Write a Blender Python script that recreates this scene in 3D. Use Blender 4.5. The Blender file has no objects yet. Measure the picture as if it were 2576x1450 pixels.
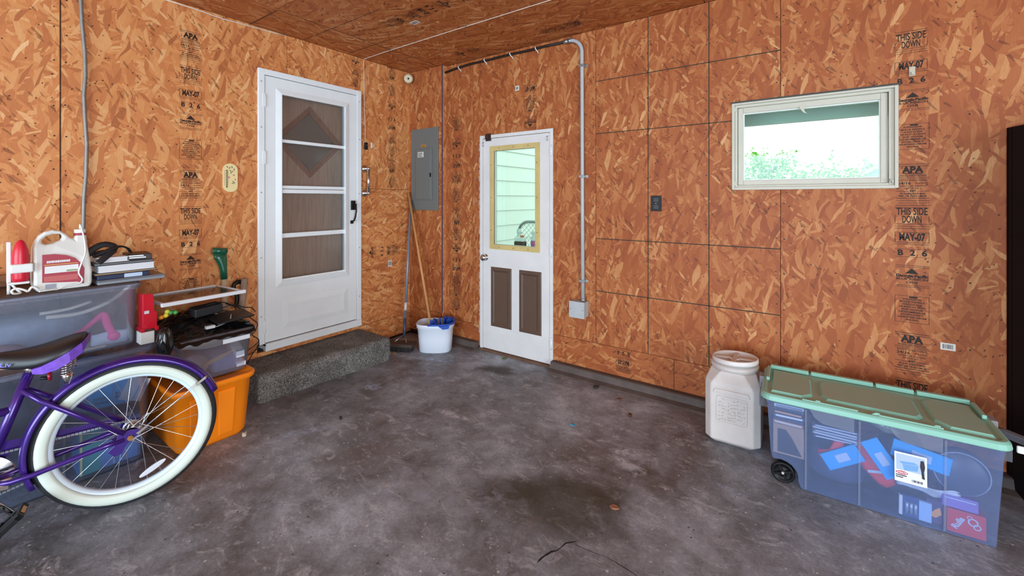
import bpy, bmesh, math, random
from mathutils import Vector, Matrix
random.seed(7)
scene = bpy.context.scene
COL = scene.collection
PI = math.pi

# ------------------------------------------------------------------ camera
CAM = Vector((3.4732, -3.0955, 1.4017)); YAW = 0.6178
cd = bpy.data.cameras.new('camera'); cam = bpy.data.objects.new('camera', cd); COL.objects.link(cam)
cam.location = CAM; cam.rotation_euler = (PI/2, 0, YAW)
cd.sensor_width = 36.0; cd.sensor_fit = 'HORIZONTAL'
cd.lens = 36.0*1080.25/2576.0
cd.shift_y = -(725.0-500.46)/2576.0
cd.clip_start = 0.05; cd.clip_end = 200
scene.camera = cam

# ------------------------------------------------------------------ world, daylight, exposure
world = bpy.data.worlds.new('world'); scene.world = world; world.use_nodes = True
bg = world.node_tree.nodes['Background']; bg.inputs[0].default_value = (0.93, 0.97, 1.0, 1); bg.inputs[1].default_value = 2.6

def area(name, loc, target, sx, sy, energy, color):
    l = bpy.data.lights.new(name, 'AREA'); l.shape = 'RECTANGLE'; l.size = sx; l.size_y = sy
    l.energy = energy; l.color = color
    o = bpy.data.objects.new(name, l); COL.objects.link(o); o.location = loc
    o.rotation_euler = (Vector(target)-Vector(loc)).to_track_quat('-Z', 'Z').to_euler()
    return o
# daylight coming in through the open overhead garage doors: one in the wall facing the house, one in the wall behind the camera
area('daylight_garage_door', (7.55, -4.3, 1.15), (0, -4.3, 1.15), 4.6, 2.2, 375, (0.78, 0.91, 1.0))
area('daylight_back_door', (3.0, -7.75, 1.2), (3.0, 0, 1.2), 4.6, 2.3, 350, (0.60, 0.82, 1.0))

vs = scene.view_settings
scene.display_settings.display_device = 'sRGB'
vs.view_transform = 'Standard'; vs.look = 'None'; vs.exposure = 0.0; vs.gamma = 1.0
vs.use_curve_mapping = False
scene.cycles.transparent_max_bounces = 20
scene.cycles.use_adaptive_sampling = True; scene.cycles.adaptive_threshold = 0.02
scene.cycles.max_bounces = 7
scene.cycles.diffuse_bounces = 4

# ------------------------------------------------------------------ materials
def lin(c):
    if isinstance(c, str):
        c = tuple(int(c[i:i+2], 16)/255 for i in (0, 2, 4))
    return tuple((x/12.92 if x <= 0.04045 else ((x+0.055)/1.055)**2.4) for x in c) + (1.0,)

class NT:
    def __init__(s, name):
        s.m = bpy.data.materials.new(name); s.m.use_nodes = True
        s.t = s.m.node_tree; s.n = s.t.nodes; s.b = s.n['Principled BSDF']; s.out = s.n['Material Output']
    def new(s, typ, **kw):
        n = s.n.new(typ)
        for k, v in kw.items():
            if k == 'inp':
                for a, b in v.items():
                    n.inputs[a].default_value = b
            else: setattr(n, k, v)
        return n
    def link(s, a, b): s.t.links.new(a, b)
    def math(s, op, a, b=None, clamp=False):
        n = s.new('ShaderNodeMath', operation=op, use_clamp=clamp)
        for i, x in enumerate((a, b)):
            if x is None: continue
            if isinstance(x, (int, float)): n.inputs[i].default_value = x
            else: s.link(x, n.inputs[i])
        return n.outputs[0]
    def mix(s, f, a, b, blend='MIX'):
        n = s.new('ShaderNodeMix', data_type='RGBA', blend_type=blend)
        for sock, x in ((n.inputs[0], f), (n.inputs[6], a), (n.inputs[7], b)):
            if isinstance(x, (int, float)): sock.default_value = x
            elif isinstance(x, tuple): sock.default_value = x
            else: s.link(x, sock)
        return n.outputs[2]
    def ramp(s, f, stops, interp='LINEAR'):
        n = s.new('ShaderNodeValToRGB'); r = n.color_ramp; r.interpolation = interp
        while len(r.elements) < len(stops): r.elements.new(0.5)
        for e, (p, c) in zip(r.elements, stops): e.position = p; e.color = c if len(c) == 4 else lin(c)
        s.link(f, n.inputs[0]); return n.outputs[0]
    def noise(s, scale, detail=3, rough=0.6, vec=None, dist=0.0):
        n = s.new('ShaderNodeTexNoise', inp={'Scale': scale, 'Detail': detail, 'Roughness': rough, 'Distortion': dist})
        if vec is not None: s.link(vec, n.inputs['Vector'])
        return n.outputs[0]

MATS = {}
def mat(name, color, rough=0.5, metal=0.0, spec=0.5, var=0.0, vscale=12, bump=0.0, coat=0.0, trans=0.0):
    if name in MATS: return MATS[name]
    k = NT(name); b = k.b
    b.inputs['Base Color'].default_value = lin(color); b.inputs['Roughness'].default_value = rough
    b.inputs['Metallic'].default_value = metal; b.inputs['Specular IOR Level'].default_value = spec
    b.inputs['Coat Weight'].default_value = coat
    if var or bump:
        tc = k.new('ShaderNodeTexCoord')
        nz = k.noise(vscale, 5, 0.65, tc.outputs['Object'])
        if var:
            c = lin(color); dk = tuple(x*(1-var) for x in c[:3])+(1,); lt = tuple(min(1, x*(1+var*0.5)) for x in c[:3])+(1,)
            k.link(k.ramp(nz, [(0.3, dk), (0.7, lt)]), b.inputs['Base Color'])
        if bump:
            bp = k.new('ShaderNodeBump', inp={'Strength': bump, 'Distance': 0.01}); k.link(nz, bp.inputs['Height']); k.link(bp.outputs[0], b.inputs['Normal'])
    MATS[name] = k.m
    return k.m

def clear_plastic(name, tint, milky, amount, gloss=0.06, rough=0.12):
    k = NT(name); n = k.n
    tr = k.new('ShaderNodeBsdfTransparent'); tr.inputs[0].default_value = lin(tint)
    df = k.new('ShaderNodeBsdfDiffuse'); df.inputs[0].default_value = lin(milky)
    tl = k.new('ShaderNodeBsdfTranslucent'); tl.inputs[0].default_value = lin(milky)
    gl = k.new('ShaderNodeBsdfGlossy'); gl.inputs['Roughness'].default_value = rough
    m0 = k.new('ShaderNodeMixShader'); m0.inputs[0].default_value = 0.35; k.link(df.outputs[0], m0.inputs[1]); k.link(tl.outputs[0], m0.inputs[2])
    m1 = k.new('ShaderNodeMixShader'); m1.inputs[0].default_value = amount; k.link(tr.outputs[0], m1.inputs[1]); k.link(m0.outputs[0], m1.inputs[2])
    fr = k.new('ShaderNodeFresnel'); fr.inputs[0].default_value = 1.45
    ad = k.math('MULTIPLY', fr.outputs[0], gloss*12, True)
    m2 = k.new('ShaderNodeMixShader'); k.link(ad, m2.inputs[0]); k.link(m1.outputs[0], m2.inputs[1]); k.link(gl.outputs[0], m2.inputs[2])
    k.link(m2.outputs[0], k.out.inputs[0])
    return k.m

def osb(name, stops, seed=0.0, rough=0.55):
    """oriented strand board: layers of stretched cells, each layer turned another way and covering only part of the board"""
    k = NT(name)
    uv = k.new('ShaderNodeUVMap').outputs[0]
    warp = k.new('ShaderNodeTexNoise', noise_dimensions='2D', inp={'Scale': 5.0, 'Detail': 1.0})
    k.link(uv, warp.inputs['Vector'])
    sub = k.new('ShaderNodeVectorMath', operation='SUBTRACT'); k.link(warp.outputs['Color'], sub.inputs[0]); sub.inputs[1].default_value = (0.5, 0.5, 0.5)
    sca = k.new('ShaderNodeVectorMath', operation='SCALE'); sca.inputs['Scale'].default_value = 0.045; k.link(sub.outputs[0], sca.inputs[0])
    add = k.new('ShaderNodeVectorMath', operation='ADD'); k.link(uv, add.inputs[0]); k.link(sca.outputs[0], add.inputs[1])
    def cells(ang, length, width, off):
        mp = k.new('ShaderNodeMapping', vector_type='TEXTURE')
        mp.inputs['Location'].default_value = (off, off*1.7, 0); mp.inputs['Rotation'].default_value = (0, 0, math.radians(ang))
        mp.inputs['Scale'].default_value = (width*1.2, length*1.25, 1)
        k.link(add.outputs[0], mp.inputs['Vector'])
        v = k.new('ShaderNodeTexVoronoi', voronoi_dimensions='2D', inp={'Scale': 1.0, 'Randomness': 1.0}); k.link(mp.outputs[0], v.inputs['Vector'])
        sp = k.new('ShaderNodeSeparateColor'); k.link(v.outputs['Color'], sp.inputs[0])
        return sp.outputs, v.outputs['Distance']
    base, bd = cells(3, 0.13, 0.030, 0.3+seed)
    tone = k.math('ADD', k.math('MULTIPLY', base[0], 0.40), 0.28)
    for i, (ang, ln, wd, th, amp) in enumerate([(-36, 0.085, 0.020, 0.72, 0.55), (24, 0.10, 0.022, 0.70, 0.5), (76, 0.06, 0.014, 0.84, 0.6), (-60, 0.055, 0.012, 0.84, 0.7), (8, 0.12, 0.020, 0.70, 0.6), (-14, 0.11, 0.026, 0.72, 0.7), (46, 0.05, 0.013, 0.88, 0.75), (-22, 0.075, 0.015, 0.88, 0.85)]):
        o, d = cells(ang, ln, wd, 1.3*i+0.7+seed)
        sel = k.math('GREATER_THAN', o[1], th)
        t2 = k.math('ADD', k.math('MULTIPLY', o[0], amp), 0.5-amp/2)
        n = k.new('ShaderNodeMix', data_type='FLOAT'); k.link(sel, n.inputs[0]); k.link(tone, n.inputs[2]); k.link(t2, n.inputs[3]); tone = n.outputs[0]
    # grain along the board
    mp = k.new('ShaderNodeMapping'); mp.inputs['Scale'].default_value = (260, 26, 1); k.link(add.outputs[0], mp.inputs[0])
    gr = k.new('ShaderNodeTexNoise', noise_dimensions='2D', inp={'Scale': 1.0, 'Detail': 2.0}); k.link(mp.outputs[0], gr.inputs['Vector'])
    tone = k.math('ADD', k.math('MULTIPLY', tone, 0.80), k.math('MULTIPLY', gr.outputs[0], 0.20))
    big = k.new('ShaderNodeTexNoise', noise_dimensions='2D', inp={'Scale': 2.2, 'Detail': 2.0}); k.link(uv, big.inputs['Vector'])
    tone = k.math('ADD', tone, k.math('MULTIPLY', k.math('SUBTRACT', big.outputs[0], 0.5), 0.25))
    col = k.ramp(tone, stops)
    # dark slivers and knots
    o, d = cells(35, 0.030, 0.008, 9.1+seed)
    s1 = k.math('GREATER_THAN', o[1], 0.972)
    o2, d2 = cells(-50, 0.010, 0.007, 5.3+seed)
    s2 = k.math('MULTIPLY', k.math('GREATER_THAN', o2[1], 0.991), k.math('LESS_THAN', d2, 0.42))
    dk = k.math('MAXIMUM', k.math('MULTIPLY', s1, 0.5), k.math('MULTIPLY', s2, 0.85))
    col = k.mix(dk, col, lin('4a2212'))
    k.link(col, k.b.inputs['Base Color']); k.b.inputs['Roughness'].default_value = rough; k.b.inputs['Specular IOR Level'].default_value = 0.3
    bp = k.new('ShaderNodeBump', inp={'Strength': 0.35, 'Distance': 0.0015}); k.link(tone, bp.inputs['Height']); k.link(bp.outputs[0], k.b.inputs['Normal'])
    return k.m
OSB = osb('strand_board', [(0.02, '8c4d29'), (0.22, 'b0683c'), (0.42, 'c97d49'), (0.58, 'd48e55'), (0.75, 'dea46c'), (0.95, 'f0c898')])
OSB_WALL = osb('strand_board_shaded', [(0.02, '78401f'), (0.22, '934c28'), (0.42, '9f562d'), (0.58, 'aa6336'), (0.75, 'bc7e4c'), (0.95, 'dcac78')], 3.0)  # left wall's board with the right wall's weaker light darkened into its colours
OSB_CEIL = osb('strand_board_ceiling', [(0.02, '6c3016'), (0.22, '9a532b'), (0.42, 'ad6434'), (0.58, 'b76f3d'), (0.75, 'c78855'), (0.95, 'e8bc8c')], 6.0)

def ink(name, color, wear):
    k = NT(name); tc = k.new('ShaderNodeTexCoord')
    nz = k.noise(26, 4, 0.7, tc.outputs['Object'])
    k.b.inputs['Base Color'].default_value = lin(color); k.b.inputs['Roughness'].default_value = 0.7
    tr = k.new('ShaderNodeBsdfTransparent'); mx = k.new('ShaderNodeMixShader')
    f = k.ramp(nz, [(0.30+wear-0.06, (0.9, 0.9, 0.9, 1)), (0.30+wear+0.10, (0.04, 0.04, 0.04, 1))])
    k.link(f, mx.inputs[0]); k.link(tr.outputs[0], mx.inputs[2]); k.link(k.b.outputs[0], mx.inputs[1])
    k.link(mx.outputs[0], k.out.inputs[0])
    return k.m
INK = ink('stamp_ink', '20130d', 0.02)
LINE_INK = ink('guide_seam_ink', '2b2a1c', 0.0)

# ------------------------------------------------------------------ mesh helpers
class MB:
    def __init__(s): s.v = []; s.f = []; s.uv = []; s.has_uv = False; s.sm = []
    def add(s, vs, fs, smooth=False, uvs=None):
        o = len(s.v); s.v += [tuple(v) for v in vs]
        for i, f in enumerate(fs):
            s.f.append(tuple(o+j for j in f)); s.sm.append(smooth)
            if uvs: s.uv.append(uvs[i]); s.has_uv = True
            else: s.uv.append(None)
        return s
    def box(s, a, b, M=None):
        (x0, y0, z0), (x1, y1, z1) = a, b
        vs = [Vector(p) for p in ((x0,y0,z0),(x1,y0,z0),(x1,y1,z0),(x0,y1,z0),(x0,y0,z1),(x1,y0,z1),(x1,y1,z1),(x0,y1,z1))]
        if M: vs = [M @ v for v in vs]
        return s.add(vs, [(0,3,2,1),(4,5,6,7),(0,1,5,4),(1,2,6,5),(2,3,7,6),(3,0,4,7)])
    def cbox(s, c, d, M=None):
        return s.box(tuple(c[i]-d[i]/2 for i in range(3)), tuple(c[i]+d[i]/2 for i in range(3)), M)
    def cyl(s, p0, p1, r0, r1=None, n=12, caps=True, smooth=True):
        r1 = r0 if r1 is None else r1
        p0 = Vector(p0); p1 = Vector(p1); q = (p1-p0).to_track_quat('Z', 'Y')
        ring = lambda p, r: [p + q @ Vector((r*math.cos(2*PI*i/n), r*math.sin(2*PI*i/n), 0)) for i in range(n)]
        s.add(ring(p0, r0)+ring(p1, r1), [(i, (i+1) % n, n+(i+1) % n, n+i) for i in range(n)], smooth)
        if caps:
            if r0 > 1e-5: s.add(ring(p0, r0), [tuple(range(n-1, -1, -1))])
            if r1 > 1e-5: s.add(ring(p1, r1), [tuple(range(n))])
        return s
    def tube(s, pts, r, n=8, closed=False, flat=1.0, caps=True, up=None, sp=0):
        P = [Vector(p) for p in pts]; m = len(P); rr = list(r) if isinstance(r, (list, tuple)) else [r]*m
        if sp:          # Catmull-Rom through the points
            Q, R = [], []
            for i in range(m-1):
                p0, p1, p2, p3 = P[max(i-1, 0)], P[i], P[i+1], P[min(i+2, m-1)]
                for k in range(sp):
                    u = k/sp; Q.append(0.5*((2*p1)+(p2-p0)*u+(2*p0-5*p1+4*p2-p3)*u*u+(3*p1-p0-3*p2+p3)*u**3)); R.append(rr[i]*(1-u)+rr[i+1]*u)
            Q.append(P[-1]); R.append(rr[-1]); P, rr, m = Q, R, len(Q)
        vs = []; N = None
        for i in range(m):
            t = (P[(i+1) % m]-P[i-1]) if closed else (P[min(i+1, m-1)]-P[max(i-1, 0)])
            t.normalize()
            if up is not None: N = Vector(up); N = (N - t*N.dot(t)).normalized()
            elif N is None:
                N = Vector((0, 0, 1)) if abs(t.z) < 0.9 else Vector((1, 0, 0)); N = (N - t*N.dot(t)).normalized()
            else: N = (N - t*N.dot(t)).normalized()
            B = t.cross(N)
            for j in range(n):
                a = 2*PI*j/n; vs.append(P[i] + N*(rr[i]*math.cos(a)) + B*(rr[i]*flat*math.sin(a)))
        fs = []
        for i in range(m if closed else m-1):
            for j in range(n):
                a, b = i*n+j, i*n+(j+1) % n; c, d = ((i+1) % m)*n+(j+1) % n, ((i+1) % m)*n+j
                fs.append((a, b, c, d))
        s.add(vs, fs, True)
        if not closed and caps:
            s.add(vs[:n], [tuple(range(n-1, -1, -1))]); s.add(vs[-n:], [tuple(range(n))])
        return s
    def lathe(s, prof, n=24, M=None, smooth=True):
        M = M or Matrix.Identity(4); vs = []
        for r, z in prof:
            vs += [M @ Vector((r*math.cos(2*PI*i/n), r*math.sin(2*PI*i/n), z)) for i in range(n)]
        fs = [(k*n+i, k*n+(i+1) % n, (k+1)*n+(i+1) % n, (k+1)*n+i) for k in range(len(prof)-1) for i in range(n)]
        s.add(vs, fs, smooth)
        return s
    def prism(s, poly, h0, h1, M=None, smooth=False):
        """polygon in the xy plane pushed from z=h0 to z=h1, then moved by M"""
        n = len(poly); M = M or Matrix.Identity(4)
        vs = [M @ Vector((x, y, h0)) for x, y in poly] + [M @ Vector((x, y, h1)) for x, y in poly]
        s.add(vs, [tuple(range(n-1, -1, -1)), tuple(range(n, 2*n))] )
        s.add(vs, [(i, (i+1) % n, n+(i+1) % n, n+i) for i in range(n)], smooth)
        return s
    def loft(s, rings, cap0=True, cap1=True, smooth=True, closed=True):
        n = len(rings[0]); vs = [p for r in rings for p in r]
        m = n if closed else n-1
        s.add(vs, [(k*n+i, k*n+(i+1) % n, (k+1)*n+(i+1) % n, (k+1)*n+i) for k in range(len(rings)-1) for i in range(m)], smooth)
        if cap0: s.add(rings[0], [tuple(range(n-1, -1, -1))])
        if cap1: s.add(rings[-1], [tuple(range(n))])
        return s
    def ball(s, c, r, n=12, m=8, M=None):
        r = r if isinstance(r, tuple) else (r, r, r); c = Vector(c)
        rings = []
        for k in range(1, m):
            a = PI*k/m
            rings.append([c + (M or Matrix.Identity(3)) @ Vector((r[0]*math.sin(a)*math.cos(2*PI*i/n), r[1]*math.sin(a)*math.sin(2*PI*i/n), -r[2]*math.cos(a))) for i in range(n)])
        return s.loft(rings)
    def build(s, name, material, parent=None, bevel=0.0, seg=2, merge=True, solidify=0.0, subsurf=0, keep_smooth=False):
        me = bpy.data.meshes.new(name); me.from_pydata(s.v, [], s.f)
        if s.has_uv:
            ul = me.uv_layers.new(name='UVMap')
            for p, uvs in zip(me.polygons, s.uv):
                if uvs:
                    for li, uvc in zip(p.loop_indices, uvs): ul.data[li].uv = uvc
        for p, sm in zip(me.polygons, s.sm): p.use_smooth = sm
        if merge and not s.has_uv:
            bm = bmesh.new(); bm.from_mesh(me); bmesh.ops.remove_doubles(bm, verts=bm.verts, dist=1e-5)
            bmesh.ops.recalc_face_normals(bm, faces=bm.faces); bm.to_mesh(me); bm.free()
        me.materials.append(material); me.update()
        o = bpy.data.objects.new(name, me); COL.objects.link(o)
        if parent: o.parent = parent
        if subsurf:
            md = o.modifiers.new('sub', 'SUBSURF'); md.levels = md.render_levels = subsurf
        if solidify:
            md = o.modifiers.new('sol', 'SOLIDIFY'); md.thickness = solidify; md.offset = 0
        if bevel:
            md = o.modifiers.new('bev', 'BEVEL'); md.width = bevel; md.segments = seg; md.limit_method = 'ANGLE'; md.angle_limit = math.radians(40)
            md.harden_normals = False
        return o

def empty(name, loc=(0, 0, 0), rz=0.0, rot=None):
    o = bpy.data.objects.new(name, None); COL.objects.link(o); o.location = loc
    o.rotation_euler = rot if rot else (0, 0, rz); o.empty_display_size = 0.05
    return o
def tag(o, label, cat, group=None, kind=None):
    o['label'] = label; o['category'] = cat
    if group: o['group'] = group
    if kind: o['kind'] = kind
    return o
def thing(name, label, cat, loc=(0, 0, 0), rz=0.0, group=None, rot=None):
    return tag(empty(name, loc, rz, rot), label, cat, group)
def struct(o): o['kind'] = 'structure'; return o
def lab(o, l): o['label'] = l; return o

_TC = {}
def glyphs(s_, bold=0.0, align='CENTER'):
    key = (s_, bold, align)
    if key not in _TC:
        cu = bpy.data.curves.new('t', 'FONT'); cu.body = s_; cu.size = 1.0; cu.align_x = align; cu.align_y = 'CENTER'; cu.offset = bold*1.5+0.006; cu.resolution_u = 3
        o = bpy.data.objects.new('t', cu); COL.objects.link(o)
        dg = bpy.context.evaluated_depsgraph_get(); me = bpy.data.meshes.new_from_object(o.evaluated_get(dg))
        _TC[key] = ([tuple(v.co) for v in me.vertices], [tuple(p.vertices) for p in me.polygons])
        bpy.data.objects.remove(o); bpy.data.curves.remove(cu); bpy.data.meshes.remove(me)
    return _TC[key]
def write(mb, s_, size, x, y, M, bold=0.0, width=None, z=0.0, align='CENTER'):
    """flat lettering in the plane of M (x right, y up, z out of the surface)"""
    vs, fs = glyphs(s_, bold, align); size *= 1.08
    if not vs: return
    sx = size
    if width:
        w = max(v[0] for v in vs)-min(v[0] for v in vs); sx = width/w
    mb.add([M @ Vector((v[0]*sx+x, v[1]*size+y, z)) for v in vs], fs)
def rect(mb, x0, y0, x1, y1, M, z=0.0):
    mb.add([M @ Vector(p) for p in ((x0, y0, z), (x1, y0, z), (x1, y1, z), (x0, y1, z))], [(0, 1, 2, 3)])
def poly(mb, pts, M, z=0.0):
    mb.add([M @ Vector((x, y, z)) for x, y in pts], [tuple(range(len(pts)))])
def frame_mat(origin, xdir, ydir):
    x = Vector(xdir).normalized(); y = Vector(ydir).normalized(); z = x.cross(y)
    M = Matrix.Identity(4)
    for i in range(3): M[i][0] = x[i]; M[i][1] = y[i]; M[i][2] = z[i]; M[i][3] = origin[i]
    return M
ML = frame_mat((0, 0, 0), (0, 1, 0), (0, 0, 1))        # left wall: right = +y, up = z, out = +x
MR = frame_mat((0, 0, 0), (1, 0, 0), (0, 0, 1))        # right wall: right = +x, up = z, out = -y
H = 2.7164
# ------------------------------------------------------------------ room shell
def floor_material():
    k = NT('worn_concrete'); tc = k.new('ShaderNodeTexCoord').outputs['Object']
    a = k.noise(1.3, 6, 0.62, tc, 0.4); b = k.noise(7.0, 6, 0.7, tc, 0.3); c = k.noise(70, 5, 0.8, tc)
    base = k.ramp(k.math('ADD', k.math('MULTIPLY', a, 0.6), k.math('MULTIPLY', b, 0.4)), [(0.36, '4c4a46'), (0.45, '6d7076'), (0.54, '8a909a'), (0.66, 'b2bcca')])
    # reddish old paint showing in places
    pr = k.noise(2.1, 5, 0.65, k.new('ShaderNodeMapping', inp={'Location': (3.1, 1.7, 0)}).outputs[0])
    m2 = k.new('ShaderNodeMapping'); m2.inputs['Location'].default_value = (5.2, 2.4, 0); k.link(tc, m2.inputs[0])
    p2 = k.ramp(k.noise(1.9, 5, 0.65, m2.outputs[0], 0.5), [(0.48, (0, 0, 0, 1)), (0.72, (0.5, 0.5, 0.5, 1))])
    base = k.mix(p2, base, lin('64564f'))
    # pale scuffs
    m3 = k.new('ShaderNodeMapping'); m3.inputs['Location'].default_value = (1.2, 8.4, 0); m3.inputs['Scale'].default_value = (1, 1.6, 1); k.link(tc, m3.inputs[0])
    sc = k.ramp(k.noise(8.0, 9, 0.8, m3.outputs[0], 0.8), [(0.53, (0, 0, 0, 1)), (0.66, (0.6, 0.6, 0.6, 1))])
    base = k.mix(sc, base, lin('ccd0da'))
    # crumbs and grit
    v = k.new('ShaderNodeTexVoronoi', inp={'Scale': 42.0}); k.link(tc, v.inputs['Vector'])
    sp = k.new('ShaderNodeSeparateColor'); k.link(v.outputs['Color'], sp.inputs[0])
    g = k.math('MULTIPLY', k.math('LESS_THAN', v.outputs['Distance'], k.math('MULTIPLY', sp.outputs[1], 0.22)), k.math('GREATER_THAN', sp.outputs[0], 0.80))
    gd = k.math('MULTIPLY', k.math('LESS_THAN', v.outputs['Distance'], k.math('MULTIPLY', sp.outputs[1], 0.22)), k.math('LESS_THAN', sp.outputs[0], 0.13))
    base = k.mix(k.math('MULTIPLY', g, 0.8), base, lin('cfccc8')); base = k.mix(k.math('MULTIPLY', gd, 0.8), base, lin('2c2622'))
    fine = k.ramp(c, [(0.3, (0.70, 0.70, 0.70, 1)), (0.7, (1.22, 1.22, 1.22, 1))])
    base = k.mix(1.0, base, fine, 'MULTIPLY')
    k.link(base, k.b.inputs['Base Color'])
    k.link(k.ramp(a, [(0.35, (0.42, 0.42, 0.42, 1)), (0.65, (0.62, 0.62, 0.62, 1))]), k.b.inputs['Roughness'])
    bp = k.new('ShaderNodeBump', inp={'Strength': 0.35, 'Distance': 0.006}); k.link(k.math('ADD', b, k.math('MULTIPLY', c, 0.5)), bp.inputs['Height']); k.link(bp.outputs[0], k.b.inputs['Normal'])
    return k.m
FLOORM = floor_material()
EX, FY = 7.6, -7.8            # east wall and the wall behind the camera
m = MB(); m.box((-0.2, FY-0.2, -0.15), (EX+0.2, 0.2, 0.0)); floor = struct(m.build('floor', FLOORM))

backing = mat('dark_gap', '20140c', 0.9)
def board(name, poly2, M, thick, material, parent, along='y', inset=0.0016):
    """one sheet of strand board: bevelled outline, UVs in metres, strands along the given axis"""
    # shrink the outline by the joint
    n = len(poly2); P = [Vector((a, b)) for a, b in poly2]; Q = []
    area2 = sum(P[i].x*P[(i+1) % n].y-P[(i+1) % n].x*P[i].y for i in range(n))
    if area2 < 0: P.reverse()
    for i in range(n):
        d0 = (P[i]-P[i-1]).normalized(); d1 = (P[(i+1) % n]-P[i]).normalized()
        n0 = Vector((-d0.y, d0.x)); n1 = Vector((-d1.y, d1.x))
        Q.append(P[i] + (n0+n1)*inset/max(0.5, (1+n0.dot(n1))) if n0.dot(n1) < 0.99 else P[i]+n0*inset)
    ou, ov = random.uniform(0, 40), random.uniform(0, 40)
    def uv(p):
        u, v = (p.x, p.y) if along == 'y' else (p.y, -p.x)
        return (u+ou, v+ov)
    mb = MB(); fr = [M @ Vector((p.x, p.y, 0)) for p in Q]; bk = [M @ Vector((p.x, p.y, -thick)) for p in Q]
    mb.add(fr+bk, [tuple(range(n))]+[(i, n+i, n+(i+1) % n, (i+1) % n) for i in range(n)], False,
           [[uv(p) for p in Q]]+[[uv(Q[i]), uv(Q[i]), uv(Q[(i+1) % n]), uv(Q[(i+1) % n])] for i in range(n)])
    return mb.build(name, material, parent)
def R4(a0, b0, a1, b1): return [(a0, b0), (a1, b0), (a1, b1), (a0, b1)]
T = 0.011
D1 = (-1.5545, -0.6524, 0.226, 2.4009)       # storm door frame: y0 y1 z0 z1
D2 = (0.9078, 1.6915, 0.0, 1.9877)           # back door frame: x0 x1 z0 z1
W1 = (3.0239, 3.8303, 1.4601, 2.0189)        # window: x0 x1 z0 z1

# left wall: backing with the storm door opening cut out, then the sheets
g = 0.012
m = MB()
for (a0, b0, a1, b1) in ((FY, 0, D1[0]+g, H), (D1[1]-g, 0, 0.0, H), (D1[0]+g, 0, D1[1]-g, D1[2]+g), (D1[0]+g, D1[3]-g, D1[1]-g, H)):
    m.box((-0.14, a0, b0), (-T-0.001, a1, b1))
wall_left = struct(m.build('wall_left', backing))
PL = {}
PL['a'] = board('osb_panel', R4(-5.04, 0.02, -3.82, H), ML, T, OSB, wall_left)
PL['a0'] = board('osb_panel', R4(-6.26, 0.02, -5.04, H), ML, T, OSB, wall_left)
PL['a00'] = board('osb_panel', R4(FY, 0.02, -6.26, H), ML, T, OSB, wall_left)
PL['b'] = board('osb_panel', R4(-3.82, 0.28, -2.596, H), ML, T, OSB, wall_left)
PL['b2'] = board('osb_panel', R4(-3.82, 0.02, -2.596, 0.28), ML, T, OSB, wall_left, 'x')
PL['c'] = board('osb_panel', [(-2.596, 0.28), (D1[0], 0.28), (D1[0], D1[3]), (-1.33, D1[3]), (-1.33, H), (-2.596, H)], ML, T, OSB, wall_left)
PL['c2'] = board('osb_panel', R4(-2.596, 0.02, D1[0], 0.28), ML, T, OSB, wall_left, 'x')
PL['d'] = board('osb_panel', R4(-1.33, D1[3], -0.648, H), ML, T, OSB, wall_left)
PL['e'] = board('osb_panel', R4(-0.648, 1.496, 0.0, H), ML, T, OSB, wall_left)
PL['f'] = board('osb_panel', R4(-0.648, 0.215, 0.0, 1.496), ML, T, OSB, wall_left, 'x')
PL['g'] = board('osb_panel', R4(-0.648, 0.02, 0.0, 0.215), ML, T, OSB, wall_left, 'x')
PL['h'] = board('osb_panel', R4(D1[0], 0.02, -0.648, D1[2]), ML, T, OSB, wall_left, 'x')

# right wall
m = MB()
g2 = 0.010
for (a0, b0, a1, b1) in ((-0.14, 0, D2[0]+g2, H), (D2[0]+g2, D2[3]-g2, D2[1]-g2, H), (D2[1]-g2, 0, W1[0]+g2, H), (W1[0]+g2, 0, W1[1]-g2, W1[2]+g2), (W1[0]+g2, W1[3]-g2, W1[1]-g2, H), (W1[1]-g2, 0, EX+0.14, H)):
    m.box((a0, T+0.001, b0), (a1, 0.14, b1))
wall_right = struct(m.build('wall_right', backing))
s0, sz = 2.0723, 0.2807
PR = {}
PR['a'] = board('osb_panel', R4(0.40, 0.2235, 0.822, H), MR, T, OSB_WALL, wall_right)
PR['b'] = board('osb_panel', [(0.822, 0.2235), (D2[0], 0.2235), (D2[0], D2[3]), (D2[1], D2[3]), (D2[1], sz), (s0, sz), (s0, H), (0.822, H)], MR, T, OSB_WALL, wall_right)
PR['b2'] = board('osb_panel', R4(0.40, 0.03, D2[0], 0.2235), MR, T, OSB_WALL, wall_right, 'x')
PR['c'] = board('osb_panel', [(s0, sz), (3.291, sz), (3.291, W1[2]), (W1[0], W1[2]), (W1[0], W1[3]), (3.291, W1[3]), (3.291, H), (s0, H)], MR, T, OSB_WALL, wall_right)
PR['c2'] = board('osb_panel', R4(D2[1], 0.03, 2.66, sz), MR, T, OSB_WALL, wall_right, 'x')
PR['c3'] = board('osb_panel', R4(2.66, 0.03, 5.1, sz), MR, T, OSB_WALL, wall_right, 'x')
PR['d'] = board('osb_panel', [(3.291, sz), (4.51, sz), (4.51, H), (3.291, H), (3.291, W1[3]), (W1[1], W1[3]), (W1[1], W1[2]), (3.291, W1[2])], MR, T, OSB_WALL, wall_right)
PR['e'] = board('osb_panel', R4(4.51, sz, 5.73, H), MR, T, OSB_WALL, wall_right)
PR['f'] = board('osb_panel', R4(5.73, 0.03, EX, H), MR, T, OSB_WALL, wall_right)
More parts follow.
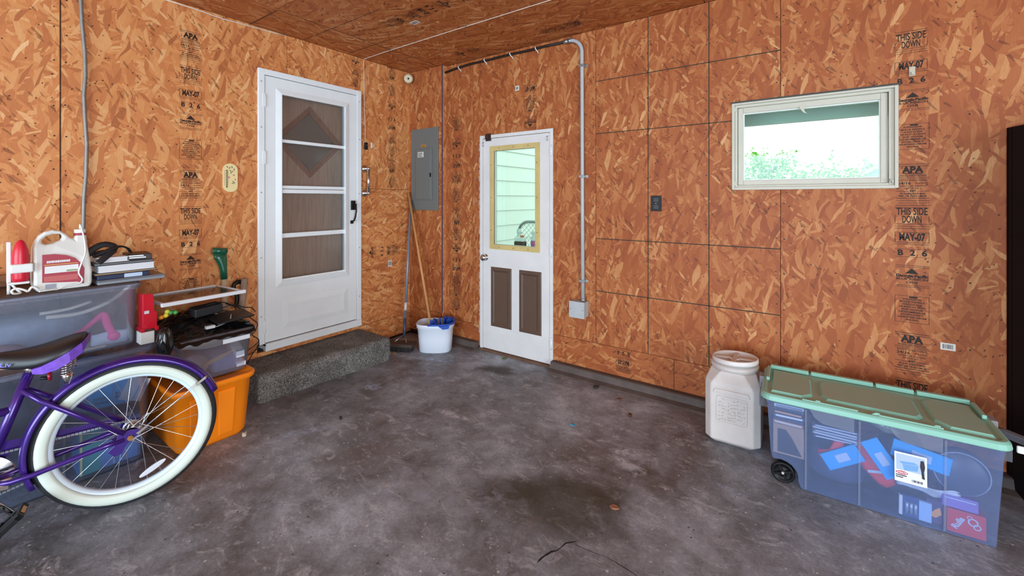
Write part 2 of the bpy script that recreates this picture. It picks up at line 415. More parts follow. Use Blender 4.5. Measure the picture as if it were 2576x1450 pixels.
# boxed-out corner that carries the breaker panel
BX, BY = 0.475, -0.055
MC = frame_mat((0, BY, 0), (1, 0, 0), (0, 0, 1))
m = MB(); m.box((0.001, BY+T+0.001, 0.0), (BX-T-0.001, -0.001, H)); wall_corner = struct(m.build('wall_corner', backing))
board('osb_panel', R4(0.0, 0.276, BX, H), MC, T, OSB_WALL, wall_corner)
board('osb_panel', R4(0.0, 0.05, BX-0.02, 0.276), MC, T, OSB_WALL, wall_corner, 'x')
MS = frame_mat((BX, 0, 0), (0, 1, 0), (0, 0, 1))
board('osb_panel', R4(BY+0.001, 0.235, 0.0, H), MS, T, OSB, wall_corner)
# light beading strip down the outer edge of the corner box
bead = MB(); bead.box((BX-0.009, BY-0.003, 0.285), (BX+0.002, BY+0.004, H-0.002)); bead.build('edge_strip', mat('dark_blue_edge', '4d4260', 0.6), wall_corner)

# ceiling
MCe = frame_mat((0, 0, H), (1, 0, 0), (0, -1, 0))     # x right, y towards the camera, out = down
m = MB(); m.box((-0.14, FY, H+T+0.001), (EX+0.14, 0.14, H+0.12)); ceiling = struct(m.build('ceiling', backing))
CES = board('osb_panel', R4(0.0, 0.0, 0.42, 1.61), MCe, T, OSB_CEIL, ceiling, inset=0.003)
board('osb_panel', R4(0.0, 1.61, 0.42, 4.05), MCe, T, OSB_CEIL, ceiling)
board('osb_panel', R4(0.0, 4.05, 0.42, -FY), MCe, T, OSB_CEIL, ceiling)
CE = {}
for j, (v0, v1) in enumerate(((0.0, 0.39), (0.39, 1.61), (1.61, 2.83), (2.83, 4.05), (4.05, 5.27), (5.27, -FY))):
    for i, (u0, u1) in enumerate(((0.42, 2.86), (2.86, 5.3), (5.3, EX))):
        CE[i, j] = board('osb_panel', R4(u0, v0, u1, v1), MCe, T, OSB_CEIL, ceiling, 'x', 0.003)

# walls the photograph does not show: only their openings matter (the two garage doors stand open)
wallpaint = mat('bare_stud_wall', '9b6c44', 0.8)
m = MB(); m.box((EX, FY, 2.3), (EX+0.12, 0, H)); m.box((EX, -1.9, 0), (EX+0.12, 0, 2.3)); m.box((EX, FY, 0), (EX+0.12, -6.7, 2.3)); struct(m.build('wall_east', wallpaint))
m = MB(); m.box((-0.14, FY-0.12, 2.4), (EX+0.12, FY, H)); m.box((-0.14, FY-0.12, 0), (0.6, FY, 2.4)); m.box((5.4, FY-0.12, 0), (EX+0.12, FY, 2.4)); struct(m.build('wall_front', wallpaint))

# curbs
curbm = mat('brown_curb_paint', '5b4f4a', 0.75, var=0.35, vscale=9, bump=0.4)
def curb(name, x0, x1):
    mb = MB(); prof = [(-0.002, 0.0), (-0.118, 0.0), (-0.105, 0.012), (-0.062, 0.022), (-0.055, 0.066), (-0.045, 0.071), (-0.002, 0.071)]
    mb.add([(x0, y, z) for y, z in prof]+[(x1, y, z) for y, z in prof], [tuple(range(len(prof)-1, -1, -1)), tuple(range(len(prof), 2*len(prof)))]+[(i, (i+1) % 7, 7+(i+1) % 7, 7+i) for i in range(7)])
    return struct(mb.build(name, curbm))
curb('baseboard_right', D2[1]+0.005, EX-0.01)
curb('baseboard_back', BX+0.02, D2[0]-0.012)

# ------------------------------------------------------------------ stamps and guide lines printed on the sheets, dark seam strips
def stamp_apa(mb, cx, cy, w, M, z=0.0006):
    h = w*1.62; t = cy+h/2; L, Rr = cx-w/2, cx+w/2
    for f, th in ((0.0, .012), (0.05, .012), (0.33, .010), (0.365, .010), (0.86, .014), (0.92, .010), (0.98, 0.006)): rect(mb, L, t-f*h-th*h, Rr, t-f*h, M, z)
    write(mb, 'APA', 0.20*h, cx, t-0.155*h, M, 0.03, w*0.66, z)
    write(mb, 'THE ENGINEERED', 0.045*h, cx, t-0.245*h, M, 0.02, w*0.62, z); write(mb, 'WOOD ASSOCIATION', 0.045*h, cx, t-0.295*h, M, 0.02, w*0.82, z)
    write(mb, 'RATED SHEATHING', 0.05*h, cx, t-0.415*h, M, 0.01, w*0.86, z); write(mb, '24/16', 0.085*h, cx-w*.25, t-0.49*h, M, 0.015, w*0.40, z); write(mb, '7/16 INCH', 0.05*h, cx+w*.26, t-0.49*h, M, 0.01, w*0.36, z)
    write(mb, 'SIZED FOR SPACING', 0.045*h, cx, t-0.56*h, M, 0.01, w*0.8, z); write(mb, 'EXPOSURE 1', 0.045*h, cx, t-0.615*h, M, 0.01, w*0.5, z)
    write(mb, '447', 0.07*h, cx, t-0.685*h, M, 0.02, w*0.2, z)
    rect(mb, L, t-0.695*h, cx-w*.14, t-0.685*h, M, z); rect(mb, cx+w*.14, t-0.695*h, Rr, t-0.685*h, M, z)
    write(mb, 'PS 2-04 SHEATHING', 0.05*h, cx, t-0.755*h, M, 0.02, w*0.76, z); write(mb, 'PRP-108 HUD-UM-40', 0.05*h, cx, t-0.815*h, M, 0.02, w*0.84, z)
def stamp_side(mb, cx, cy, w, M, z=0.0006):
    h = w*0.98; t = cy+h/2; L, Rr = cx-w/2, cx+w/2
    for f in (0.0, 0.09, 0.74, 0.83, 0.92): rect(mb, L, t-f*h-0.016*h, Rr, t-f*h, M, z)
    write(mb, 'THIS SIDE', 0.37*h, cx, t-0.255*h, M, 0.01, w*0.90, z); write(mb, 'DOWN', 0.37*h, cx, t-0.575*h, M, 0.01, w*0.56, z)
    rect(mb, L, t-0.70*h, L+0.014*w, t-0.40*h, M, z); rect(mb, Rr-0.014*w, t-0.70*h, Rr, t-0.40*h, M, z)
def box_lines(mb, x0, y0, x1, y1, t, M, z):
    rect(mb, x0, y0, x1, y0+t, M, z); rect(mb, x0, y1-t, x1, y1, M, z); rect(mb, x0, y0, x0+t, y1, M, z); rect(mb, x1-t, y0, x1, y1, M, z)
def stamp_date(mb, cx, cy, w, M, z=0.0006):
    h = w*0.40; box_lines(mb, cx-w/2, cy-h/2, cx+w/2, cy+h/2, 0.016*w, M, z); write(mb, 'MAY-07', h*0.92, cx, cy, M, 0.025, w*0.76, z)
    for q in (0.62, 0.70): rect(mb, cx-w/2, cy-q*h-0.01*w, cx+w/2, cy-q*h, M, z)
def stamp_code(mb, cx, cy, w, M, z=0.0006):
    h = w*0.30
    for q in (0.5, -0.5): rect(mb, cx-w/2, cy+q*h-0.006*w, cx+w/2, cy+q*h+0.006*w, M, z)
    for ch, q in (('B', -0.34), ('2', 0.02), ('6', 0.36)): write(mb, ch, h*0.95, cx+q*w, cy, M, 0.02, None, z)
def stamp_maker(mb, cx, cy, w, M, z=0.0006):
    h = w*0.90; t = cy+h/2
    for f in (0.0, 0.07, 0.86, 0.93): rect(mb, cx-w/2, t-f*h-0.016*h, cx+w/2, t-f*h, M, z)
    poly(mb, [(cx-0.2*w, t-0.36*h), (cx+0.2*w, t-0.36*h), (cx, t-0.13*h)], M, z)
    write(mb, 'Georgia-Pacific', 0.16*h, cx, t-0.46*h, M, 0.03, w*0.94, z); write(mb, 'BLUE RIBBON', 0.13*h, cx, t-0.60*h, M, 0.012, w*0.92, z); write(mb, 'OSB', 0.13*h, cx, t-0.74*h, M, 0.012, w*0.34, z)
def stamp_note(mb, cx, cy, w, M, z=0.0006):
    h = w*1.05; t = cy+h/2; box_lines(mb, cx-w/2, cy-h/2, cx+w/2, t, 0.013*w, M, z); rect(mb, cx-0.08*w, t-0.08*h, cx+0.16*w, t-0.02*h, M, z)
    for i, s_ in enumerate(('ROOFS/WALLS/FLOORS', 'SPACE PANELS', '1/8 INCH AT SIDES', '1/8 INCH AT ENDS', 'SPACER TYPE PLYFORM', 'CLIPS RECOMMENDED FOR', 'ROOF APPLICATIONS TO', 'ASSURE PROPER UNIFORM', 'SPACING')):
        write(mb, s_, 0.075*h, cx, t-(0.13+0.096*i)*h, M, 0.02, w*(0.36 if i == 8 else 0.55+0.035*((i*5) % 9)), z)
STAMP = dict(apa=stamp_apa, side=stamp_side, date=stamp_date, code=stamp_code, maker=stamp_maker, note=stamp_note)
def stamp_column(panel, M, cx, w, items, mark=INK):
    for kind, cy in items:
        mb = MB(); STAMP[kind](mb, cx, cy, w, M); mb.build('printed_stamp', mark, panel, merge=False)
def turned(M, cx, cy, ang):   # the same plane turned about a point
    return M @ Matrix.Translation((cx, cy, 0)) @ Matrix.Rotation(ang, 4, 'Z')
stamp_column(PL['c'], ML, -1.981, 0.128, [('apa', 2.435), ('side', 2.237), ('date', 2.115), ('code', 2.036), ('maker', 1.925), ('note', 1.738), ('apa', 1.490), ('side', 1.287), ('date', 1.170), ('code', 1.092), ('maker', 0.972), ('note', 0.795), ('apa', 0.54)])
stamp_column(PR['d'], MR, 3.880, 0.130, [('side', 2.235), ('date', 2.112), ('code', 2.031)])
stamp_column(PR['d'], MR, 3.887, 0.130, [('maker', 1.925), ('note', 1.733), ('apa', 1.482)])
stamp_column(PR['d'], MR, 3.884, 0.136, [('side', 1.300), ('date', 1.196), ('code', 1.112), ('maker', 0.985), ('note', 0.812), ('apa', 0.575), ('side', 0.37)])
# upside-down columns
Mu = turned(ML, -0.285, 2.2, PI)
stamp_column(PL['e'], Mu, 0, 0.10, [('apa', -0.50), ('note', -0.29), ('maker', -0.09), ('code', 0.02), ('date', 0.12), ('side', 0.23), ('note', 0.40), ('apa', 0.55), ('note', 0.66)][1:2]+[('apa', -0.47), ('maker', -0.13), ('code', 0.0), ('date', 0.085), ('side', 0.20), ('note', 0.32), ('apa', 0.46), ('note', 0.63)])
Mu = turned(ML, -0.70, 2.56, PI)
stamp_column(PL['d'], Mu, 0, 0.085, [('note', 0.08), ('side', -0.02), ('maker', -0.11)])
Mu = turned(MR, 0.612, 1.3, PI)
stamp_column(PR['a'], Mu, 0, 0.12, [('apa', -1.03), ('note', -0.83), ('maker', -0.64), ('code', -0.52), ('date', -0.43), ('side', -0.31), ('note', -0.13), ('apa', 0.06), ('note', 0.24), ('maker', 0.38), ('code', 0.49), ('date', 0.575), ('side', 0.67), ('note', 0.78), ('note', 0.92)][1:])
Mu = turned(MR, 1.465, 2.2, PI)
stamp_column(PR['b'], Mu, 0, 0.125, [('date', -0.15), ('note', -0.02), ('maker', 0.14)])
Mu = turned(MR, 2.295, 0.185, PI)
stamp_column(PR['c2'], Mu, 0, 0.115, [('code', -0.062), ('date', 0.005)])
mb = MB()
for i in range(4): rect(mb, 2.295-0.057, 0.142-0.012*i, 2.295+0.057, 0.146-0.012*i, MR, 0.0006)
mb.build('printed_stamp', INK, PR['c2'], merge=False)
Ms = turned(ML, -0.40, 0.888, PI/2)
stamp_column(PL['f'], Ms, 0, 0.11, [('side', -0.17), ('date', -0.075), ('code', 0.005), ('maker', 0.12)])
# ceiling columns run along x
Mc = turned(MCe, 1.2, 1.0, -PI/2)
stamp_column(CE[0, 1], Mc, 0, 0.13, [('apa', -0.30), ('side', -0.10), ('date', 0.02), ('code', 0.10), ('maker', 0.22), ('note', 0.40), ('apa', 0.62), ('side', 0.82)])
Mc = turned(MCe, 1.84, 0.20, -PI/2)
stamp_column(CE[0, 0], Mc, 0, 0.13, [('note', -0.08), ('apa', 0.10)])
stamp_column(CE[0, 0], Mc, 0, 0.13, [('maker', -1.0), ('note', -0.85)])

def guide(panel, M, segs, w=0.0045):
    mb = MB()
    for a0, b0, a1, b1 in segs:
        if abs(a1-a0) < abs(b1-b0): rect(mb, a0-w/2, b0, a1+w/2, b1, M, 0.0005)
        else: rect(mb, a0, b0-w/2, a1, b1+w/2, M, 0.0005)
    mb.build('guide_and_seam_lines', LINE_INK, panel, merge=False)
gx = 0.4064
guide(PR['c'], MR, [(s0+gx, sz, s0+gx, H), (s0+2*gx, sz, s0+2*gx, H)]+[(s0, sz+gx*k_, W1[0] if k_ == 4 else 3.291, sz+gx*k_) for k_ in (1, 2, 4, 5)], 0.006)
guide(CE[0, 1], MCe, [(0.425, 0.79, 1.0, 0.79), (0.425, 1.20, 1.0, 1.20)], 0.005)
guide(CES, MCe, [(0.02, v_, 0.415, v_) for v_ in (0.39, 0.79, 1.20)]+[(0.4135, 0.0, 0.4135, 1.60), (0.005, 1.602, 0.41, 1.602)], 0.006)  # last two strips lie along seams, drawn in for the gap shade
guide(PL['b'], ML, [(-2.5995, 0.28, -2.5995, H)], 0.003)
# ------------------------------------------------------------------ storm door into the house (door_1)
WHITE = mat('white_enamel', 'e9eff1', 0.35, var=0.04, vscale=5)
WHITE2 = mat('white_painted_door', 'dcdad8', 0.5, var=0.08, vscale=4)
BLACK = mat('black_plastic', '121214', 0.45, spec=0.3)
CHROME = mat('chrome', 'd8d8d8', 0.12, 1.0)
STEEL = mat('galvanised_steel', 'a9adb0', 0.38, 0.85, var=0.12, vscale=30)
GREYM = mat('grey_metal_paint', '8d9296', 0.45)
door1 = struct(empty('door_1', (0, (D1[0]+D1[1])/2, D1[2])))
def P1(mb, name, material, **k):           # geometry is written in room coordinates, then hung on the door's empty
    o = mb.build(name, material, door1, **k); o.location = -Vector(door1.location); return o
y0, y1, z0, z1 = D1
fw_ = 0.046
m = MB(); m.box((-0.10, y0, z0+0.06), (0.020, y0+fw_, z1)); P1(m, 'door_frame', WHITE, bevel=0.003)
m = MB(); m.box((-0.10, y1-fw_, z0+0.06), (0.020, y1, z1)); P1(m, 'door_frame', WHITE, bevel=0.003)
m = MB(); m.box((-0.10, y0+fw_, z1-0.045), (0.020, y1-fw_, z1)); P1(m, 'door_frame', WHITE, bevel=0.003)
m = MB(); m.box((-0.10, y0+0.05, z0), (0.024, y1, z0+0.060)); m.box((-0.10, y0+0.05, z0+0.04), (0.034, y1-0.01, z0+0.058)); P1(m, 'threshold', WHITE, bevel=0.002)
sy0, sy1, sz0, sz1 = y0+fw_+0.004, y1-fw_-0.004, z0+0.068, z1-0.050
gy0, gy1, gz0, gz1 = -1.386, -0.815, 0.742, 2.232
m = MB()                                     # slab with its window opening
X0, X1 = -0.014, 0.014
for a, b in (((sy0, sz0), (sy1, gz0)), ((sy0, gz1), (sy1, sz1)), ((sy0, gz0), (gy0, gz1)), ((gy1, gz0), (sy1, gz1))):
    m.box((X0, a[0], a[1]), (X1, b[0], b[1]))
slab = P1(m, 'door_slab', WHITE)
def ring(mb, a0, b0, a1, b1, w, x0, x1):
    mb.box((x0, a0-w, b0-w), (x1, a1+w, b0)); mb.box((x0, a0-w, b1), (x1, a1+w, b1+w)); mb.box((x0, a0-w, b0), (x1, a0, b1)); mb.box((x0, a1, b0), (x1, a1+w, b1))
def ramped(mb, a0, b0, a1, b1, w, xo, xi):
    """sloped moulding round a rectangle: outer edge at xo, inner edge at xi"""
    o = [(a0-w, b0-w), (a1+w, b0-w), (a1+w, b1+w), (a0-w, b1+w)]; i = [(a0, b0), (a1, b0), (a1, b1), (a0, b1)]
    for k in range(4):
        q = (k+1) % 4
        mb.add([(xo, *o[k]), (xo, *o[q]), (xi, *i[q]), (xi, *i[k])], [(0, 1, 2, 3)])
m = MB(); ramped(m, gy0, gz0, gy1, gz1, 0.040, 0.0142, 0.026); ring(m, gy0+0.006, gz0+0.006, gy1-0.006, gz1-0.006, 0.006, 0.0, 0.026); P1(m, 'window_moulding', WHITE)
m = MB(); ramped(m, -1.330, 0.415, -0.835, 0.555, 0.045, 0.0142, 0.022); ramped(m, -1.33+0.03, 0.44, -0.865, 0.53, 0.03, 0.022, 0.0185); m.add([(0.0185, -1.30, 0.44), (0.0185, -0.865, 0.44), (0.0185, -0.865, 0.53), (0.0185, -1.30, 0.53)], [(0, 1, 2, 3)]); P1(m, 'kick_panel', WHITE)
for zz, hh, xx in ((1.863, 0.013, 0.010), (1.495, 0.013, 0.012), (1.462, 0.016, 0.016), (1.108, 0.018, 0.010), (0.752, 0.012, 0.010)):
    m = MB(); m.box((-0.004, gy0+0.002, zz-hh), (xx, gy1-0.002, zz+hh)); P1(m, 'cross_bar', WHITE, bevel=0.003)
for a in (gy0+0.006, gy1-0.012):
    m = MB(); m.box((-0.006, a-0.004, gz0), (0.004, a+0.004, gz1)); P1(m, 'side_channel', GREYM)
SCREEN = NT('insect_screen'); k = SCREEN
tr = k.new('ShaderNodeBsdfTransparent'); df = k.new('ShaderNodeBsdfDiffuse'); df.inputs[0].default_value = lin('8a8480'); gl = k.new('ShaderNodeBsdfGlossy'); gl.inputs[1].default_value = 0.15
mx = k.new('ShaderNodeMixShader'); mx.inputs[0].default_value = 0.10; k.link(tr.outputs[0], mx.inputs[1]); k.link(df.outputs[0], mx.inputs[2])
mx2 = k.new('ShaderNodeMixShader'); mx2.inputs[0].default_value = 0.05; k.link(mx.outputs[0], mx2.inputs[1]); k.link(gl.outputs[0], mx2.inputs[2]); k.link(mx2.outputs[0], k.out.inputs[0])
for a, b in ((0.755, 1.462), (1.48, 2.228)):
    m = MB(); m.box((-0.0075, gy0+0.01, a), (-0.0055, gy1-0.012, b)); P1(m, 'screen_pane', SCREEN.m)
# the brown wooden house door behind the storm door
def brown_wood(name, c0, c1):
    k = NT(name); tc = k.new('ShaderNodeTexCoord'); mp = k.new('ShaderNodeMapping'); mp.inputs['Scale'].default_value = (14, 60, 2.2); k.link(tc.outputs['Object'], mp.inputs[0])
    n = k.noise(1.5, 6, 0.65, mp.outputs[0], 0.6); k.link(k.ramp(n, [(0.3, c0), (0.7, c1)]), k.b.inputs['Base Color']); k.b.inputs['Roughness'].default_value = 0.5
    return k.m
BROWNW = brown_wood('brown_wood_door', '7d6858', 'a58c78')
xb = -0.10
m = MB()
cy_, cz_, dh = -1.094, 1.888, 0.298          # diamond light
outer = R4(sy0-0.02, z0+0.06, sy1+0.02, z1-0.04); dia = [(cy_, cz_-dh), (cy_+dh, cz_), (cy_, cz_+dh), (cy_-dh, cz_)]
corners = [outer[0], outer[1], outer[2], outer[3]]
mids = [((outer[0][0]+outer[1][0])/2, outer[0][1]), (outer[1][0], cz_), (cy_, outer[2][1]), (outer[0][0], cz_)]
Vv = [(xb, *p) for p in corners+[(cy_, outer[0][1]), (outer[1][0], cz_), (cy_, outer[2][1]), (outer[0][0], cz_)]+dia]
m.add(Vv, [(0, 4, 8, 11, 7), (4, 1, 5, 9, 8), (5, 2, 6, 10, 9), (6, 3, 7, 11, 10)])
P1(m, 'inner_door', BROWNW, solidify=0.03)
def dring(mb, r0, r1, x0, x1):
    for k in range(4):
        a = k*PI/2; b = a+PI/2
        A = lambda r, an, x: (x, cy_+r*math.cos(an), cz_+r*math.sin(an))
        mb.add([A(r0, a, x0), A(r0, b, x0), A(r1, b, x1), A(r1, a, x1)], [(0, 1, 2, 3)])
m = MB(); dring(m, dh+0.012, dh-0.008, xb+0.016, xb+0.030); dring(m, dh-0.008, dh-0.020, xb+0.030, xb+0.024); dring(m, dh-0.020, dh-0.032, xb+0.024, xb+0.032); dring(m, dh-0.032, dh-0.05, xb+0.032, xb+0.012); dring(m, dh+0.012, dh+0.013, xb+0.016, xb-0.01)
P1(m, 'diamond_moulding', brown_wood('brown_moulding', '6b4838', '86604c'))
m = MB(); m.box((xb-0.004, cy_-dh, cz_-dh), (xb, cy_+dh, cz_+dh)); m2 = MB()
m2.add([(xb+0.004, *p) for p in dia], [(0, 1, 2, 3)])
P1(m2, 'diamond_pane', mat('smoked_glass', '4d5450', 0.08, spec=0.6, coat=0.3), solidify=0.004)
m = MB(); m.box((-0.136, y0+0.02, z0+0.02), (-0.131, y1-0.02, z1-0.02)); P1(m, 'back_board', backing)
# hinges, handle
for zz in (0.42, 1.72, 2.16):
    m = MB(); m.cyl((0.018, y0+fw_+0.004, zz-0.05), (0.018, y0+fw_+0.004, zz+0.05), 0.0055, n=8); m.box((0.014, y0+fw_-0.016, zz-0.05), (0.0225, y0+fw_+0.004, zz+0.05)); P1(m, 'hinge', WHITE)
m = MB(); m.box((0.014, -0.762, 1.30), (0.034, -0.722, 1.385)); m.cyl((0.034, -0.735, 1.345), (0.052, -0.735, 1.345), 0.013, n=12)
m.tube([(0.034, -0.735, 1.345), (0.060, -0.737, 1.33), (0.066, -0.738, 1.29), (0.058, -0.742, 1.24), (0.046, -0.746, 1.205), (0.016, -0.750, 1.195)], 0.008, 8); m.box((0.014, -0.766, 1.175), (0.024, -0.738, 1.205))
lab(P1(m, 'door_handle', BLACK, bevel=0.002), 'black pull handle with push button')
m = MB(); m.box((0.014, -0.764, 1.125), (0.0165, -0.742, 1.155)); m.cyl((0.0165, -0.753, 1.145), (0.019, -0.753, 1.145), 0.003, n=8); P1(m, 'strike_plate', WHITE)
for yy in (y0+0.02, y1-0.02):
    for zz in (0.5, 0.95, 1.45, 1.95, 2.3):
        m = MB(); m.cyl((0.020, yy, zz), (0.0215, yy, zz), 0.005, n=8); P1(m, 'screw', GREYM)

# ------------------------------------------------------------------ half-glazed back door (door_2)
door2 = struct(empty('door_2', ((D2[0]+D2[1])/2, 0, 0)))
def P2(mb, name, material, **k):
    o = mb.build(name, material, door2, **k); o.location = -Vector(door2.location); return o
x0, x1, zt = D2[0], D2[1], D2[3]
for a, b in ((x0, x0+0.03), (x1-0.03, x1)):
    m = MB(); m.box((a, -0.004, 0.012), (b, 0.13, zt)); P2(m, 'door_frame', WHITE2, bevel=0.002)
m = MB(); m.box((x0+0.03, -0.004, zt-0.03), (x1-0.03, 0.13, zt)); P2(m, 'door_frame', WHITE2, bevel=0.002)
m = MB(); m.box((x0, -0.02, 0.0), (x1, 0.14, 0.018)); P2(m, 'threshold', mat('worn_wood_sill', '6d4d3a', 0.8, var=0.4))
a0, a1, b0, b1 = x0+0.034, x1-0.034, 0.022, zt-0.034
ga0, ga1, gb0, gb1 = 1.072, 1.518, 0.988, 1.838
m = MB()
for p, q in (((a0, b0), (a1, gb0)), ((a0, gb1), (a1, b1)), ((a0, gb0), (ga0, gb1)), ((ga1, gb0), (a1, gb1))):
    m.box((p[0], 0.004, p[1]), (q[0], 0.044, q[1]))
P2(m, 'door_slab', WHITE2)
YEL = mat('yellowed_vinyl_trim', 'cdb87a', 0.45, var=0.15, vscale=6)
m = MB(); w_ = 0.044
for lo, hi, yo in ((0.0, 0.012, -0.004), (0.012, 0.03, -0.012), (0.03, 0.044, -0.007)):
    for p, q in (((ga0-w_+lo, gb0-w_+lo), (ga1+w_-lo, gb0-w_+hi)), ((ga0-w_+lo, gb1+w_-hi), (ga1+w_-lo, gb1+w_-lo)), ((ga0-w_+lo, gb0-w_+hi), (ga0-w_+hi, gb1+w_-hi)), ((ga1+w_-hi, gb0-w_+hi), (ga1+w_-lo, gb1+w_-hi))):
        m.box((p[0], yo, p[1]), (q[0], 0.012, q[1]))
lab(P2(m, 'glass_trim', YEL), 'yellowed moulding around the door glass')
for q in (0.15, 0.5, 0.85):
    for xx, zz in ((ga0-0.022, gb0+(gb1-gb0)*q), (ga1+0.022, gb0+(gb1-gb0)*q), (ga0+(ga1-ga0)*q, gb0-0.022), (ga0+(ga1-ga0)*q, gb1+0.022)):
        m = MB(); m.cyl((xx, -0.0115, zz), (xx, -0.0130, zz), 0.0045, n=8); P2(m, 'screw', mat('brass_screw', '7a6234', 0.4, 0.6))
def window_glass(name, tint):
    k = NT(name); tr = k.new('ShaderNodeBsdfTransparent'); tr.inputs[0].default_value = lin(tint); gl = k.new('ShaderNodeBsdfGlossy'); gl.inputs[1].default_value = 0.02
    fr = k.new('ShaderNodeFresnel'); fr.inputs[0].default_value = 1.45; mx = k.new('ShaderNodeMixShader'); k.link(fr.outputs[0], mx.inputs[0]); k.link(tr.outputs[0], mx.inputs[1]); k.link(gl.outputs[0], mx.inputs[2]); k.link(mx.outputs[0], k.out.inputs[0])
    return k.m
GLASS = window_glass('window_glass', 'e9f8f1')
m = MB(); m.box((ga0-0.01, 0.022, gb0-0.01), (ga1+0.01, 0.026, gb1+0.01)); P2(m, 'glass_pane', GLASS)
BROWNP = mat('brown_panel_paint', '5d4739', 0.45, var=0.1)
for p, q in (((1.034, 0.238), (1.267, 0.780)), ((1.348, 0.240), (1.577, 0.780))):
    m = MB()
    def sl(mb, i, yo, yi, w):
        a_, b_, c_, d_ = p[0]+i, p[1]+i, q[0]-i, q[1]-i
        o = [(a_, b_), (c_, b_), (c_, d_), (a_, d_)]; n = [(a_+w, b_+w), (c_-w, b_+w), (c_-w, d_-w), (a_+w, d_-w)]
        for k in range(4):
            r = (k+1) % 4; mb.add([(o[k][0], yo, o[k][1]), (o[r][0], yo, o[r][1]), (n[r][0], yi, n[r][1]), (n[k][0], yi, n[k][1])], [(0, 1, 2, 3)])
    sl(m, 0.0, 0.0035, -0.001, 0.010); sl(m, 0.010, -0.001, -0.001, 0.018); sl(m, 0.028, -0.001, -0.010, 0.004); sl(m, 0.032, -0.010, -0.003, 0.012)
    i = 0.044; m.add([(p[0]+i, -0.003, p[1]+i), (q[0]-i, -0.003, p[1]+i), (q[0]-i, -0.003, q[1]-i), (p[0]+i, -0.003, q[1]-i)], [(0, 1, 2, 3)])
    lab(P2(m, 'raised_panel', BROWNP), 'brown painted raised panel')
m = MB(); Mk = Matrix.Translation((0.974, 0.004, 0.861)) @ Matrix.Rotation(PI/2, 4, 'X')
m.lathe([(0.0, 0.0), (0.030, 0.0), (0.028, 0.005), (0.014, 0.008), (0.013, 0.016), (0.025, 0.021), (0.031, 0.032), (0.031, 0.042), (0.024, 0.053), (0.0, 0.057)], 24, Mk); lab(P2(m, 'door_knob', CHROME), 'round chrome door knob')
for zz in (0.20, 0.965, 1.80):
    m = MB(); m.cyl((x1-0.012, -0.010, zz-0.05), (x1-0.012, -0.010, zz+0.05), 0.007, n=10); m.box((x1-0.03, -0.006, zz-0.05), (x1-0.012, 0.0, zz+0.05)); P2(m, 'hinge', WHITE)
m = MB(); m.box((1.005-0.02, -0.014, zt-0.055), (1.005+0.035, -0.002, zt+0.012)); m.box((0.99, -0.03, zt-0.035), (1.03, -0.012, zt-0.005)); lab(P2(m, 'top_latch', mat('dark_brown_metal', '37211b', 0.4)), 'small dark brown latch on the frame')
for xx in (0.952, 1.640):
    m = MB(); m.tube([(xx, 0.002, zt-0.06), (xx, -0.014, zt-0.065), (xx, -0.016, zt-0.09), (xx, -0.004, zt-0.10)], 0.003, 6); P2(m, 'latch_eye', STEEL)
# loose insulation and chipped frame along the latch side
m = MB()
for i in range(26):
    zz = 0.15+i*0.07+random.uniform(-.02, .02); m.box((x0-0.010-random.uniform(0, .004), -0.002-random.uniform(0, .003), zz), (x0+0.001, 0.004, zz+random.uniform(.02, .06)))
P2(m, 'frame_splinters', mat('raw_chipped_wood', 'b49a86', 0.9, var=0.4))

# ------------------------------------------------------------------ window in the right wall (window_1)
VIN = mat('almond_vinyl', 'c3bfae', 0.45, var=0.05)
win = struct(empty('window_1', ((W1[0]+W1[1])/2, 0, W1[2])))
def P3(mb, name, material, **k):
    o = mb.build(name, material, win, **k); o.location = -Vector(win.location); return o
def frame_box(mb, a0, b0, a1, b1, w, ya, yb):
    wl, wr, wb, wt = w
    mb.box((a0, ya, b0), (a0+wl, yb, b1)); mb.box((a1-wr, ya, b0), (a1, yb, b1)); mb.box((a0+wl, ya, b0), (a1-wr, yb, b0+wb)); mb.box((a0+wl, ya, b1-wt), (a1-wr, yb, b1))
m = MB(); frame_box(m, W1[0], W1[2], W1[1], W1[3], (0.016,)*4, -0.012, 0.13); P3(m, 'outer_frame', VIN, bevel=0.002)
m = MB(); frame_box(m, W1[0]+0.016, W1[2]+0.016, W1[1]-0.016, W1[3]-0.016, (0.014, 0.022, 0.012, 0.016), 0.004, 0.10); P3(m, 'inner_frame', VIN, bevel=0.002)
sa, sb, sc_, sd = W1[0]+0.032, W1[2]+0.030, W1[1]-0.042, W1[3]-0.034
m = MB(); frame_box(m, sa, sb, sc_, sd, (0.030, 0.030, 0.030, 0.034), 0.018, 0.055); lab(P3(m, 'sash', VIN, bevel=0.003), 'almond sash around the glass')
m = MB(); frame_box(m, sa+0.029, sb+0.029, sc_-0.029, sd-0.033, (0.006,)*4, 0.030, 0.05); P3(m, 'glazing_bead', WHITE)
m = MB(); m.box((sa+0.02, 0.036, sb+0.02), (sc_-0.02, 0.040, sd-0.02)); P3(m, 'glass_pane', GLASS)
m = MB(); cx = (sa+sc_)/2-0.02                   # curved sash lock tongue hanging below the top rail
pts = [(cx-0.018, sd-0.028), (cx+0.018, sd-0.028), (cx+0.008, sd-0.048), (cx+0.012, sd-0.062), (cx+0.022, sd-0.074), (cx+0.004, sd-0.066), (cx-0.007, sd-0.050)]
m.prism([(p[0], p[1]) for p in pts], 0, 0.006, frame_mat((0, 0.016, 0), (1, 0, 0), (0, 0, 1))); P3(m, 'sash_lock', VIN)
m = MB(); m.box((W1[0]-0.004, -0.014, W1[3]-0.004), (W1[1]+0.006, -0.002, W1[3]+0.006)); P3(m, 'head_gasket', mat('perished_gasket', '4b4a45', 0.9))
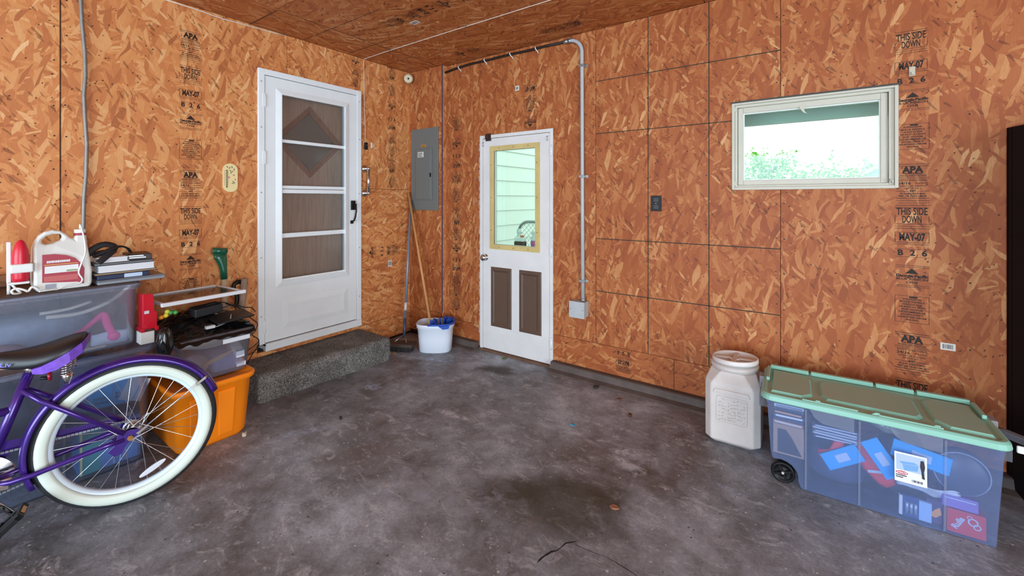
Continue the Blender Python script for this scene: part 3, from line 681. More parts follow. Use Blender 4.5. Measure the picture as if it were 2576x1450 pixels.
m = MB(); m.tube([(sc_+0.004, -0.004, sb+0.018), (sc_+0.012, -0.008, sb+0.010), (sc_+0.020, -0.004, sb+0.016), (sc_+0.018, -0.006, sb-0.004)], 0.005, 6); P3(m, 'corner_clip', VIN)
for zz in (sb+0.01, sd-0.01):
    m = MB(); m.box((W1[0]+0.012, -0.006, zz-0.012), (W1[0]+0.024, 0.010, zz+0.012)); P3(m, 'pivot_clip', VIN)

# ------------------------------------------------------------------ outside, seen through the glass
grassm = mat('lawn_ground', '5c7a3e', 0.9, var=0.4, vscale=3)
m = MB(); m.box((-8, 0.22, -0.3), (30, 45, -0.12)); o = struct(m.build('trim_1', mat('pale_patio', 'a9a69c', 0.9, var=0.15))); o.name = 'ground'
house = struct(empty('wall_house', (0, 0.2, 0)))
SID = mat('pale_lap_siding', 'e2ebe4', 0.5)
for i in range(14):
    zz = 0.02+i*0.204
    m = MB(); m.add([(-0.02, 0.2, zz), (-0.02, 7.2, zz), (-0.035, 7.2, zz+0.206), (-0.035, 0.2, zz+0.206), (-0.033, 0.2, zz-0.001), (-0.033, 7.2, zz-0.001)], [(0, 1, 2, 3), (0, 4, 5, 1)])
    o = m.build('siding_board', SID, house, solidify=0.0); o.location = (0, -0.2, 0)
m = MB(); m.box((-0.2, 0.2, -0.12), (-0.036, 7.2, 2.9)); o = m.build('sheathing', mat('white_sheathing', 'd8dcd8', 0.8), house); o.location = (0, -0.2, 0)
m = MB(); m.box((-0.035, 3.22, 1.50), (0.03, 3.34, 2.8)); m.box((0.028, 3.20, 1.50), (0.036, 3.24, 2.8)); o = m.build('corner_board', WHITE, house); o.location = (0, -0.2, 0)
# roof overhang of the garage above the window
eave = struct(empty('trim_1', (2.5, 0.14, 2.0)))
for i in range(9):
    xa = 1.75+i*0.46; m = MB(); m.box((xa+0.003, 0.141, 2.035), (xa+0.457, 0.62, 2.045)); o = m.build('soffit_panel', mat('soffit_white', 'f0f6f0', 0.6), eave); o.location = -Vector(eave.location)
m = MB(); m.box((1.75, 0.62, 1.955), (5.9, 0.645, 2.20)); m.box((1.75, 0.60, 1.955), (5.9, 0.625, 1.97)); o = m.build('fascia', mat('grey_fascia', 'cfdadb', 0.5), eave); o.location = -Vector(eave.location)
# tree beyond the window
LEAF = mat('leaf_green', '8fc46a', 0.5, trans=0.0)
LEAF.node_tree.nodes['Principled BSDF'].inputs['Base Color'].default_value = lin('86c452')
tree = thing('leafy_tree', 'bright green leafy tree outside the window at the lower left', 'tree', (2.9, 7.0, -0.12))
m = MB(); m.tube([(0, 0, 0), (0.05, 0, 0.8), (-0.02, 0.03, 1.6)], [0.09, 0.07, 0.04], 8)
for q in range(6):
    a = q*1.05; m.tube([(0.02, 0, 0.9+q*0.08), (0.35*math.cos(a), 0.35*math.sin(a), 1.4+q*0.05), (0.8*math.cos(a), 0.7*math.sin(a), 1.8)], [0.03, 0.02, 0.008], 6)
m.build('trunk', mat('bark', '5b4a3a', 0.9), tree)
rng = random.Random(3); m = MB()
def leaf_at(mb, c, s, rng):
    M = Matrix.Translation(c) @ Matrix.Rotation(rng.uniform(0, 6.3), 4, 'Z') @ Matrix.Rotation(rng.uniform(-1.2, 1.2), 4, 'X') @ Matrix.Rotation(rng.uniform(0, 6.3), 4, 'Z')
    mb.add([M @ Vector(p) for p in ((0, 0, 0), (0.35*s, 0.4*s, 0.05*s), (0, s, 0), (-0.35*s, 0.4*s, 0.05*s))], [(0, 1, 2, 3)])
blobs = [(-0.58, 0, 2.0, 0.40), (-0.25, 0, 1.95, 0.38), (-0.03, 0.05, 2.22, 0.24), (-0.42, 0.1, 2.25, 0.22), (0.15, 0, 1.78, 0.36), (0.40, 0.1, 1.74, 0.34), (0.65, 0, 1.80, 0.36), (0.95, 0.1, 1.84, 0.36), (1.2, 0.1, 1.78, 0.3), (-1.0, 0, 1.9, 0.4), (0.3, 0.1, 1.5, 0.6), (-0.5, 0.1, 1.6, 0.5)]
for bx, by, bz, br in blobs:
    for i in range(int(480*br/0.4)):
        v = Vector((rng.gauss(0, .5), rng.gauss(0, .5), rng.gauss(0, .5)))*br; leaf_at(m, Vector((bx, by, bz))+v, rng.uniform(0.05, 0.09), rng)
o = m.build('leaves', LEAF, tree, merge=False); o['kind'] = 'stuff'
# neighbouring house corner at the right of the window
nb = thing('neighbour_house', 'grey house corner with white roof edge outside the window at right', 'house', (5.0, 14.0, -0.12))
m = MB(); m.box((0, 0, 0), (6, 5, 2.45)); m.build('wall', mat('grey_siding', '8fa0a6', 0.7), nb)
m = MB(); m.box((-0.10, -0.3, 2.42), (6.3, 5.4, 2.52)); m.build('eaves', WHITE, nb)
m = MB(); m.prism([(-0.4, 2.52), (5.5, 2.52), (2.5, 2.95)], -0.12, 6.3, frame_mat((0, 0, 0), (0, 1, 0), (0, 0, 1))); m.build('roof', mat('roof_shingle', 'a9adb0', 0.9), nb)
m = MB(); m.box((0.12, -0.02, 1.4), (1.2, 0.03, 2.3)); m.build('window', mat('dark_window', '3d474c', 0.2), nb)
# chain-link gate beyond the back door
gate = thing('chain_link_gate', 'low grey chain-link gate with rounded frame outside the back door', 'gate', (0.42, 1.35, -0.12))
GALV = mat('galvanised_tube', 'b9c2c6', 0.4, 0.6)
gw, gh, rr_ = 1.5, 1.24, 0.14
path = [(0, 0, 0.08), (0, 0, gh-rr_)]+[(rr_-rr_*math.cos(a*PI/12), 0, gh-rr_+rr_*math.sin(a*PI/12)) for a in range(1, 7)]+[(gw-rr_, 0, gh)]+[(gw-rr_+rr_*math.sin(a*PI/12), 0, gh-rr_+rr_*math.cos(a*PI/12)) for a in range(1, 7)]+[(gw, 0, 0.08)]
m = MB(); m.tube(path, 0.019, 8); m.cyl((0, 0, 0.10), (gw, 0, 0.10), 0.017, n=8); m.build('gate_frame', GALV, gate)
m = MB(); st = 0.062; n_ = int(gw/st)
for i in range(-20, n_+1):
    for sgn in (1, -1):
        # one bent wire as a diagonal, clipped to the gate frame
        xa = i*st; 
        if sgn == 1: p0, p1 = (xa, 0.12), (xa+1.1, 1.22)
        else: p0, p1 = (xa+1.1, 0.12), (xa, 1.22)
        (ax, az), (bx, bz) = p0, p1
        t0, t1 = 0.0, 1.0; dx = bx-ax
        for lim, s_ in ((0.01, 1), (gw-0.01, -1)):
            ta = (lim-ax)/dx
            if (dx > 0) == (s_ == 1): t0 = max(t0, ta)
            else: t1 = min(t1, ta)
        if t1-t0 > 0.02:
            m.cyl((ax+dx*t0, 0.003*sgn, az+(bz-az)*t0), (ax+dx*t1, 0.003*sgn, az+(bz-az)*t1), 0.0022, n=4, caps=False)
o = m.build('wire_mesh', GALV, gate, merge=False); o['kind'] = 'stuff'
stand = thing('plant_stand', 'small weathered wooden stand holding bottles outside the back door', 'stand', (1.16, 0.34, -0.12))
WEATH = mat('weathered_wood', '8d7f72', 0.85, var=0.3)
m = MB(); m.box((-0.22, -0.09, 1.005), (0.22, 0.09, 1.03)); m.build('stand_top', WEATH, stand)
for ax in (-0.19, 0.19):
    for ay in (-0.07, 0.07):
        m = MB(); m.box((ax-0.015, ay-0.015, 0), (ax+0.015, ay+0.015, 1.005)); m.build('leg', WEATH, stand)
def bottle(x, y, z, r, h, cap_r, cap_h, body, cap, label, bandmat=None, band=None, nm='bottle'):
    t = thing(nm, label, 'bottle', (x, y, z), group='bottles outside the back door')
    m = MB(); m.lathe([(0, 0), (r*0.94, 0), (r, r*0.1), (r, h*0.72), (r*0.85, h*0.82), (cap_r*0.8, h*0.9), (cap_r*0.8, h)], 20); m.build('bottle_body', body, t)
    m = MB(); m.lathe([(0, h), (cap_r, h), (cap_r, h+cap_h), (0, h+cap_h)], 16); m.build('cap', cap, t)
    if bandmat:
        m = MB(); m.lathe([(r*1.02, h*band[0]), (r*1.02, h*band[1])], 20); m.build('label_band', bandmat, t)
    return t
WB = mat('white_plastic', 'e6e8e6', 0.35)
zs = 0.91
bottle(1.090, 0.385, zs, 0.043, 0.15, 0.026, 0.045, WB, WB, 'tall white bottle with blue label outside the back door', mat('blue_label', '5a78c8', 0.5), (0.25, 0.68))
bottle(1.262, 0.385, zs, 0.034, 0.15, 0.028, 0.03, WB, WB, 'slim white bottle with pink label outside the back door', mat('pink_label', 'd977b8', 0.5), (0.10, 0.62))
t = thing('brown_jar', 'squat dark brown jar with orange cap outside the back door', 'jar', (1.165, 0.29, zs))
m = MB(); m.box((-0.055, -0.03, 0.0), (0.055, 0.03, 0.085)); m.build('jar_body', mat('brown_glassy', '4a3a30', 0.3), t, bevel=0.008)
m = MB(); m.box((-0.052, -0.028, 0.0855), (0.052, 0.028, 0.125)); m.build('jar_shoulder', WB, t, bevel=0.006)
m = MB(); m.cyl((0.022, 0, 0.126), (0.022, 0, 0.145), 0.02, n=14); m.build('cap', mat('orange_cap', 'd97a5c', 0.4), t)
# ------------------------------------------------------------------ things: helpers
def put(mb, name, material, t, **k):
    """part of a thing whose geometry was written in room coordinates (thing not turned)"""
    o = mb.build(name, material, t, **k); o.location = -Vector(t.location); return o
def sub(mb, name, material, part, **k):
    return mb.build(name, material, part, **k)
def rrect(hx, hy, r, n=5):
    """rounded rectangle outline"""
    out = []
    for cx, cy, a0 in ((hx-r, hy-r, 0), (-hx+r, hy-r, PI/2), (-hx+r, -hy+r, PI), (hx-r, -hy+r, 1.5*PI)):
        for i in range(n+1): a = a0+PI/2*i/n; out.append((cx+r*math.cos(a), cy+r*math.sin(a)))
    return out
def ringz(pts, z, M=None):
    M = M or Matrix.Identity(4); return [M @ Vector((x, y, z)) for x, y in pts]
def shell(rings_out, rings_in, mb=None):
    """open-topped container: outer skin, rim, inner skin and floor"""
    mb = mb or MB(); mb.loft(rings_out+rings_in[::-1], cap0=True, cap1=True); return mb
def tray_shell(mb, lv, t=0.003, r=0.04, zf=0.004):
    """lv: list of (z, hx, hy) outer levels from the bottom up"""
    o = [ringz(rrect(hx, hy, r), z) for z, hx, hy in lv]; i = [ringz(rrect(hx-t, hy-t, r-t*0.8), max(z, lv[0][0]+zf)) for z, hx, hy in lv]
    return shell(o, i, mb)

# ------------------------------------------------------------------ breaker panel and corner fittings
PANELG = mat('grey_panel_enamel', '6a6d6a', 0.42)
t = thing('breaker_panel', 'tall grey steel breaker panel on the corner wall beside the back door', 'breaker panel', (0.231, BY, 1.287))
m = MB(); m.box((0.036, BY-0.012, 1.287), (0.426, BY-0.0005, 2.115)); put(m, 'cover_plate', PANELG, t, bevel=0.003)
m = MB(); m.box((0.112, BY-0.022, 1.388), (0.350, BY-0.012, 1.912)); put(m, 'door_surround', PANELG, t, bevel=0.004)
m = MB(); m.box((0.122, BY-0.029, 1.398), (0.340, BY-0.020, 1.902)); put(m, 'panel_door', PANELG, t, bevel=0.006, seg=3)
m = MB(); m.box((0.185, BY-0.0135, 1.925), (0.255, BY-0.0118, 1.95)); M_ = frame_mat((0, BY-0.0138, 0), (1, 0, 0), (0, 0, 1)); o = put(m, 'warning_label', mat('orange_label', 'c98a2e', 0.5), t); lab(o, 'orange warning label')
m = MB(); 
for i in range(2): rect(m, 0.192, 1.943-i*0.010, 0.248, 1.939-i*0.010, M_, 0.0004)
sub(m, 'label_print', BLACK, o, merge=False)
m = MB(); m.box((0.155, BY-0.0302, 1.822), (0.240, BY-0.0288, 1.876)); o = put(m, 'rating_label', mat('label_paper', 'd5d3cd', 0.6), t); lab(o, 'white rating label')
M_ = frame_mat((0, BY-0.0305, 0), (1, 0, 0), (0, 0, 1)); m = MB()
for i, w_ in enumerate((0.06, 0.07, 0.05, 0.066)): rect(m, 0.162, 1.866-i*0.011, 0.162+w_, 1.861-i*0.011, M_, 0.0003)
sub(m, 'label_print', BLACK, o, merge=False)
for xx, zz in ((0.055, 1.32), (0.055, 1.70), (0.055, 2.085), (0.408, 1.32), (0.408, 1.70), (0.408, 2.085)):
    m = MB(); m.cyl((xx, BY-0.012, zz), (xx, BY-0.016, zz), 0.006, n=8); put(m, 'screw', STEEL, t)
for xx, zz in ((0.147, 1.60), (0.328, 1.47), (0.328, 1.60), (0.328, 1.72), (0.328, 1.84)):
    m = MB(); m.cyl((xx, BY-0.029, zz), (xx, BY-0.0315, zz), 0.005, n=8); put(m, 'rivet', STEEL, t)
m = MB(); m.box((0.33, BY-0.034, 1.62), (0.343, BY-0.028, 1.66)); put(m, 'door_latch', BLACK, t)

t = thing('ceiling_siren', 'small beige round sounder mounted up in the ceiling corner', 'siren', (0.05, -0.11, 2.60))
d_ = Vector((1, -0.9, -0.25)).normalized(); q = d_.to_track_quat('Z', 'Y').to_matrix().to_4x4(); Mq = Matrix.Translation((0.05, -0.115, 2.635)) @ q
BEIGE = mat('beige_plastic', 'cfc0a0', 0.45)
m = MB(); m.lathe([(0, 0), (0.046, 0), (0.048, 0.012), (0.04, 0.03), (0.026, 0.036), (0.02, 0.030), (0, 0.030)], 22, Mq); put(m, 'siren_body', BEIGE, t)
m = MB(); m.lathe([(0, 0.0302), (0.009, 0.0302), (0.009, 0.034), (0, 0.034)], 12, Mq); put(m, 'siren_grille', BLACK, t)
m = MB(); m.cyl((0.0005, -0.08, 2.66), (0.05, -0.115, 2.637), 0.014, n=8); put(m, 'bracket', BEIGE, t)

# white pull cord along the ceiling and down to the black button
WCORD = mat('white_cord', 'e0cfc0', 0.6)
t = thing('ceiling_wire', 'thin white cord stapled across the ceiling and hanging beside the storm door', 'cord', (0.02, -0.62, 2.70))
m = MB(); m.tube([(5.2, -0.70, H-0.004), (3.6, -0.668, H-0.004), (2.03, -0.642, H-0.004), (1.0, -0.636, H-0.004), (0.3, -0.628, H-0.004), (0.03, -0.622, H-0.006), (0.008, -0.62, H-0.02), (0.006, -0.613, 2.4), (0.006, -0.604, 2.1), (0.006, -0.599, 1.93)], 0.0028, 6); put(m, 'cord_run', WCORD, t)
for xx in (0.4, 1.3, 2.2, 3.1):
    m = MB(); m.box((xx-0.004, -0.655, H-0.008), (xx+0.004, -0.625, H-0.0005)); put(m, 'staple', STEEL, t)
t = thing('black_button', 'small black push button hanging on the white cord by the storm door', 'button', (0.001, -0.597, 1.865))
m = MB(); m.box((0.001, -0.612, 1.865), (0.022, -0.582, 1.932)); put(m, 'button_case', BLACK, t, bevel=0.004)
m = MB(); m.cyl((0.022, -0.597, 1.905), (0.026, -0.597, 1.905), 0.008, n=14); put(m, 'push_button', mat('dark_grey_plastic', '3a3a3e', 0.5), t)
t = thing('wall_hook', 'little white plastic hook stuck between button and stamped column', 'hook', (0.001, -0.53, 1.89))
m = MB(); m.box((0.001, -0.538, 1.885), (0.006, -0.522, 1.94)); put(m, 'hook_plate', WB, t, bevel=0.002)
m = MB(); m.tube([(0.006, -0.53, 1.905), (0.016, -0.53, 1.895), (0.02, -0.53, 1.908)], 0.003, 6); put(m, 'hook_arm', WB, t)
t = thing('wall_clip', 'small pale plastic clip on the right wall above the window corner', 'clip', (3.885, -0.001, 2.055))
m = MB(); m.box((3.872, -0.006, 2.055), (3.897, -0.001, 2.105)); put(m, 'clip_plate', mat('pale_clip', 'b9b5a0', 0.5), t, bevel=0.002)
m = MB(); m.box((3.880, -0.018, 2.06), (3.89, -0.006, 2.075)); put(m, 'clip_tongue', mat('pale_clip', 'b9b5a0', 0.5), t)
# chrome grab bar
t = thing('grab_bar', 'short chrome grab bar fixed upright beside the storm door', 'grab bar', (0.001, -0.603, 1.45))
for zz in (1.684, 1.455):
    Mg = Matrix.Translation((0.0005, -0.603, zz)) @ Matrix.Rotation(PI/2, 4, 'Y')
    m = MB(); m.lathe([(0, 0), (0.036, 0), (0.036, 0.006), (0.026, 0.016), (0.016, 0.020), (0.015, 0.05), (0, 0.05)], 20, Mg); put(m, 'flange', CHROME, t)
    m = MB(); m.ball((0.056, -0.600, zz), 0.017, 14, 10); put(m, 'elbow', CHROME, t)
m = MB(); m.cyl((0.056, -0.600, 1.455), (0.056, -0.600, 1.684), 0.0135, n=16); put(m, 'bar', CHROME, t)
# painted thermometer
t = thing('thermometer', 'pale yellow oval wall thermometer painted with flowers', 'thermometer', (0.001, -1.741, 1.45))
Mt = frame_mat((0.001, -1.741, 1.554), (0, 1, 0), (0, 0, 1))
m = MB(); m.prism(rrect(0.048, 0.103, 0.046, 8), 0.0, 0.006, Mt); put(m, 'plaque', mat('cream_enamel', 'ecd9a0', 0.4), t)
m = MB(); m.cyl(Mt @ Vector((-0.024, -0.062, 0.008)), Mt @ Vector((-0.024, 0.058, 0.008)), 0.0022, n=6); m.ball(Mt @ Vector((-0.024, -0.066, 0.008)), 0.005, 8, 6); put(m, 'glass_tube', mat('dark_spirit', '4a3330', 0.3), t)
m = MB()
for i in range(13): rect(m, -0.040, -0.052+i*0.0085, -0.031 if i % 2 else -0.028, -0.050+i*0.0085, Mt, 0.0065); rect(m, -0.019, -0.052+i*0.0085, -0.012, -0.050+i*0.0085, Mt, 0.0065)
put(m, 'scale_marks', mat('scale_brown', '6a5a48', 0.6), t, merge=False)
m = MB()
for (x, y, a, l_) in ((-0.02, 0.078, 0.4, 0.02), (-0.005, 0.072, -0.3, 0.022), (0.01, 0.078, 0.2, 0.024), (0.0, 0.052, 0.9, 0.02), (0.012, 0.045, -0.6, 0.02), (0.024, 0.058, 0.3, 0.018), (0.018, -0.028, 0.5, 0.018), (0.026, -0.036, -0.2, 0.02), (0.014, -0.040, 1.1, 0.016), (0.003, 0.036, 0.1, 0.018)):
    c_, s_ = math.cos(a), math.sin(a); poly(m, [(x-s_*l_*.5, y+c_*l_*.5), (x+c_*.003, y+s_*.003), (x+s_*l_*.5, y-c_*l_*.5), (x-c_*.003, y-s_*.003)], Mt, 0.0066)
put(m, 'painted_leaves', mat('painted_leaf', '2f4434', 0.6), t, merge=False)
m = MB()
for (x, y, r_) in ((0.022, 0.02, 0.009), (-0.010, 0.003, 0.010), (0.032, -0.012, 0.008), (0.025, 0.066, 0.006)):
    m = MB(); poly(m, [(x+r_*(0.7+0.3*math.cos(5*i*PI/8))*math.cos(i*PI/8), y+r_*(0.7+0.3*math.cos(5*i*PI/8))*math.sin(i*PI/8)) for i in range(16)], Mt, 0.0068)
    put(m, 'painted_flower', mat('painted_flower', 'd8737c', 0.6), t, merge=False)
# flexible metal conduit on the left wall
t = thing('flexible_conduit', 'grey flexible metal conduit running down the far left wall', 'conduit', (0.012, -2.51, 0.95))
m = MB(); pts = [(0.013, -2.524, 2.71), (0.013, -2.520, 2.60), (0.013, -2.513, 2.42), (0.013, -2.501, 2.25), (0.013, -2.499, 2.12), (0.013, -2.505, 2.0), (0.013, -2.501, 1.88), (0.013, -2.493, 1.72), (0.013, -2.496, 1.55), (0.013, -2.505, 1.4), (0.013, -2.507, 1.25), (0.013, -2.505, 0.96)]
fine = []
for i in range(len(pts)-1):
    a, b = Vector(pts[i]), Vector(pts[i+1]); n_ = int((b-a).length/0.006)
    fine += [a.lerp(b, j/n_) for j in range(n_)]
m.tube(fine, [0.0098 if j % 2 else 0.0080 for j in range(len(fine))], 8); put(m, 'conduit_tube', mat('dull_conduit_steel', '8f8c88', 0.5, 0.35, var=0.15, vscale=40), t)
for zz, yy in ((1.06, -2.506),):
    m = MB(); m.box((0.001, yy-0.022, zz-0.006), (0.026, yy+0.012, zz+0.006)); put(m, 'strap', STEEL, t)
# thin cable along the ceiling edge over the storm door
t = thing('edge_cable', 'thin white cable tacked along the left wall at the ceiling', 'cable', (0.006, -1.35, 2.70))
m = MB(); m.tube([(0.006, -2.3, 2.705), (0.006, -1.95, 2.700), (0.007, -1.8, 2.690), (0.006, -1.6, 2.698), (0.006, -1.42, 2.702), (0.006, -1.345, 2.710)], 0.004, 6); put(m, 'cable_run', WCORD, t)
# rigid conduit, elbow and junction box
t = thing('conduit_pipe', 'grey rigid conduit running down the right wall to a square box', 'conduit', (1.965, -0.02, 0.48))
PIPEG = mat('painted_conduit', 'b2b6b8', 0.45, var=0.08)
m = MB(); pp = [(1.972, -0.020, 0.60), (1.968, -0.020, 1.4), (1.964, -0.020, 2.52)]+[(1.855+0.109*math.cos(a*PI/16), -0.020, 2.56+0.109*math.sin(a*PI/16)) for a in range(0, 8)]+[(1.855, -0.020, 2.669)]
m.tube(pp, 0.0145, 12); put(m, 'pipe', PIPEG, t)
m = MB(); m.cyl((1.872, -0.02, 2.668), (1.845, -0.02, 2.669), 0.021, n=8); m.cyl((1.845, -0.02, 2.669), (1.800, -0.02, 2.670), 0.0175, n=12); m.cyl((1.855, -0.02, 2.682), (1.855, -0.02, 2.70), 0.005, n=8); put(m, 'cable_connector', STEEL, t)
for zz in (2.45, 1.578, 0.755):
    m = MB(); m.box((1.944, -0.0365, zz-0.011), (1.988, -0.001, zz+0.011)); m.box((1.988, -0.004, zz-0.011), (2.008, -0.001, zz+0.011)); put(m, 'pipe_strap', STEEL, t, bevel=0.002)
m = MB(); m.box((1.890, -0.085, 0.480), (2.012, -0.001, 0.598)); put(m, 'junction_box', PIPEG, t, bevel=0.003)
m = MB(); m.box((1.886, -0.0885, 0.476), (2.016, -0.0855, 0.602)); put(m, 'box_cover', PIPEG, t)
m = MB(); m.cyl((1.973, -0.02, 0.598), (1.973, -0.02, 0.618), 0.021, n=10); put(m, 'locknut', STEEL, t)
for xx in (1.90, 2.002):
    m = MB(); m.cyl((xx, -0.0885, 0.54), (xx, -0.0915, 0.54), 0.004, n=8); put(m, 'screw', STEEL, t)
# black service cable with clips
t = thing('service_cable', 'thick black cable clipped under the ceiling above the back door', 'cable', (1.1, -0.02, 2.64))
m = MB(); m.tube([(0.477, -0.018, 2.650), (0.60, -0.017, 2.664), (0.80, -0.017, 2.676), (1.05, -0.017, 2.674), (1.25, -0.017, 2.677), (1.45, -0.017, 2.672), (1.62, -0.018, 2.675), (1.80, -0.02, 2.670)], 0.0105, 10); put(m, 'cable_run', mat('black_cable', '1d1613', 0.5), t)
for xx, zz in ((0.66, 2.665), (0.98, 2.675), (1.27, 2.676), (1.535, 2.672)):
    m = MB(); m.tube([(xx-0.01, -0.001, zz+0.022), (xx-0.006, -0.02, zz+0.017), (xx, -0.031, zz), (xx+0.006, -0.02, zz-0.016), (xx+0.010, -0.006, zz-0.022), (xx+0.010, -0.001, zz-0.035)], 0.004, 6); put(m, 'cable_clip', WHITE, t)
# black outlet
t = thing('wall_outlet', 'black electrical outlet on the right wall left of the window', 'outlet', (2.537, -0.001, 1.318))
m = MB(); m.box((2.500, -0.007, 1.314), (2.574, -0.0008, 1.424)); put(m, 'cover_plate', BLACK, t, bevel=0.002)
for zz in (1.344, 1.394):
    m = MB(); m.box((2.519, -0.010, zz-0.015), (2.555, -0.006, zz+0.015)); o = put(m, 'receptacle', mat('dark_grey_plastic', '3a3a3e', 0.5), t, bevel=0.003)
    m = MB(); m.box((2.528, -0.0105, zz-0.004), (2.531, -0.0098, zz+0.008)); m.box((2.543, -0.0105, zz-0.004), (2.546, -0.0098, zz+0.008)); sub(m, 'slots', mat('slot_black', '050505', 0.6), o)
m = MB(); m.cyl((2.537, -0.007, 1.369), (2.537, -0.009, 1.369), 0.003, n=8); put(m, 'screw', STEEL, t)
# bar-code stickers left on the sheets
def sticker(panel, M, cx, cy, w, h):
    m = MB(); M2 = M @ Matrix.Translation((cx, cy, 0)); m.box((-w/2, -h/2, 0.0002), (w/2, h/2, 0.0008), M2); o = m.build('barcode_sticker', mat('sticker_white', 'dcd9d2', 0.6), panel)
    m = MB(); xx = -w*0.36; r_ = random.Random(int(cx*100))
    while xx < w*0.36:
        b = r_.choice((0.02, 0.03, 0.05))*w; rect(m, xx, -h*0.30, xx+b, h*0.32, M2, 0.0011); xx += b+r_.choice((0.02, 0.03, 0.045))*w
    m.build('barcode', mat('sticker_ink', '3a3634', 0.7), panel, merge=False)
sticker(PL['f'], ML, -0.309, 0.757, 0.048, 0.062); sticker(PR['b'], MR, 1.329, 2.372, 0.042, 0.042); sticker(PR['d'], MR, 4.021, 0.641, 0.056, 0.036); sticker(CE[0, 1], MCe @ Matrix.Translation((0.98, 0.90, 0)) @ Matrix.Rotation(0.1, 4, 'Z'), 0.05, 0.0, 0.075, 0.05)
# screw heads along the sheet edges (recessed, dark)
NAIL = mat('nail_dark', '2a1a14', 0.6)
def nails(panel, M, pts):
    m = MB()
    for a, b in pts: m.cyl(M @ Vector((a, b, 0.0)), M @ Vector((a, b, 0.0012)), 0.0045, n=6)
    o = m.build('nail_heads', NAIL, panel); o['kind'] = 'stuff'
r_ = random.Random(5)
vs_ = lambda x, z0_, z1_, st=0.2: [(x+r_.uniform(-.004, .004), z0_+0.05+i*st+r_.uniform(-.03, .03)) for i in range(int((z1_-z0_-0.05)/st)+1)]
nails(PL['c'], ML, vs_(-2.575, 0.3, 2.7)+vs_(-2.185, 0.3, 2.7, 0.4)+vs_(-1.60, 0.3, 2.7, 0.35)); nails(PL['b'], ML, vs_(-2.62, 0.3, 2.7)+vs_(-3.0, 0.3, 2.7, 0.4))
nails(PL['e'], ML, vs_(-0.63, 1.5, 2.7)+vs_(-0.05, 1.5, 2.65)); nails(PL['f'], ML, vs_(-0.63, 0.25, 1.5)); nails(PL['d'], ML, vs_(-0.98, 2.42, 2.7)+vs_(-1.31, 2.42, 2.7, 0.12))
nails(PR['c'], MR, vs_(2.095, 0.3, 2.7)+vs_(3.27, 0.3, 1.44)+vs_(3.27, 2.05, 2.7)+vs_(2.47, 0.3, 2.7, 0.3)+vs_(2.87, 0.3, 2.7, 0.3)); nails(PR['d'], MR, vs_(3.31, 0.3, 1.44)+vs_(3.31, 2.05, 2.7)+vs_(4.1, 0.3, 2.6, 0.3))
nails(PR['b'], MR, vs_(2.05, 0.3, 2.7)+vs_(0.845, 0.3, 2.7)+vs_(1.72, 0.3, 2.7, 0.3)); nails(PR['a'], MR, vs_(0.80, 0.3, 2.7)+vs_(0.5, 0.3, 2.6, 0.3))

# ------------------------------------------------------------------ carpeted step
def carpet_material():
    k = NT('grey_carpet'); tc = k.new('ShaderNodeTexCoord').outputs['Object']
    n = k.noise(120, 3, 0.7, tc); n2 = k.noise(6, 4, 0.6, tc)
    c = k.ramp(k.math('ADD', k.math('MULTIPLY', n, 0.75), k.math('MULTIPLY', n2, 0.25)), [(0.34, '34322f'), (0.48, '6f6d6a'), (0.62, 'aeaba6')])
    k.link(c, k.b.inputs['Base Color']); k.b.inputs['Roughness'].default_value = 0.95; k.b.inputs['Specular IOR Level'].default_value = 0.1
    bp = k.new('ShaderNodeBump', inp={'Strength': 1.0, 'Distance': 0.012}); k.link(n, bp.inputs['Height']); k.link(bp.outputs[0], k.b.inputs['Normal'])
    return k.m
t = thing('carpeted_step', 'low concrete step covered in grey carpet under the storm door', 'step', (0.0, -1.19, 0.0))
rs = random.Random(11); m = MB()
L0, L1 = -1.712, -0.655
prof = [(0.404, 0.0), (0.410, 0.05), (0.408, 0.10), (0.409, 0.15), (0.402, 0.175), (0.385, 0.190), (0.34, 0.193), (0.25, 0.191), (0.15, 0.192), (0.05, 0.193), (0.002, 0.193)]
pf = []
for i in range(len(prof)-1):
    n_ = max(1, int(math.hypot(prof[i+1][0]-prof[i][0], prof[i+1][1]-prof[i][1])/0.012))
    pf += [(prof[i][0]+(prof[i+1][0]-prof[i][0])*j/n_, prof[i][1]+(prof[i+1][1]-prof[i][1])*j/n_) for j in range(n_)]
pf.append(prof[-1])
ny = 86; vs = []
for j in range(ny+1):
    y = L0+(L1-L0)*j/ny; sk = -0.03+0.07*j/ny; endr = 0.012*max(0, 1-min(j, ny-j)/2.0)
    for i, (x, z) in enumerate(pf):
        w_ = 0.0 if (i == len(pf)-1) else 1.0
        vs.append((max(0.002, x+sk*(x/0.41)+w_*rs.uniform(-.004, .004)-endr*(z < .19)), y+rs.uniform(-.003, .003)*w_, max(0.0, z+w_*rs.uniform(-.004, .004)-endr*0.6*(z > .1)) if i else 0.0))
n_ = len(pf); m.add(vs, [(j*n_+i, j*n_+i+1, (j+1)*n_+i+1, (j+1)*n_+i) for j in range(ny) for i in range(n_-1)], True)
for e, flip in ((0, True), (ny, False)):
    row = vs[e*n_:(e+1)*n_]+[(0.002, vs[e*n_][1], 0.0)]; m.add(row, [tuple(range(n_+1)) if flip else tuple(range(n_, -1, -1))])
put(m, 'carpet', carpet_material(), t, merge=True)

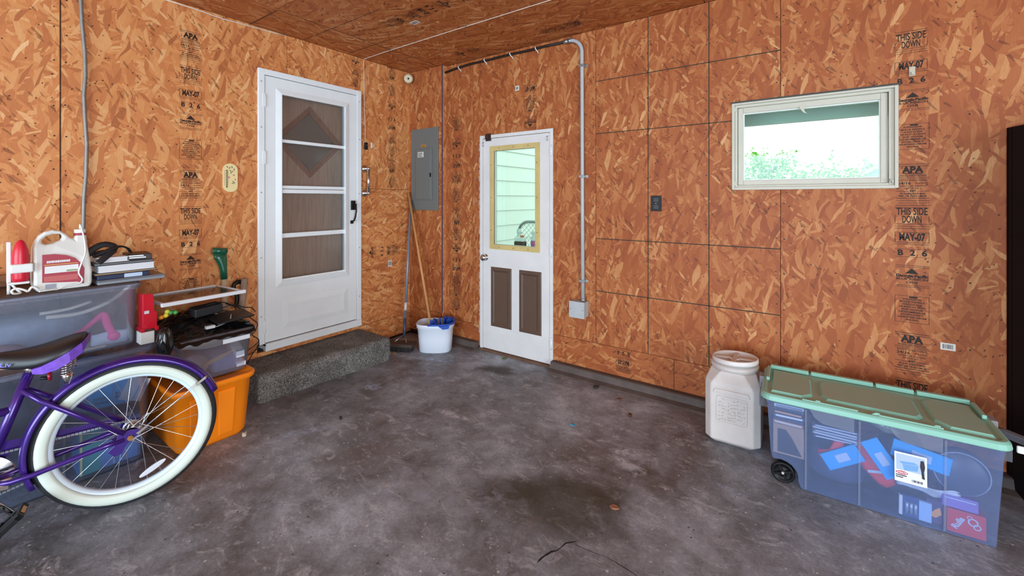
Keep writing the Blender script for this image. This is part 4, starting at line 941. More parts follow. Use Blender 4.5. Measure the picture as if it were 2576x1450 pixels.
# ------------------------------------------------------------------ mop bucket, mop, push broom
BKW = mat('white_bucket_plastic', 'dfe6f2', 0.3, spec=0.5)
BLUEP = mat('blue_plastic', '1f4fb4', 0.35)
t = thing('mop_bucket', 'white plastic mop bucket with blue wringer rim by the back door', 'bucket', (0.585, -0.255, 0), rz=0.62)
def sup(hx, hy, z, e=2.9, n=40, dx=0.0):
    out = []
    for i in range(n):
        a = 2*PI*i/n; c_, s_ = math.cos(a), math.sin(a); out.append(Vector((dx+hx*math.copysign(abs(c_)**(2/e), c_), hy*math.copysign(abs(s_)**(2/e), s_), z)))
    return out
lv = [(0.0, 0.140, 0.100), (0.006, 0.146, 0.106), (0.12, 0.154, 0.114), (0.215, 0.162, 0.122), (0.222, 0.170, 0.129), (0.256, 0.174, 0.133), (0.260, 0.172, 0.131)]
m = MB(); m.loft([sup(a, b, z) for z, a, b in lv]+[sup(a-0.005, b-0.005, max(z, 0.008)) for z, a, b in lv[::-1]]); m.build('bucket_body', BKW, t)
m = MB(); nn = 40     # blue rim over the right part
rim = sup(0.176, 0.135, 0.262, n=nn); idx = list(range(-11, 10))
m.tube([rim[i % nn]+Vector((0, 0, 0.002)) for i in idx], 0.0095, 8, flat=1.3); wr = m.build('wringer_rim', BLUEP, t)
m = MB(); o_, i_ = sup(0.176, 0.135, 0.262, n=nn), sup(0.06, 0.05, 0.165, n=nn, dx=0.07)
for a, b in zip(idx[:-1], idx[1:]): m.add([o_[a % nn], o_[b % nn], i_[b % nn], i_[a % nn]], [(0, 1, 2, 3)], True)
m.build('wringer_cone', BLUEP, t, solidify=0.004)
m = MB(); m.add([Vector((x, y, z)) for x, y, z in ((0.05, -0.141, 0.255), (0.15, -0.141, 0.262), (0.14, -0.141, 0.235), (0.09, -0.141, 0.228))], [(0, 1, 2, 3)]); m.build('pour_lip', BLUEP, t, solidify=0.006)
for i in range(7):
    a = 0.6+i*0.62; m = MB(); c_, s_ = math.cos(a), math.sin(a)
    m.box((0.0, -0.007, 0.20), (0.05, 0.007, 0.272), Matrix.Translation((0.07+0.055*c_-0.02, 0.06*s_, 0)) @ Matrix.Rotation(a, 4, 'Z')); m.build('wringer_fin', BLUEP, t, bevel=0.003)
t = thing('string_mop', 'wooden mop handle leaning from the white bucket into the corner', 'mop', (0.52, -0.275, 0.02))
top = Vector((0.030, -0.098, 1.470)); bot = Vector((0.535, -0.272, 0.235))
m = MB(); m.cyl(bot, top, 0.0118, 0.0118, n=12); put(m, 'handle', mat('pale_handle_wood', 'c98f58', 0.5, var=0.1, vscale=20), t)
dd = (bot-top).normalized()
m = MB(); m.cyl(bot+dd*-0.03, bot+dd*0.03, 0.017, n=12); lab(put(m, 'ferrule', mat('yellow_ferrule', 'd2b03a', 0.5), t), 'yellow ferrule')
m = MB(); rs = random.Random(4)
for i in range(26):
    a = rs.uniform(0, 6.28); e_ = bot+dd*0.03; r1 = rs.uniform(.03, .055)
    m.tube([e_, e_+Vector((r1*0.6*math.cos(a), r1*0.6*math.sin(a), -0.05)), e_+Vector((r1*math.cos(a), r1*math.sin(a), -0.15)), (e_+Vector((r1*math.cos(a), r1*math.sin(a), 0))).xy.to_3d()+Vector((0, 0, 0.02))], 0.004, 5)
put(m, 'mop_strings', mat('mop_cotton', 'c9c2b4', 0.9), t)
t = thing('push_broom', 'push broom with blue-grey pole standing in the corner behind the mop', 'broom', (0.326, -0.45, 0))
BPOLE = mat('blue_grey_pole', '7f8b9b', 0.35, 0.3)
pb, pt = Vector((0.262, -0.352, 0.105)), Vector((0.046, -0.078, 1.385))
m = MB(); m.cyl(pb+(pt-pb)*0.10, pt, 0.0125, n=12); put(m, 'pole', BPOLE, t)
m = MB(); m.cyl(pb+(pt-pb)*-0.02, pb+(pt-pb)*0.115, 0.0145, n=12); lab(put(m, 'pole_socket', mat('dark_blue_socket', '3b4a66', 0.4), t), 'dark blue pole socket')
m = MB(); m.cyl(pb+(pt-pb)*0.17, pb+(pt-pb)*0.225, 0.0130, n=12); put(m, 'pole_label', mat('label_paper', 'd5d3cd', 0.6), t)
hd = Matrix.Translation((0.326, -0.451, 0)) @ Matrix.Rotation(math.radians(26), 4, 'Z')
HL = 0.13
m = MB(); m.box((-HL, -0.045, 0.036), (HL, 0.075, 0.066), hd); put(m, 'head_block', mat('dark_brown_block', '4a3a33', 0.7), t, bevel=0.006)
m = MB(); rs = random.Random(8)
for i in range(26):
    for j in range(3):
        x = -HL+0.012+i*(2*HL-0.024)/25; y = -0.036+j*0.036; dx = rs.uniform(-.008, .008); dy = -0.012+rs.uniform(-.008, .008)
        m.cyl(hd @ Vector((x, y, 0.040)), hd @ Vector((x+dx, y+dy, 0.001)), 0.005, 0.007, n=5, caps=False)
o = put(m, 'bristles', mat('black_bristle', '262426', 0.8), t); o['kind'] = 'stuff'
m = MB(); m.tube([pb+Vector((0.0, 0, 0.0)), hd @ Vector((-0.07, 0.02, 0.064))], 0.006, 6); m.tube([pb+Vector((0.0, 0, 0.01)), hd @ Vector((0.05, 0.02, 0.064))], 0.004, 6); put(m, 'brace', STEEL, t)

# ------------------------------------------------------------------ pet-food container
JUG = mat('cream_jug_plastic', 'd2cbc6', 0.5, var=0.10, vscale=7)
t = thing('food_canister', 'cream plastic pet food canister with round screw lid beside the green-lidded tote', 'canister', (3.075, -0.262, 0), rz=0.03)
def octo(hx, hy, c, z, dx=0.0, dy=0.0):
    return [Vector((dx+x, dy+y, z)) for x, y in ((hx-c, -hy), (hx, -hy+c), (hx, hy-c), (hx-c, hy), (-hx+c, hy), (-hx, hy-c), (-hx, -hy+c), (-hx+c, -hy))]
m = MB(); m.loft([octo(0.118, 0.118, 0.032, 0.0), octo(0.142, 0.142, 0.034, 0.022), octo(0.143, 0.143, 0.034, 0.33), octo(0.140, 0.140, 0.040, 0.352), octo(0.118, 0.118, 0.056, 0.405), octo(0.112, 0.112, 0.060, 0.412)], smooth=False); body = m.build('jug_body', JUG, t, bevel=0.006, seg=3)
m = MB(); m.lathe([(0.10, 0.405), (0.126, 0.412), (0.128, 0.432), (0.118, 0.438), (0.0, 0.438)], 32); m.build('neck_ring', JUG, t)
LIDM = mat('white_lid_plastic', 'dcd6d2', 0.4)
Ml = Matrix.Translation((0.004, -0.006, 0.446)) @ Matrix.Rotation(math.radians(-2.5), 4, 'Y') @ Matrix.Rotation(math.radians(-2), 4, 'X')
m = MB(); m.lathe([(0.0, 0.0), (0.120, 0.0), (0.122, 0.006), (0.122, 0.024), (0.117, 0.028), (0.110, 0.024), (0.106, 0.010), (0.0, 0.010)], 36, Ml); lid = m.build('screw_lid', LIDM, t)
m = MB(); m.box((-0.105, -0.013, 0.0105), (0.105, 0.013, 0.020), Ml); m.box((-0.013, -0.105, 0.0105), (0.013, 0.105, 0.0205), Ml); m.lathe([(0.0, 0.020), (0.034, 0.020), (0.036, 0.0105)], 4, Ml @ Matrix.Rotation(PI/4, 4, 'Z')); m.build('lid_ribs', LIDM, lid, bevel=0.003)
m = MB(); Mf = frame_mat((0, -0.1435, 0), (1, 0, 0), (0, 0, 1)); m.tube([Mf @ Vector((*p, 0.0)) for p in [(x_*1.0, y_+0.205) for x_, y_ in rrect(0.078, 0.072, 0.014, 3)]], 0.002, 5, closed=True)
m2 = MB()
for i, s_ in enumerate(('VITTLES', 'VAULT', 'AIRTIGHT', 'PET FOOD', 'CONTAINER')):
    pass
rs = random.Random(6)
for i in range(7):
    for j in range(9):
        if rs.random() < 0.8: m.tube([Mf @ Vector((-0.066+j*0.0155+rs.uniform(-.004, .004), 0.146+i*0.019+rs.uniform(-.005, .005), 0.0)), Mf @ Vector((-0.062+j*0.0155+rs.uniform(-.004, .006), 0.146+i*0.019+rs.uniform(-.007, .007), 0.001)), Mf @ Vector((-0.057+j*0.0155+rs.uniform(-.004, .004), 0.146+i*0.019+rs.uniform(-.006, .006), 0.0))], 0.0016, 4)
m.build('embossed_panel', JUG, body)
m = MB(); m.loft([[Mf @ Vector((x, z, d)) for x, z in ((-0.085, 0.316), (0.085, 0.316), (0.095, 0.292), (-0.095, 0.292))] for d in (-0.004, 0.006)], smooth=False); m.build('grip_recess', JUG, body, bevel=0.003)
# ------------------------------------------------------------------ big wheeled tote with green lid
CLEAR = clear_plastic('clear_tote_plastic', 'f6f9ff', 'b3cbff', 0.14, 0.04)  # blue in the tote plastics' milky colours imitates the daylight tint
CLEARL = clear_plastic('sky_sheen_tote_plastic', 'f6f9ff', 'dde8fa', 0.17, 0.05)  # pale milky share painted in for sky reflected off the plastic
CLEARQ = clear_plastic('thin_tote_plastic', 'f6f9ff', 'cfe0ff', 0.085, 0.05)
CLEARM = clear_plastic('milky_tote_plastic', 'f2f6fc', 'e6ecf8', 0.13, 0.05)
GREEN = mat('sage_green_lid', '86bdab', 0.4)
def tint_tops(mm, top_col):
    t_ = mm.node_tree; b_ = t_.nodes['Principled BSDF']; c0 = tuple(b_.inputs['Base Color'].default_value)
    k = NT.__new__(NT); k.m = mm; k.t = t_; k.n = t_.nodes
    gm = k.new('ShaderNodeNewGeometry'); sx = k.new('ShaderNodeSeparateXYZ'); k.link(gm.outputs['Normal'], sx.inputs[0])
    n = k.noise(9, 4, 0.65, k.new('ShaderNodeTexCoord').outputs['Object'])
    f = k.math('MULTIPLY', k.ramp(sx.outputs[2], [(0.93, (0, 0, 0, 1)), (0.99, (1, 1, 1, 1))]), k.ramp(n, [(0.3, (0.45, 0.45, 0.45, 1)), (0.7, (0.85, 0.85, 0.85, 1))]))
    k.link(k.mix(f, c0, lin(top_col)), b_.inputs['Base Color'])
tint_tops(GREEN, '9fb6a6')   # greyer green mixed into the upward faces
GX, GY, GR = 3.665, -0.408, math.radians(2.6)
GM = Matrix.Translation((GX, GY, 0)) @ Matrix.Rotation(GR, 4, 'Z')
t = thing('wheeled_tote', 'long clear wheeled storage tote with sage green lid by the right wall', 'storage tote', (GX, GY, 0), rz=GR)
prof = [(0.385, 0.003), (0.402, 0.395), (0.408, 0.41), (-0.408, 0.41), (-0.402, 0.395), (-0.388, 0.15), (-0.382, 0.125)]
prof += [(-0.33+0.002+0.075*math.cos(a)*1.0-0.02, 0.05+0.072*math.sin(a)) for a in [math.radians(q) for q in (110, 90, 70, 50, 30, 10, -10)]]+[(-0.262, 0.003)]
def gy_(z): return 0.180+0.022*z/0.41
n_ = len(prof); m = MB()
fr = [Vector((x, -gy_(z), z)) for x, z in prof]; bk = [Vector((x, gy_(z), z)) for x, z in prof]
m.add(fr+bk, [tuple(range(n_-1, -1, -1)), tuple(range(n_, 2*n_))]+[(i, (i+1) % n_, n_+(i+1) % n_, n_+i) for i in range(n_) if i != 2])
m.build('tote_body', CLEAR, t, solidify=0.002)
m = MB()
for x in (-0.245, -0.045, 0.235): m.box((x-0.003, -0.207, 0.008), (x+0.003, -0.1815, 0.40)) if False else m.add([Vector(p) for p in ((x-0.004, -gy_(0.01)-0.0025, 0.01), (x+0.004, -gy_(0.01)-0.0025, 0.01), (x+0.004, -gy_(0.40)-0.0025, 0.40), (x-0.004, -gy_(0.40)-0.0025, 0.40))], [(0, 1, 2, 3)])
m.build('body_ribs', CLEARM, t, solidify=0.003)
for xa, xb in ((-0.232, -0.065), (0.055, 0.225)):          # moulded grips under the rim
    m = MB(); m.prism([(xa, 0.408), (xb, 0.408), (xb, 0.345), (xa+0.05, 0.352), (xa+0.02, 0.372)], 0.0, 0.008, frame_mat((0, -0.203, 0), (1, 0, 0), (0, 0, 1))); m.build('grip', CLEARM, t)
for s_ in (-1, 1):
    m = MB(); m.box((s_*0.402, -0.15, 0.345) if s_ > 0 else (-0.440, -0.15, 0.345), (0.440, 0.15, 0.408) if s_ > 0 else (-0.402, 0.15, 0.408)); m.build('end_grip', CLEARM, t, bevel=0.004)
for s_ in (-1, 1):
    w = empty('wheel', (-0.338, s_*0.158, 0.051)); w.parent = t
    Mw = Matrix.Rotation(PI/2*(-s_), 4, 'X') if False else Matrix.Rotation(PI/2, 4, 'X')
    m = MB(); m.lathe([(0.0, -0.018), (0.046, -0.018), (0.051, -0.012), (0.051, 0.012), (0.046, 0.018), (0.040, 0.018), (0.038, 0.010), (0.012, 0.010), (0.010, 0.019), (0.0, 0.019)], 26, Mw); m.build('tyre', BLACK, w)
    for q in range(4):
        m = MB(); m.box((0.008, -0.005, 0.008), (0.039, 0.005, 0.018), Mw @ Matrix.Rotation(q*PI/2+0.4, 4, 'Z')); m.build('wheel_spoke', BLACK, w)
    m = MB(); m.cyl((0, -s_*0.0, 0), Mw @ Vector((0, 0, 0.0215)), 0.006, n=10); m.build('axle_end', mat('pale_axle', 'b9b2a6', 0.5), w)
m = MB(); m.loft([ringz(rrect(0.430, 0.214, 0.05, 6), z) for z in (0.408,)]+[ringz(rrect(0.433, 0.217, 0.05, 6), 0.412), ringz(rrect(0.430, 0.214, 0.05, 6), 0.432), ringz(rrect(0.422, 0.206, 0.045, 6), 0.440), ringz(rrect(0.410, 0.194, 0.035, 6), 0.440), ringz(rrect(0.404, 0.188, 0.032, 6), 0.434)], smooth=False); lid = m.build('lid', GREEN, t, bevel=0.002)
def slab(mb, pts, z0, z1, inset=0.008):
    cx = sum(p[0] for p in pts)/len(pts); cy = sum(p[1] for p in pts)/len(pts)
    top = [(p[0]+(inset if p[0] < cx else -inset), p[1]+(inset if p[1] < cy else -inset)) for p in pts]
    mb.loft([[Vector((x, y, z0)) for x, y in pts], [Vector((x, y, z1)) for x, y in top]], smooth=False)
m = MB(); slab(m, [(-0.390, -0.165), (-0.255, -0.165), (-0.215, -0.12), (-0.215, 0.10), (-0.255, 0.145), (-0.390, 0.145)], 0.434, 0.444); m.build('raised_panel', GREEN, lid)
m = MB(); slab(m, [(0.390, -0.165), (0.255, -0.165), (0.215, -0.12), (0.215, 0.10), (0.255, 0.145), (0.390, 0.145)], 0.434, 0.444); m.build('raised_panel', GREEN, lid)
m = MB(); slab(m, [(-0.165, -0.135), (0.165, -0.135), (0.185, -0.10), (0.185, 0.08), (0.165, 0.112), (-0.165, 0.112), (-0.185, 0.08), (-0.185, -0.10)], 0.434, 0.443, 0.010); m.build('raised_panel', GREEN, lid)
m = MB()
for a_, b_ in [((xa, 0.172, 0.436), (xb, 0.196, 0.457)) for xa, xb in ((-0.40, -0.222), (-0.212, 0.05), (0.06, 0.205), (0.215, 0.40))]+[((xa, -0.200, 0.436), (xb, -0.188, 0.445)) for xa, xb in ((-0.26, -0.05), (0.02, 0.23))]+[((-0.414, -0.02, 0.436), (-0.398, 0.165, 0.455)), ((0.398, 0.02, 0.436), (0.414, 0.165, 0.455))]:
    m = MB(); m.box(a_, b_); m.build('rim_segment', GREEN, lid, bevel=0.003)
for x in (-0.205, 0.01, 0.205):
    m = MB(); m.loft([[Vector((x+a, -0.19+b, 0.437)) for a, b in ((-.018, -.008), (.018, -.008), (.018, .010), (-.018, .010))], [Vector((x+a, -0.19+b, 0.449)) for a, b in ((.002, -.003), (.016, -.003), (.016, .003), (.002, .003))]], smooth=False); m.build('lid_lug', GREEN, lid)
for s_ in (-1, 1):
    m = MB(); m.box((s_*0.436-0.012, 0.02, 0.375), (s_*0.436+0.012, 0.085, 0.438)); lab(m.build('latch', mat('grey_latch', '8c8790', 0.5), t, bevel=0.004), 'grey lid latch')
# printed card on the front
m = MB(); MF = frame_mat((0.125, -0.205, 0.243), (1, 0, 0), (0, 0.05, 1)); m.box((-0.052, -0.062, 0), (0.052, 0.062, 0.001), MF); card = m.build('product_card', mat('card_white', 'dfe3ea', 0.4), t)
m = MB(); rect(m, -0.046, -0.012, 0.046, 0.055, MF, 0.0014); m.build('card_photo', mat('card_photo_blue', 'a9bcdc', 0.5), card)
m = MB(); poly(m, [(-0.038, 0.024), (0.012, 0.030), (0.026, 0.022), (-0.026, 0.014)], MF, 0.0018); poly(m, [(-0.026, 0.013), (0.026, 0.020), (0.022, -0.004), (-0.02, -0.010)], MF, 0.0017); m.build('card_tote', mat('card_tote_blue', '6f9fd2', 0.5), card)
m = MB(); poly(m, [(0.032, 0.045), (0.042, 0.046), (0.046, 0.02), (0.042, 0.0), (0.045, -0.03), (0.036, -0.028), (0.034, 0.0), (0.030, 0.02)], MF, 0.002); rect(m, -0.048, -0.037, -0.012, -0.033, MF, 0.0014); rect(m, -0.048, -0.045, -0.024, -0.041, MF, 0.0014); m.build('card_figure', mat('card_dark', '2b2530', 0.6), card)
m = MB(); poly(m, [(-0.028+0.020*math.cos(i*PI/10), -0.023+0.0075*math.sin(i*PI/10)) for i in range(20)], MF, 0.0020); m.build('card_oval', mat('card_red', 'cc4a55', 0.5), card)
m = MB(); write(m, 'STERILITE', 0.008, -0.028, -0.023, MF, 0.02, 0.033, 0.0024)
m.build('card_lettering', mat('card_white', 'dfe3ea', 0.4), card, merge=False)
m = MB(); xx = 0.004
for i in range(9): rect(m, xx, -0.052, xx+0.0015+(i % 3)*0.0008, -0.042, MF, 0.0014); xx += 0.0038
m.build('card_barcode', mat('card_dark', '2b2530', 0.6), card, merge=False)

def inside(nm, label, cat, loc, rot=(0, 0, 0), group=None, base=GM):
    """thing lying in a tote: loc in the tote's own axes"""
    o = thing(nm, label, cat, base @ Vector(loc), group=group); o.rotation_euler = (rot[0], rot[1], rot[2]+GR*(base is GM)); return o
DKF = mat('dark_navy_fabric', '3f4a6c', 0.8, var=0.3, vscale=20)
def lump(nm, label, cat, loc, r, material, part, rz=0.0, base=GM, amp=0.18, seed=1, group=None, rot=None):
    o = inside(nm, label, cat, loc, rot or (0, 0, rz), group, base); rs = random.Random(seed); m = MB(); m.ball((0, 0, r[2]), r, 18, 12)
    m.v = [tuple(Vector(v)*1.0+Vector((rs.uniform(-1, 1)*r[0]*amp*.35, rs.uniform(-1, 1)*r[1]*amp*.35, (rs.uniform(-1, 1)*r[2]*amp) if 0.02 < v[2] < 2*r[2]-0.02 else 0))) for v in m.v[:0]] or m.v
    pos = {}
    nv = []
    for v in m.v:
        key = tuple(round(c, 5) for c in v)
        if key not in pos:
            sq = lambda a, b: math.copysign(abs(a/b)**0.72*b, a) if b else a
            pos[key] = (sq(v[0], r[0])*(1+rs.uniform(-.12, .12)*amp*4), sq(v[1], r[1])*(1+rs.uniform(-.1, .1)*amp*4), max(0.0, r[2]+sq(v[2]-r[2], r[2]))*(1+rs.uniform(-.12, .06)*amp*4))
        nv.append(pos[key])
    m.v = nv; m.build(part, material, o, subsurf=1); return o
lump('dark_bag', 'dark navy fabric bag filling the left half of the wheeled tote', 'bag', (-0.115, 0.03, 0.008), (0.13, 0.135, 0.115), DKF, 'bag_body', seed=2)
lump('black_clothes', 'dark folded clothes heaped at the middle right of the wheeled tote', 'clothes', (0.14, 0.045, 0.008), (0.088, 0.12, 0.150), mat('charcoal_cloth', '4a5268', 0.9, var=0.3, vscale=15), 'folded_cloth', seed=5)
# cases stacked at the left end
CASE = mat('clear_case_dark', '4a4f63', 0.15, spec=0.7, var=0.5, vscale=60)
cols = ('5a5f77', 'd9dde2', 'c98a5c', '3b4256', '6b7086', '2c3346')
for i in range(6):
    o = inside('disc_case', ('topmost', 'second', 'third', 'fourth', 'fifth', 'lowest')[5-i]+' flat case of the left pile inside the wheeled tote', 'disc case', (-0.315, -0.095, 0.285+i*0.0165), (0, 0, 0.03*((i*7) % 3-1)), 'flat cases piled inside the wheeled tote')
    m = MB(); m.box((-0.062, -0.068, 0), (0.062, 0.068, 0.0145)); m.build('case_body', mat('case_tone_%d' % i, cols[(i+2) % 6], 0.25, spec=0.6), o, bevel=0.002)
    m = MB(); m.box((-0.055, -0.0690, 0.003), (0.055, -0.0682, 0.011)); m.build('spine_card', mat('spine_%d' % i, ('c9ccd4', '394060', 'e4e6ea', 'd4a078', '22283a', '7c84a0')[i], 0.5), o)
o = inside('cardboard_box', 'brown cardboard box with dark print below the flat cases in the wheeled tote', 'box', (-0.315, -0.06, 0.135))
m = MB(); m.box((-0.064, -0.10, 0), (0.064, 0.10, 0.147)); m.build('box_body', mat('kraft_card', 'a98c78', 0.8), o, bevel=0.002)
m = MB(); m.prism([(-0.045, 0.01), (0.055, 0.01), (0.015, 0.09), (-0.01, 0.125), (-0.045, 0.125)], 0, 0.001, frame_mat((0, -0.101, 0), (1, 0, 0), (0, 0, 1))); m.build('dark_print', mat('dark_print', '2c2c38', 0.6), o)
for i in range(5):
    o = inside('jewel_case', ('lowest', 'second lowest', 'middle', 'second highest', 'topmost')[i]+' clear disc case in the pile behind the tote grip', 'disc case', (-0.13, -0.095, 0.262+i*0.0125), (0, 0, (0.06, -0.03, 0.02, -0.05, 0.03)[i]), 'clear disc cases under the green lid')
    m = MB(); m.box((-0.085, -0.062, 0), (0.085, 0.062, 0.0105)); m.build('case_body', mat('jewel_%d' % (i % 2), ('5b6580', '98a3b8')[i % 2], 0.12, spec=0.8), o, bevel=0.0015)
    m = MB(); m.box((-0.078, -0.0628, 0.003), (0.078, -0.0622, 0.0075)); m.build('case_edge', mat('jewel_edge', 'c4d0e4', 0.3), o)
BLUEC = mat('bright_blue_card', '00a6ee', 0.45)
PRINTW = mat('pale_sticker', 'b8cbe4', 0.5)
def blue_card(lbl, x, z, ang, w, h, y=-0.172, sticker_=True):
    o = inside('blue_packet', lbl, 'packet', (x, y, z), group='bright blue packets in the wheeled tote'); o.rotation_euler = (math.radians(-3), 0, GR); 
    Mq = Matrix.Rotation(ang, 4, 'Y'); m = MB(); m.box((-w/2, 0, -h/2), (w/2, 0.012, h/2), Mq); m.build('packet_body', BLUEC, o, bevel=0.002)
    if sticker_: m = MB(); m.box((-w*.16, -0.0012, -h*.22), (w*.18, -0.0002, h*.22), Mq); m.build('packet_sticker', PRINTW, o)
    return o
blue_card('bright blue packet tilted up in the left half of the tote', -0.105, 0.200, math.radians(-33), 0.155, 0.075)
blue_card('bright blue packet tilted down beside the printed tote card', 0.035, 0.243, math.radians(56), 0.165, 0.07, -0.176)
blue_card('wide bright blue packet lying behind the printed tote card', 0.165, 0.288, math.radians(10), 0.19, 0.075, -0.166)
REDS = mat('red_strap_cloth', 'dc3a3a', 0.6)
o = inside('red_strap', 'red strap looping beside the tilted blue packet in the tote', 'strap', (-0.16, -0.143, 0.20))
m = MB(); m.tube([(-0.03, 0, -0.02), (0.02, -0.01, 0.0), (0.045, -0.005, 0.05), (0.05, 0.01, 0.09)], 0.008, 10, flat=2.6, up=(0, 1, 0)); m.build('strap_band', REDS, o)
o = inside('red_pouch', 'flat red pouch hanging diagonally at the middle of the wheeled tote', 'pouch', (-0.005, -0.142, 0.19))
m = MB(); m.tube([(-0.06, 0.0, 0.10), (-0.03, 0, 0.05), (0.01, -0.004, 0.0), (0.055, -0.004, -0.05), (0.075, 0.0, -0.075)], [0.004, 0.0065, 0.009, 0.008, 0.005], 10, flat=4.6, up=(0, 1, 0)); m.build('pouch_cloth', REDS, o)
m = MB(); m.box((-0.035, -0.0015, -0.006), (0.035, 0, 0.006), Matrix.Translation((0.028, -0.0145, -0.02)) @ Matrix.Rotation(math.radians(-12), 4, 'Y')); m.build('pouch_print', PRINTW, o)
o = inside('glass_bottle', 'clear glass bottle lying under the lid above the red pouch', 'bottle', (0.015, -0.08, 0.375))
m = MB(); m.lathe([(0, 0), (0.024, 0.0), (0.025, 0.06), (0.012, 0.085), (0.012, 0.1), (0, 0.1)], 18, Matrix.Rotation(math.radians(118), 4, 'Y')); m.build('bottle_body', mat('olive_glass', '8b8a78', 0.15, spec=0.8), o)
o = inside('round_case', 'large dark round disc wallet at the right end of the wheeled tote', 'case', (0.292, -0.135, 0.255))
m = MB(); m.lathe([(0, -0.02), (0.085, -0.02), (0.092, -0.012), (0.092, 0.012), (0.085, 0.02), (0, 0.02)], 30, Matrix.Rotation(math.radians(84), 4, 'X')); m.build('case_shell', mat('slate_case', '414b66', 0.4), o)
m = MB(); m.tube([(0.086*math.cos(i*PI/15), -0.022+0.0*i, 0.086*math.sin(i*PI/15)) for i in range(30)], 0.003, 5, closed=True); m.build('zip', mat('zip_grey', '8e9ab4', 0.5), o)
o = inside('paper_sheets', 'crumpled white paper sheets below the printed card in the tote', 'paper', (0.19, -0.13, 0.125)); rs = random.Random(9); m = MB(); nx, nz = 9, 5
gr = [[Vector((-0.10+i*0.025, rs.uniform(-.018, .018)-0.02*j*0.5, 0.012*j+rs.uniform(-.008, .008)+0.01*math.sin(i))) for i in range(nx)] for j in range(nz)]
m.add([p for r in gr for p in r], [(j*nx+i, j*nx+i+1, (j+1)*nx+i+1, (j+1)*nx+i) for j in range(nz-1) for i in range(nx-1)], True); m.build('sheet', mat('paper_white', 'cfd6e2', 0.8), o, solidify=0.002, subsurf=1)
o = inside('battery_pack', 'blue and white battery pack standing at the bottom front of the tote', 'battery pack', (0.155, -0.160, 0.012), (math.radians(4), 0, 0.0))
m = MB(); m.box((-0.055, 0, 0), (0.005, 0.012, 0.092)); m.build('pack_card', mat('navy_pack', '2f4a86', 0.4), o); m = MB(); m.box((-0.060, -0.001, 0.002), (-0.049, 0.0125, 0.09)); m.build('pack_edge', mat('paper_white', 'cfd6e2', 0.8), o); m = MB(); m.box((0.005, 0.0, 0.0), (0.045, 0.012, 0.085)); m.build('pack_back', mat('pale_blue_card', '9cc0ea', 0.5), o)
for i in range(3): m = MB(); m.cyl((-0.035+0.014*i, -0.003, 0.02), (-0.035+0.014*i, -0.003, 0.068), 0.006, n=10); m.build('battery', mat('battery_grey', '9fb2cc', 0.3, 0.4), o)
o = inside('purple_box', 'purple cardboard box above the red game box in the tote', 'box', (0.290, -0.120, 0.108)); m = MB(); m.box((-0.058, -0.045, 0), (0.050, 0.05, 0.05)); m.build('box_body', mat('purple_card', '8a6fc0', 0.5), o, bevel=0.002); m = MB(); m.box((-0.05, -0.046, 0.036), (0.042, -0.0452, 0.040)); m.build('box_line', PRINTW, o)
o = inside('red_box', 'red picture box at the bottom right corner of the wheeled tote', 'box', (0.295, -0.118, 0.008)); m = MB(); m.box((-0.050, -0.05, 0), (0.066, 0.05, 0.096)); m.build('box_body', mat('red_card', 'c8343c', 0.45), o, bevel=0.002)
MB_ = frame_mat((0, -0.0508, 0), (1, 0, 0), (0, 0, 1)); m = MB(); write(m, 'Rulla', 0.026, 0, 0, MB_ @ Matrix.Translation((-0.016, 0.045, 0)) @ Matrix.Rotation(1.1, 4, 'Z'), 0.02)
m.build('box_lettering', PRINTW, o, merge=False)
m = MB()
for (x, y, r1) in ((0.028, 0.062, 0.016), (0.040, 0.046, 0.012), (0.018, 0.078, 0.008)): m.add([MB_ @ Vector((x+r1*math.cos(a*PI/8), y+r1*math.sin(a*PI/8), 0.0)) for a in range(16)]+[MB_ @ Vector((x+r1*.7*math.cos(a*PI/8), y+r1*.7*math.sin(a*PI/8), 0.0)) for a in range(16)], [(a, (a+1) % 16, 16+(a+1) % 16, 16+a) for a in range(16)])
m.build('box_rings', PRINTW, o, merge=False)
o = inside('orange_packet', 'small packet with glowing orange picture left of the red box', 'packet', (0.215, -0.148, 0.012), (math.radians(5), 0, 0)); m = MB(); m.box((-0.03, 0, 0), (0.022, 0.012, 0.10)); m.build('packet_body', mat('plum_card', '4f3a66', 0.5), o); m = MB(); poly(m, [(-0.022, 0.03), (0.0, 0.025), (0.018, 0.045), (0.012, 0.075), (-0.004, 0.06)], frame_mat((0, -0.001, 0), (1, 0, 0), (0, 0, 1))); m.build('packet_picture', mat('orange_print', 'e8a25c', 0.5), o)
# objects past the right end of the tote
t = thing('white_tag', 'white plastic tag sticking out beyond the tote at the right edge', 'tag', (4.16, -0.50, 0.0)); m = MB(); m.box((-0.03, -0.006, 0.375), (0.09, 0.006, 0.405)); m.build('tag_plate', WB, t, bevel=0.005); m = MB(); m.cyl((0.07, 0, 0), (0.07, 0, 0.376), 0.006, n=8); m.build('tag_stake', GREYM, t)

# ------------------------------------------------------------------ dark open shelving unit at the right edge
DKW = mat('dark_stained_board', '130e12', 0.7, spec=0.2, var=0.2)
SR = 0.28
t = thing('shelving_unit', 'tall dark shelving unit standing against the wall at the right edge', 'shelving unit', (4.222, -0.012, 0), rz=SR)
sw, sd_, sh = 1.3, 0.42, 1.745
m = MB(); m.box((0.0, -sd_, 0), (0.02, 0.0, sh)); m.box((0.0, -sd_, 0), (0.02, 0, sh)); 
for yy in (-sd_, -0.035):
    for xx in (0.0, sw-0.035): 
        m = MB(); m.box((xx, yy, 0), (xx+0.035, yy+0.035, sh)); m.build('post', DKW, t)
for zz in (0.10, 0.55, 1.095, sh-0.02):
    m = MB(); m.box((0.002, -sd_+0.002, zz), (sw-0.002, -0.002, zz+0.02)); m.build('shelf_board', DKW, t)
m = MB(); m.box((0.0, -0.012, 0.0), (sw, 0.0, sh)); m.build('back_panel', DKW, t)
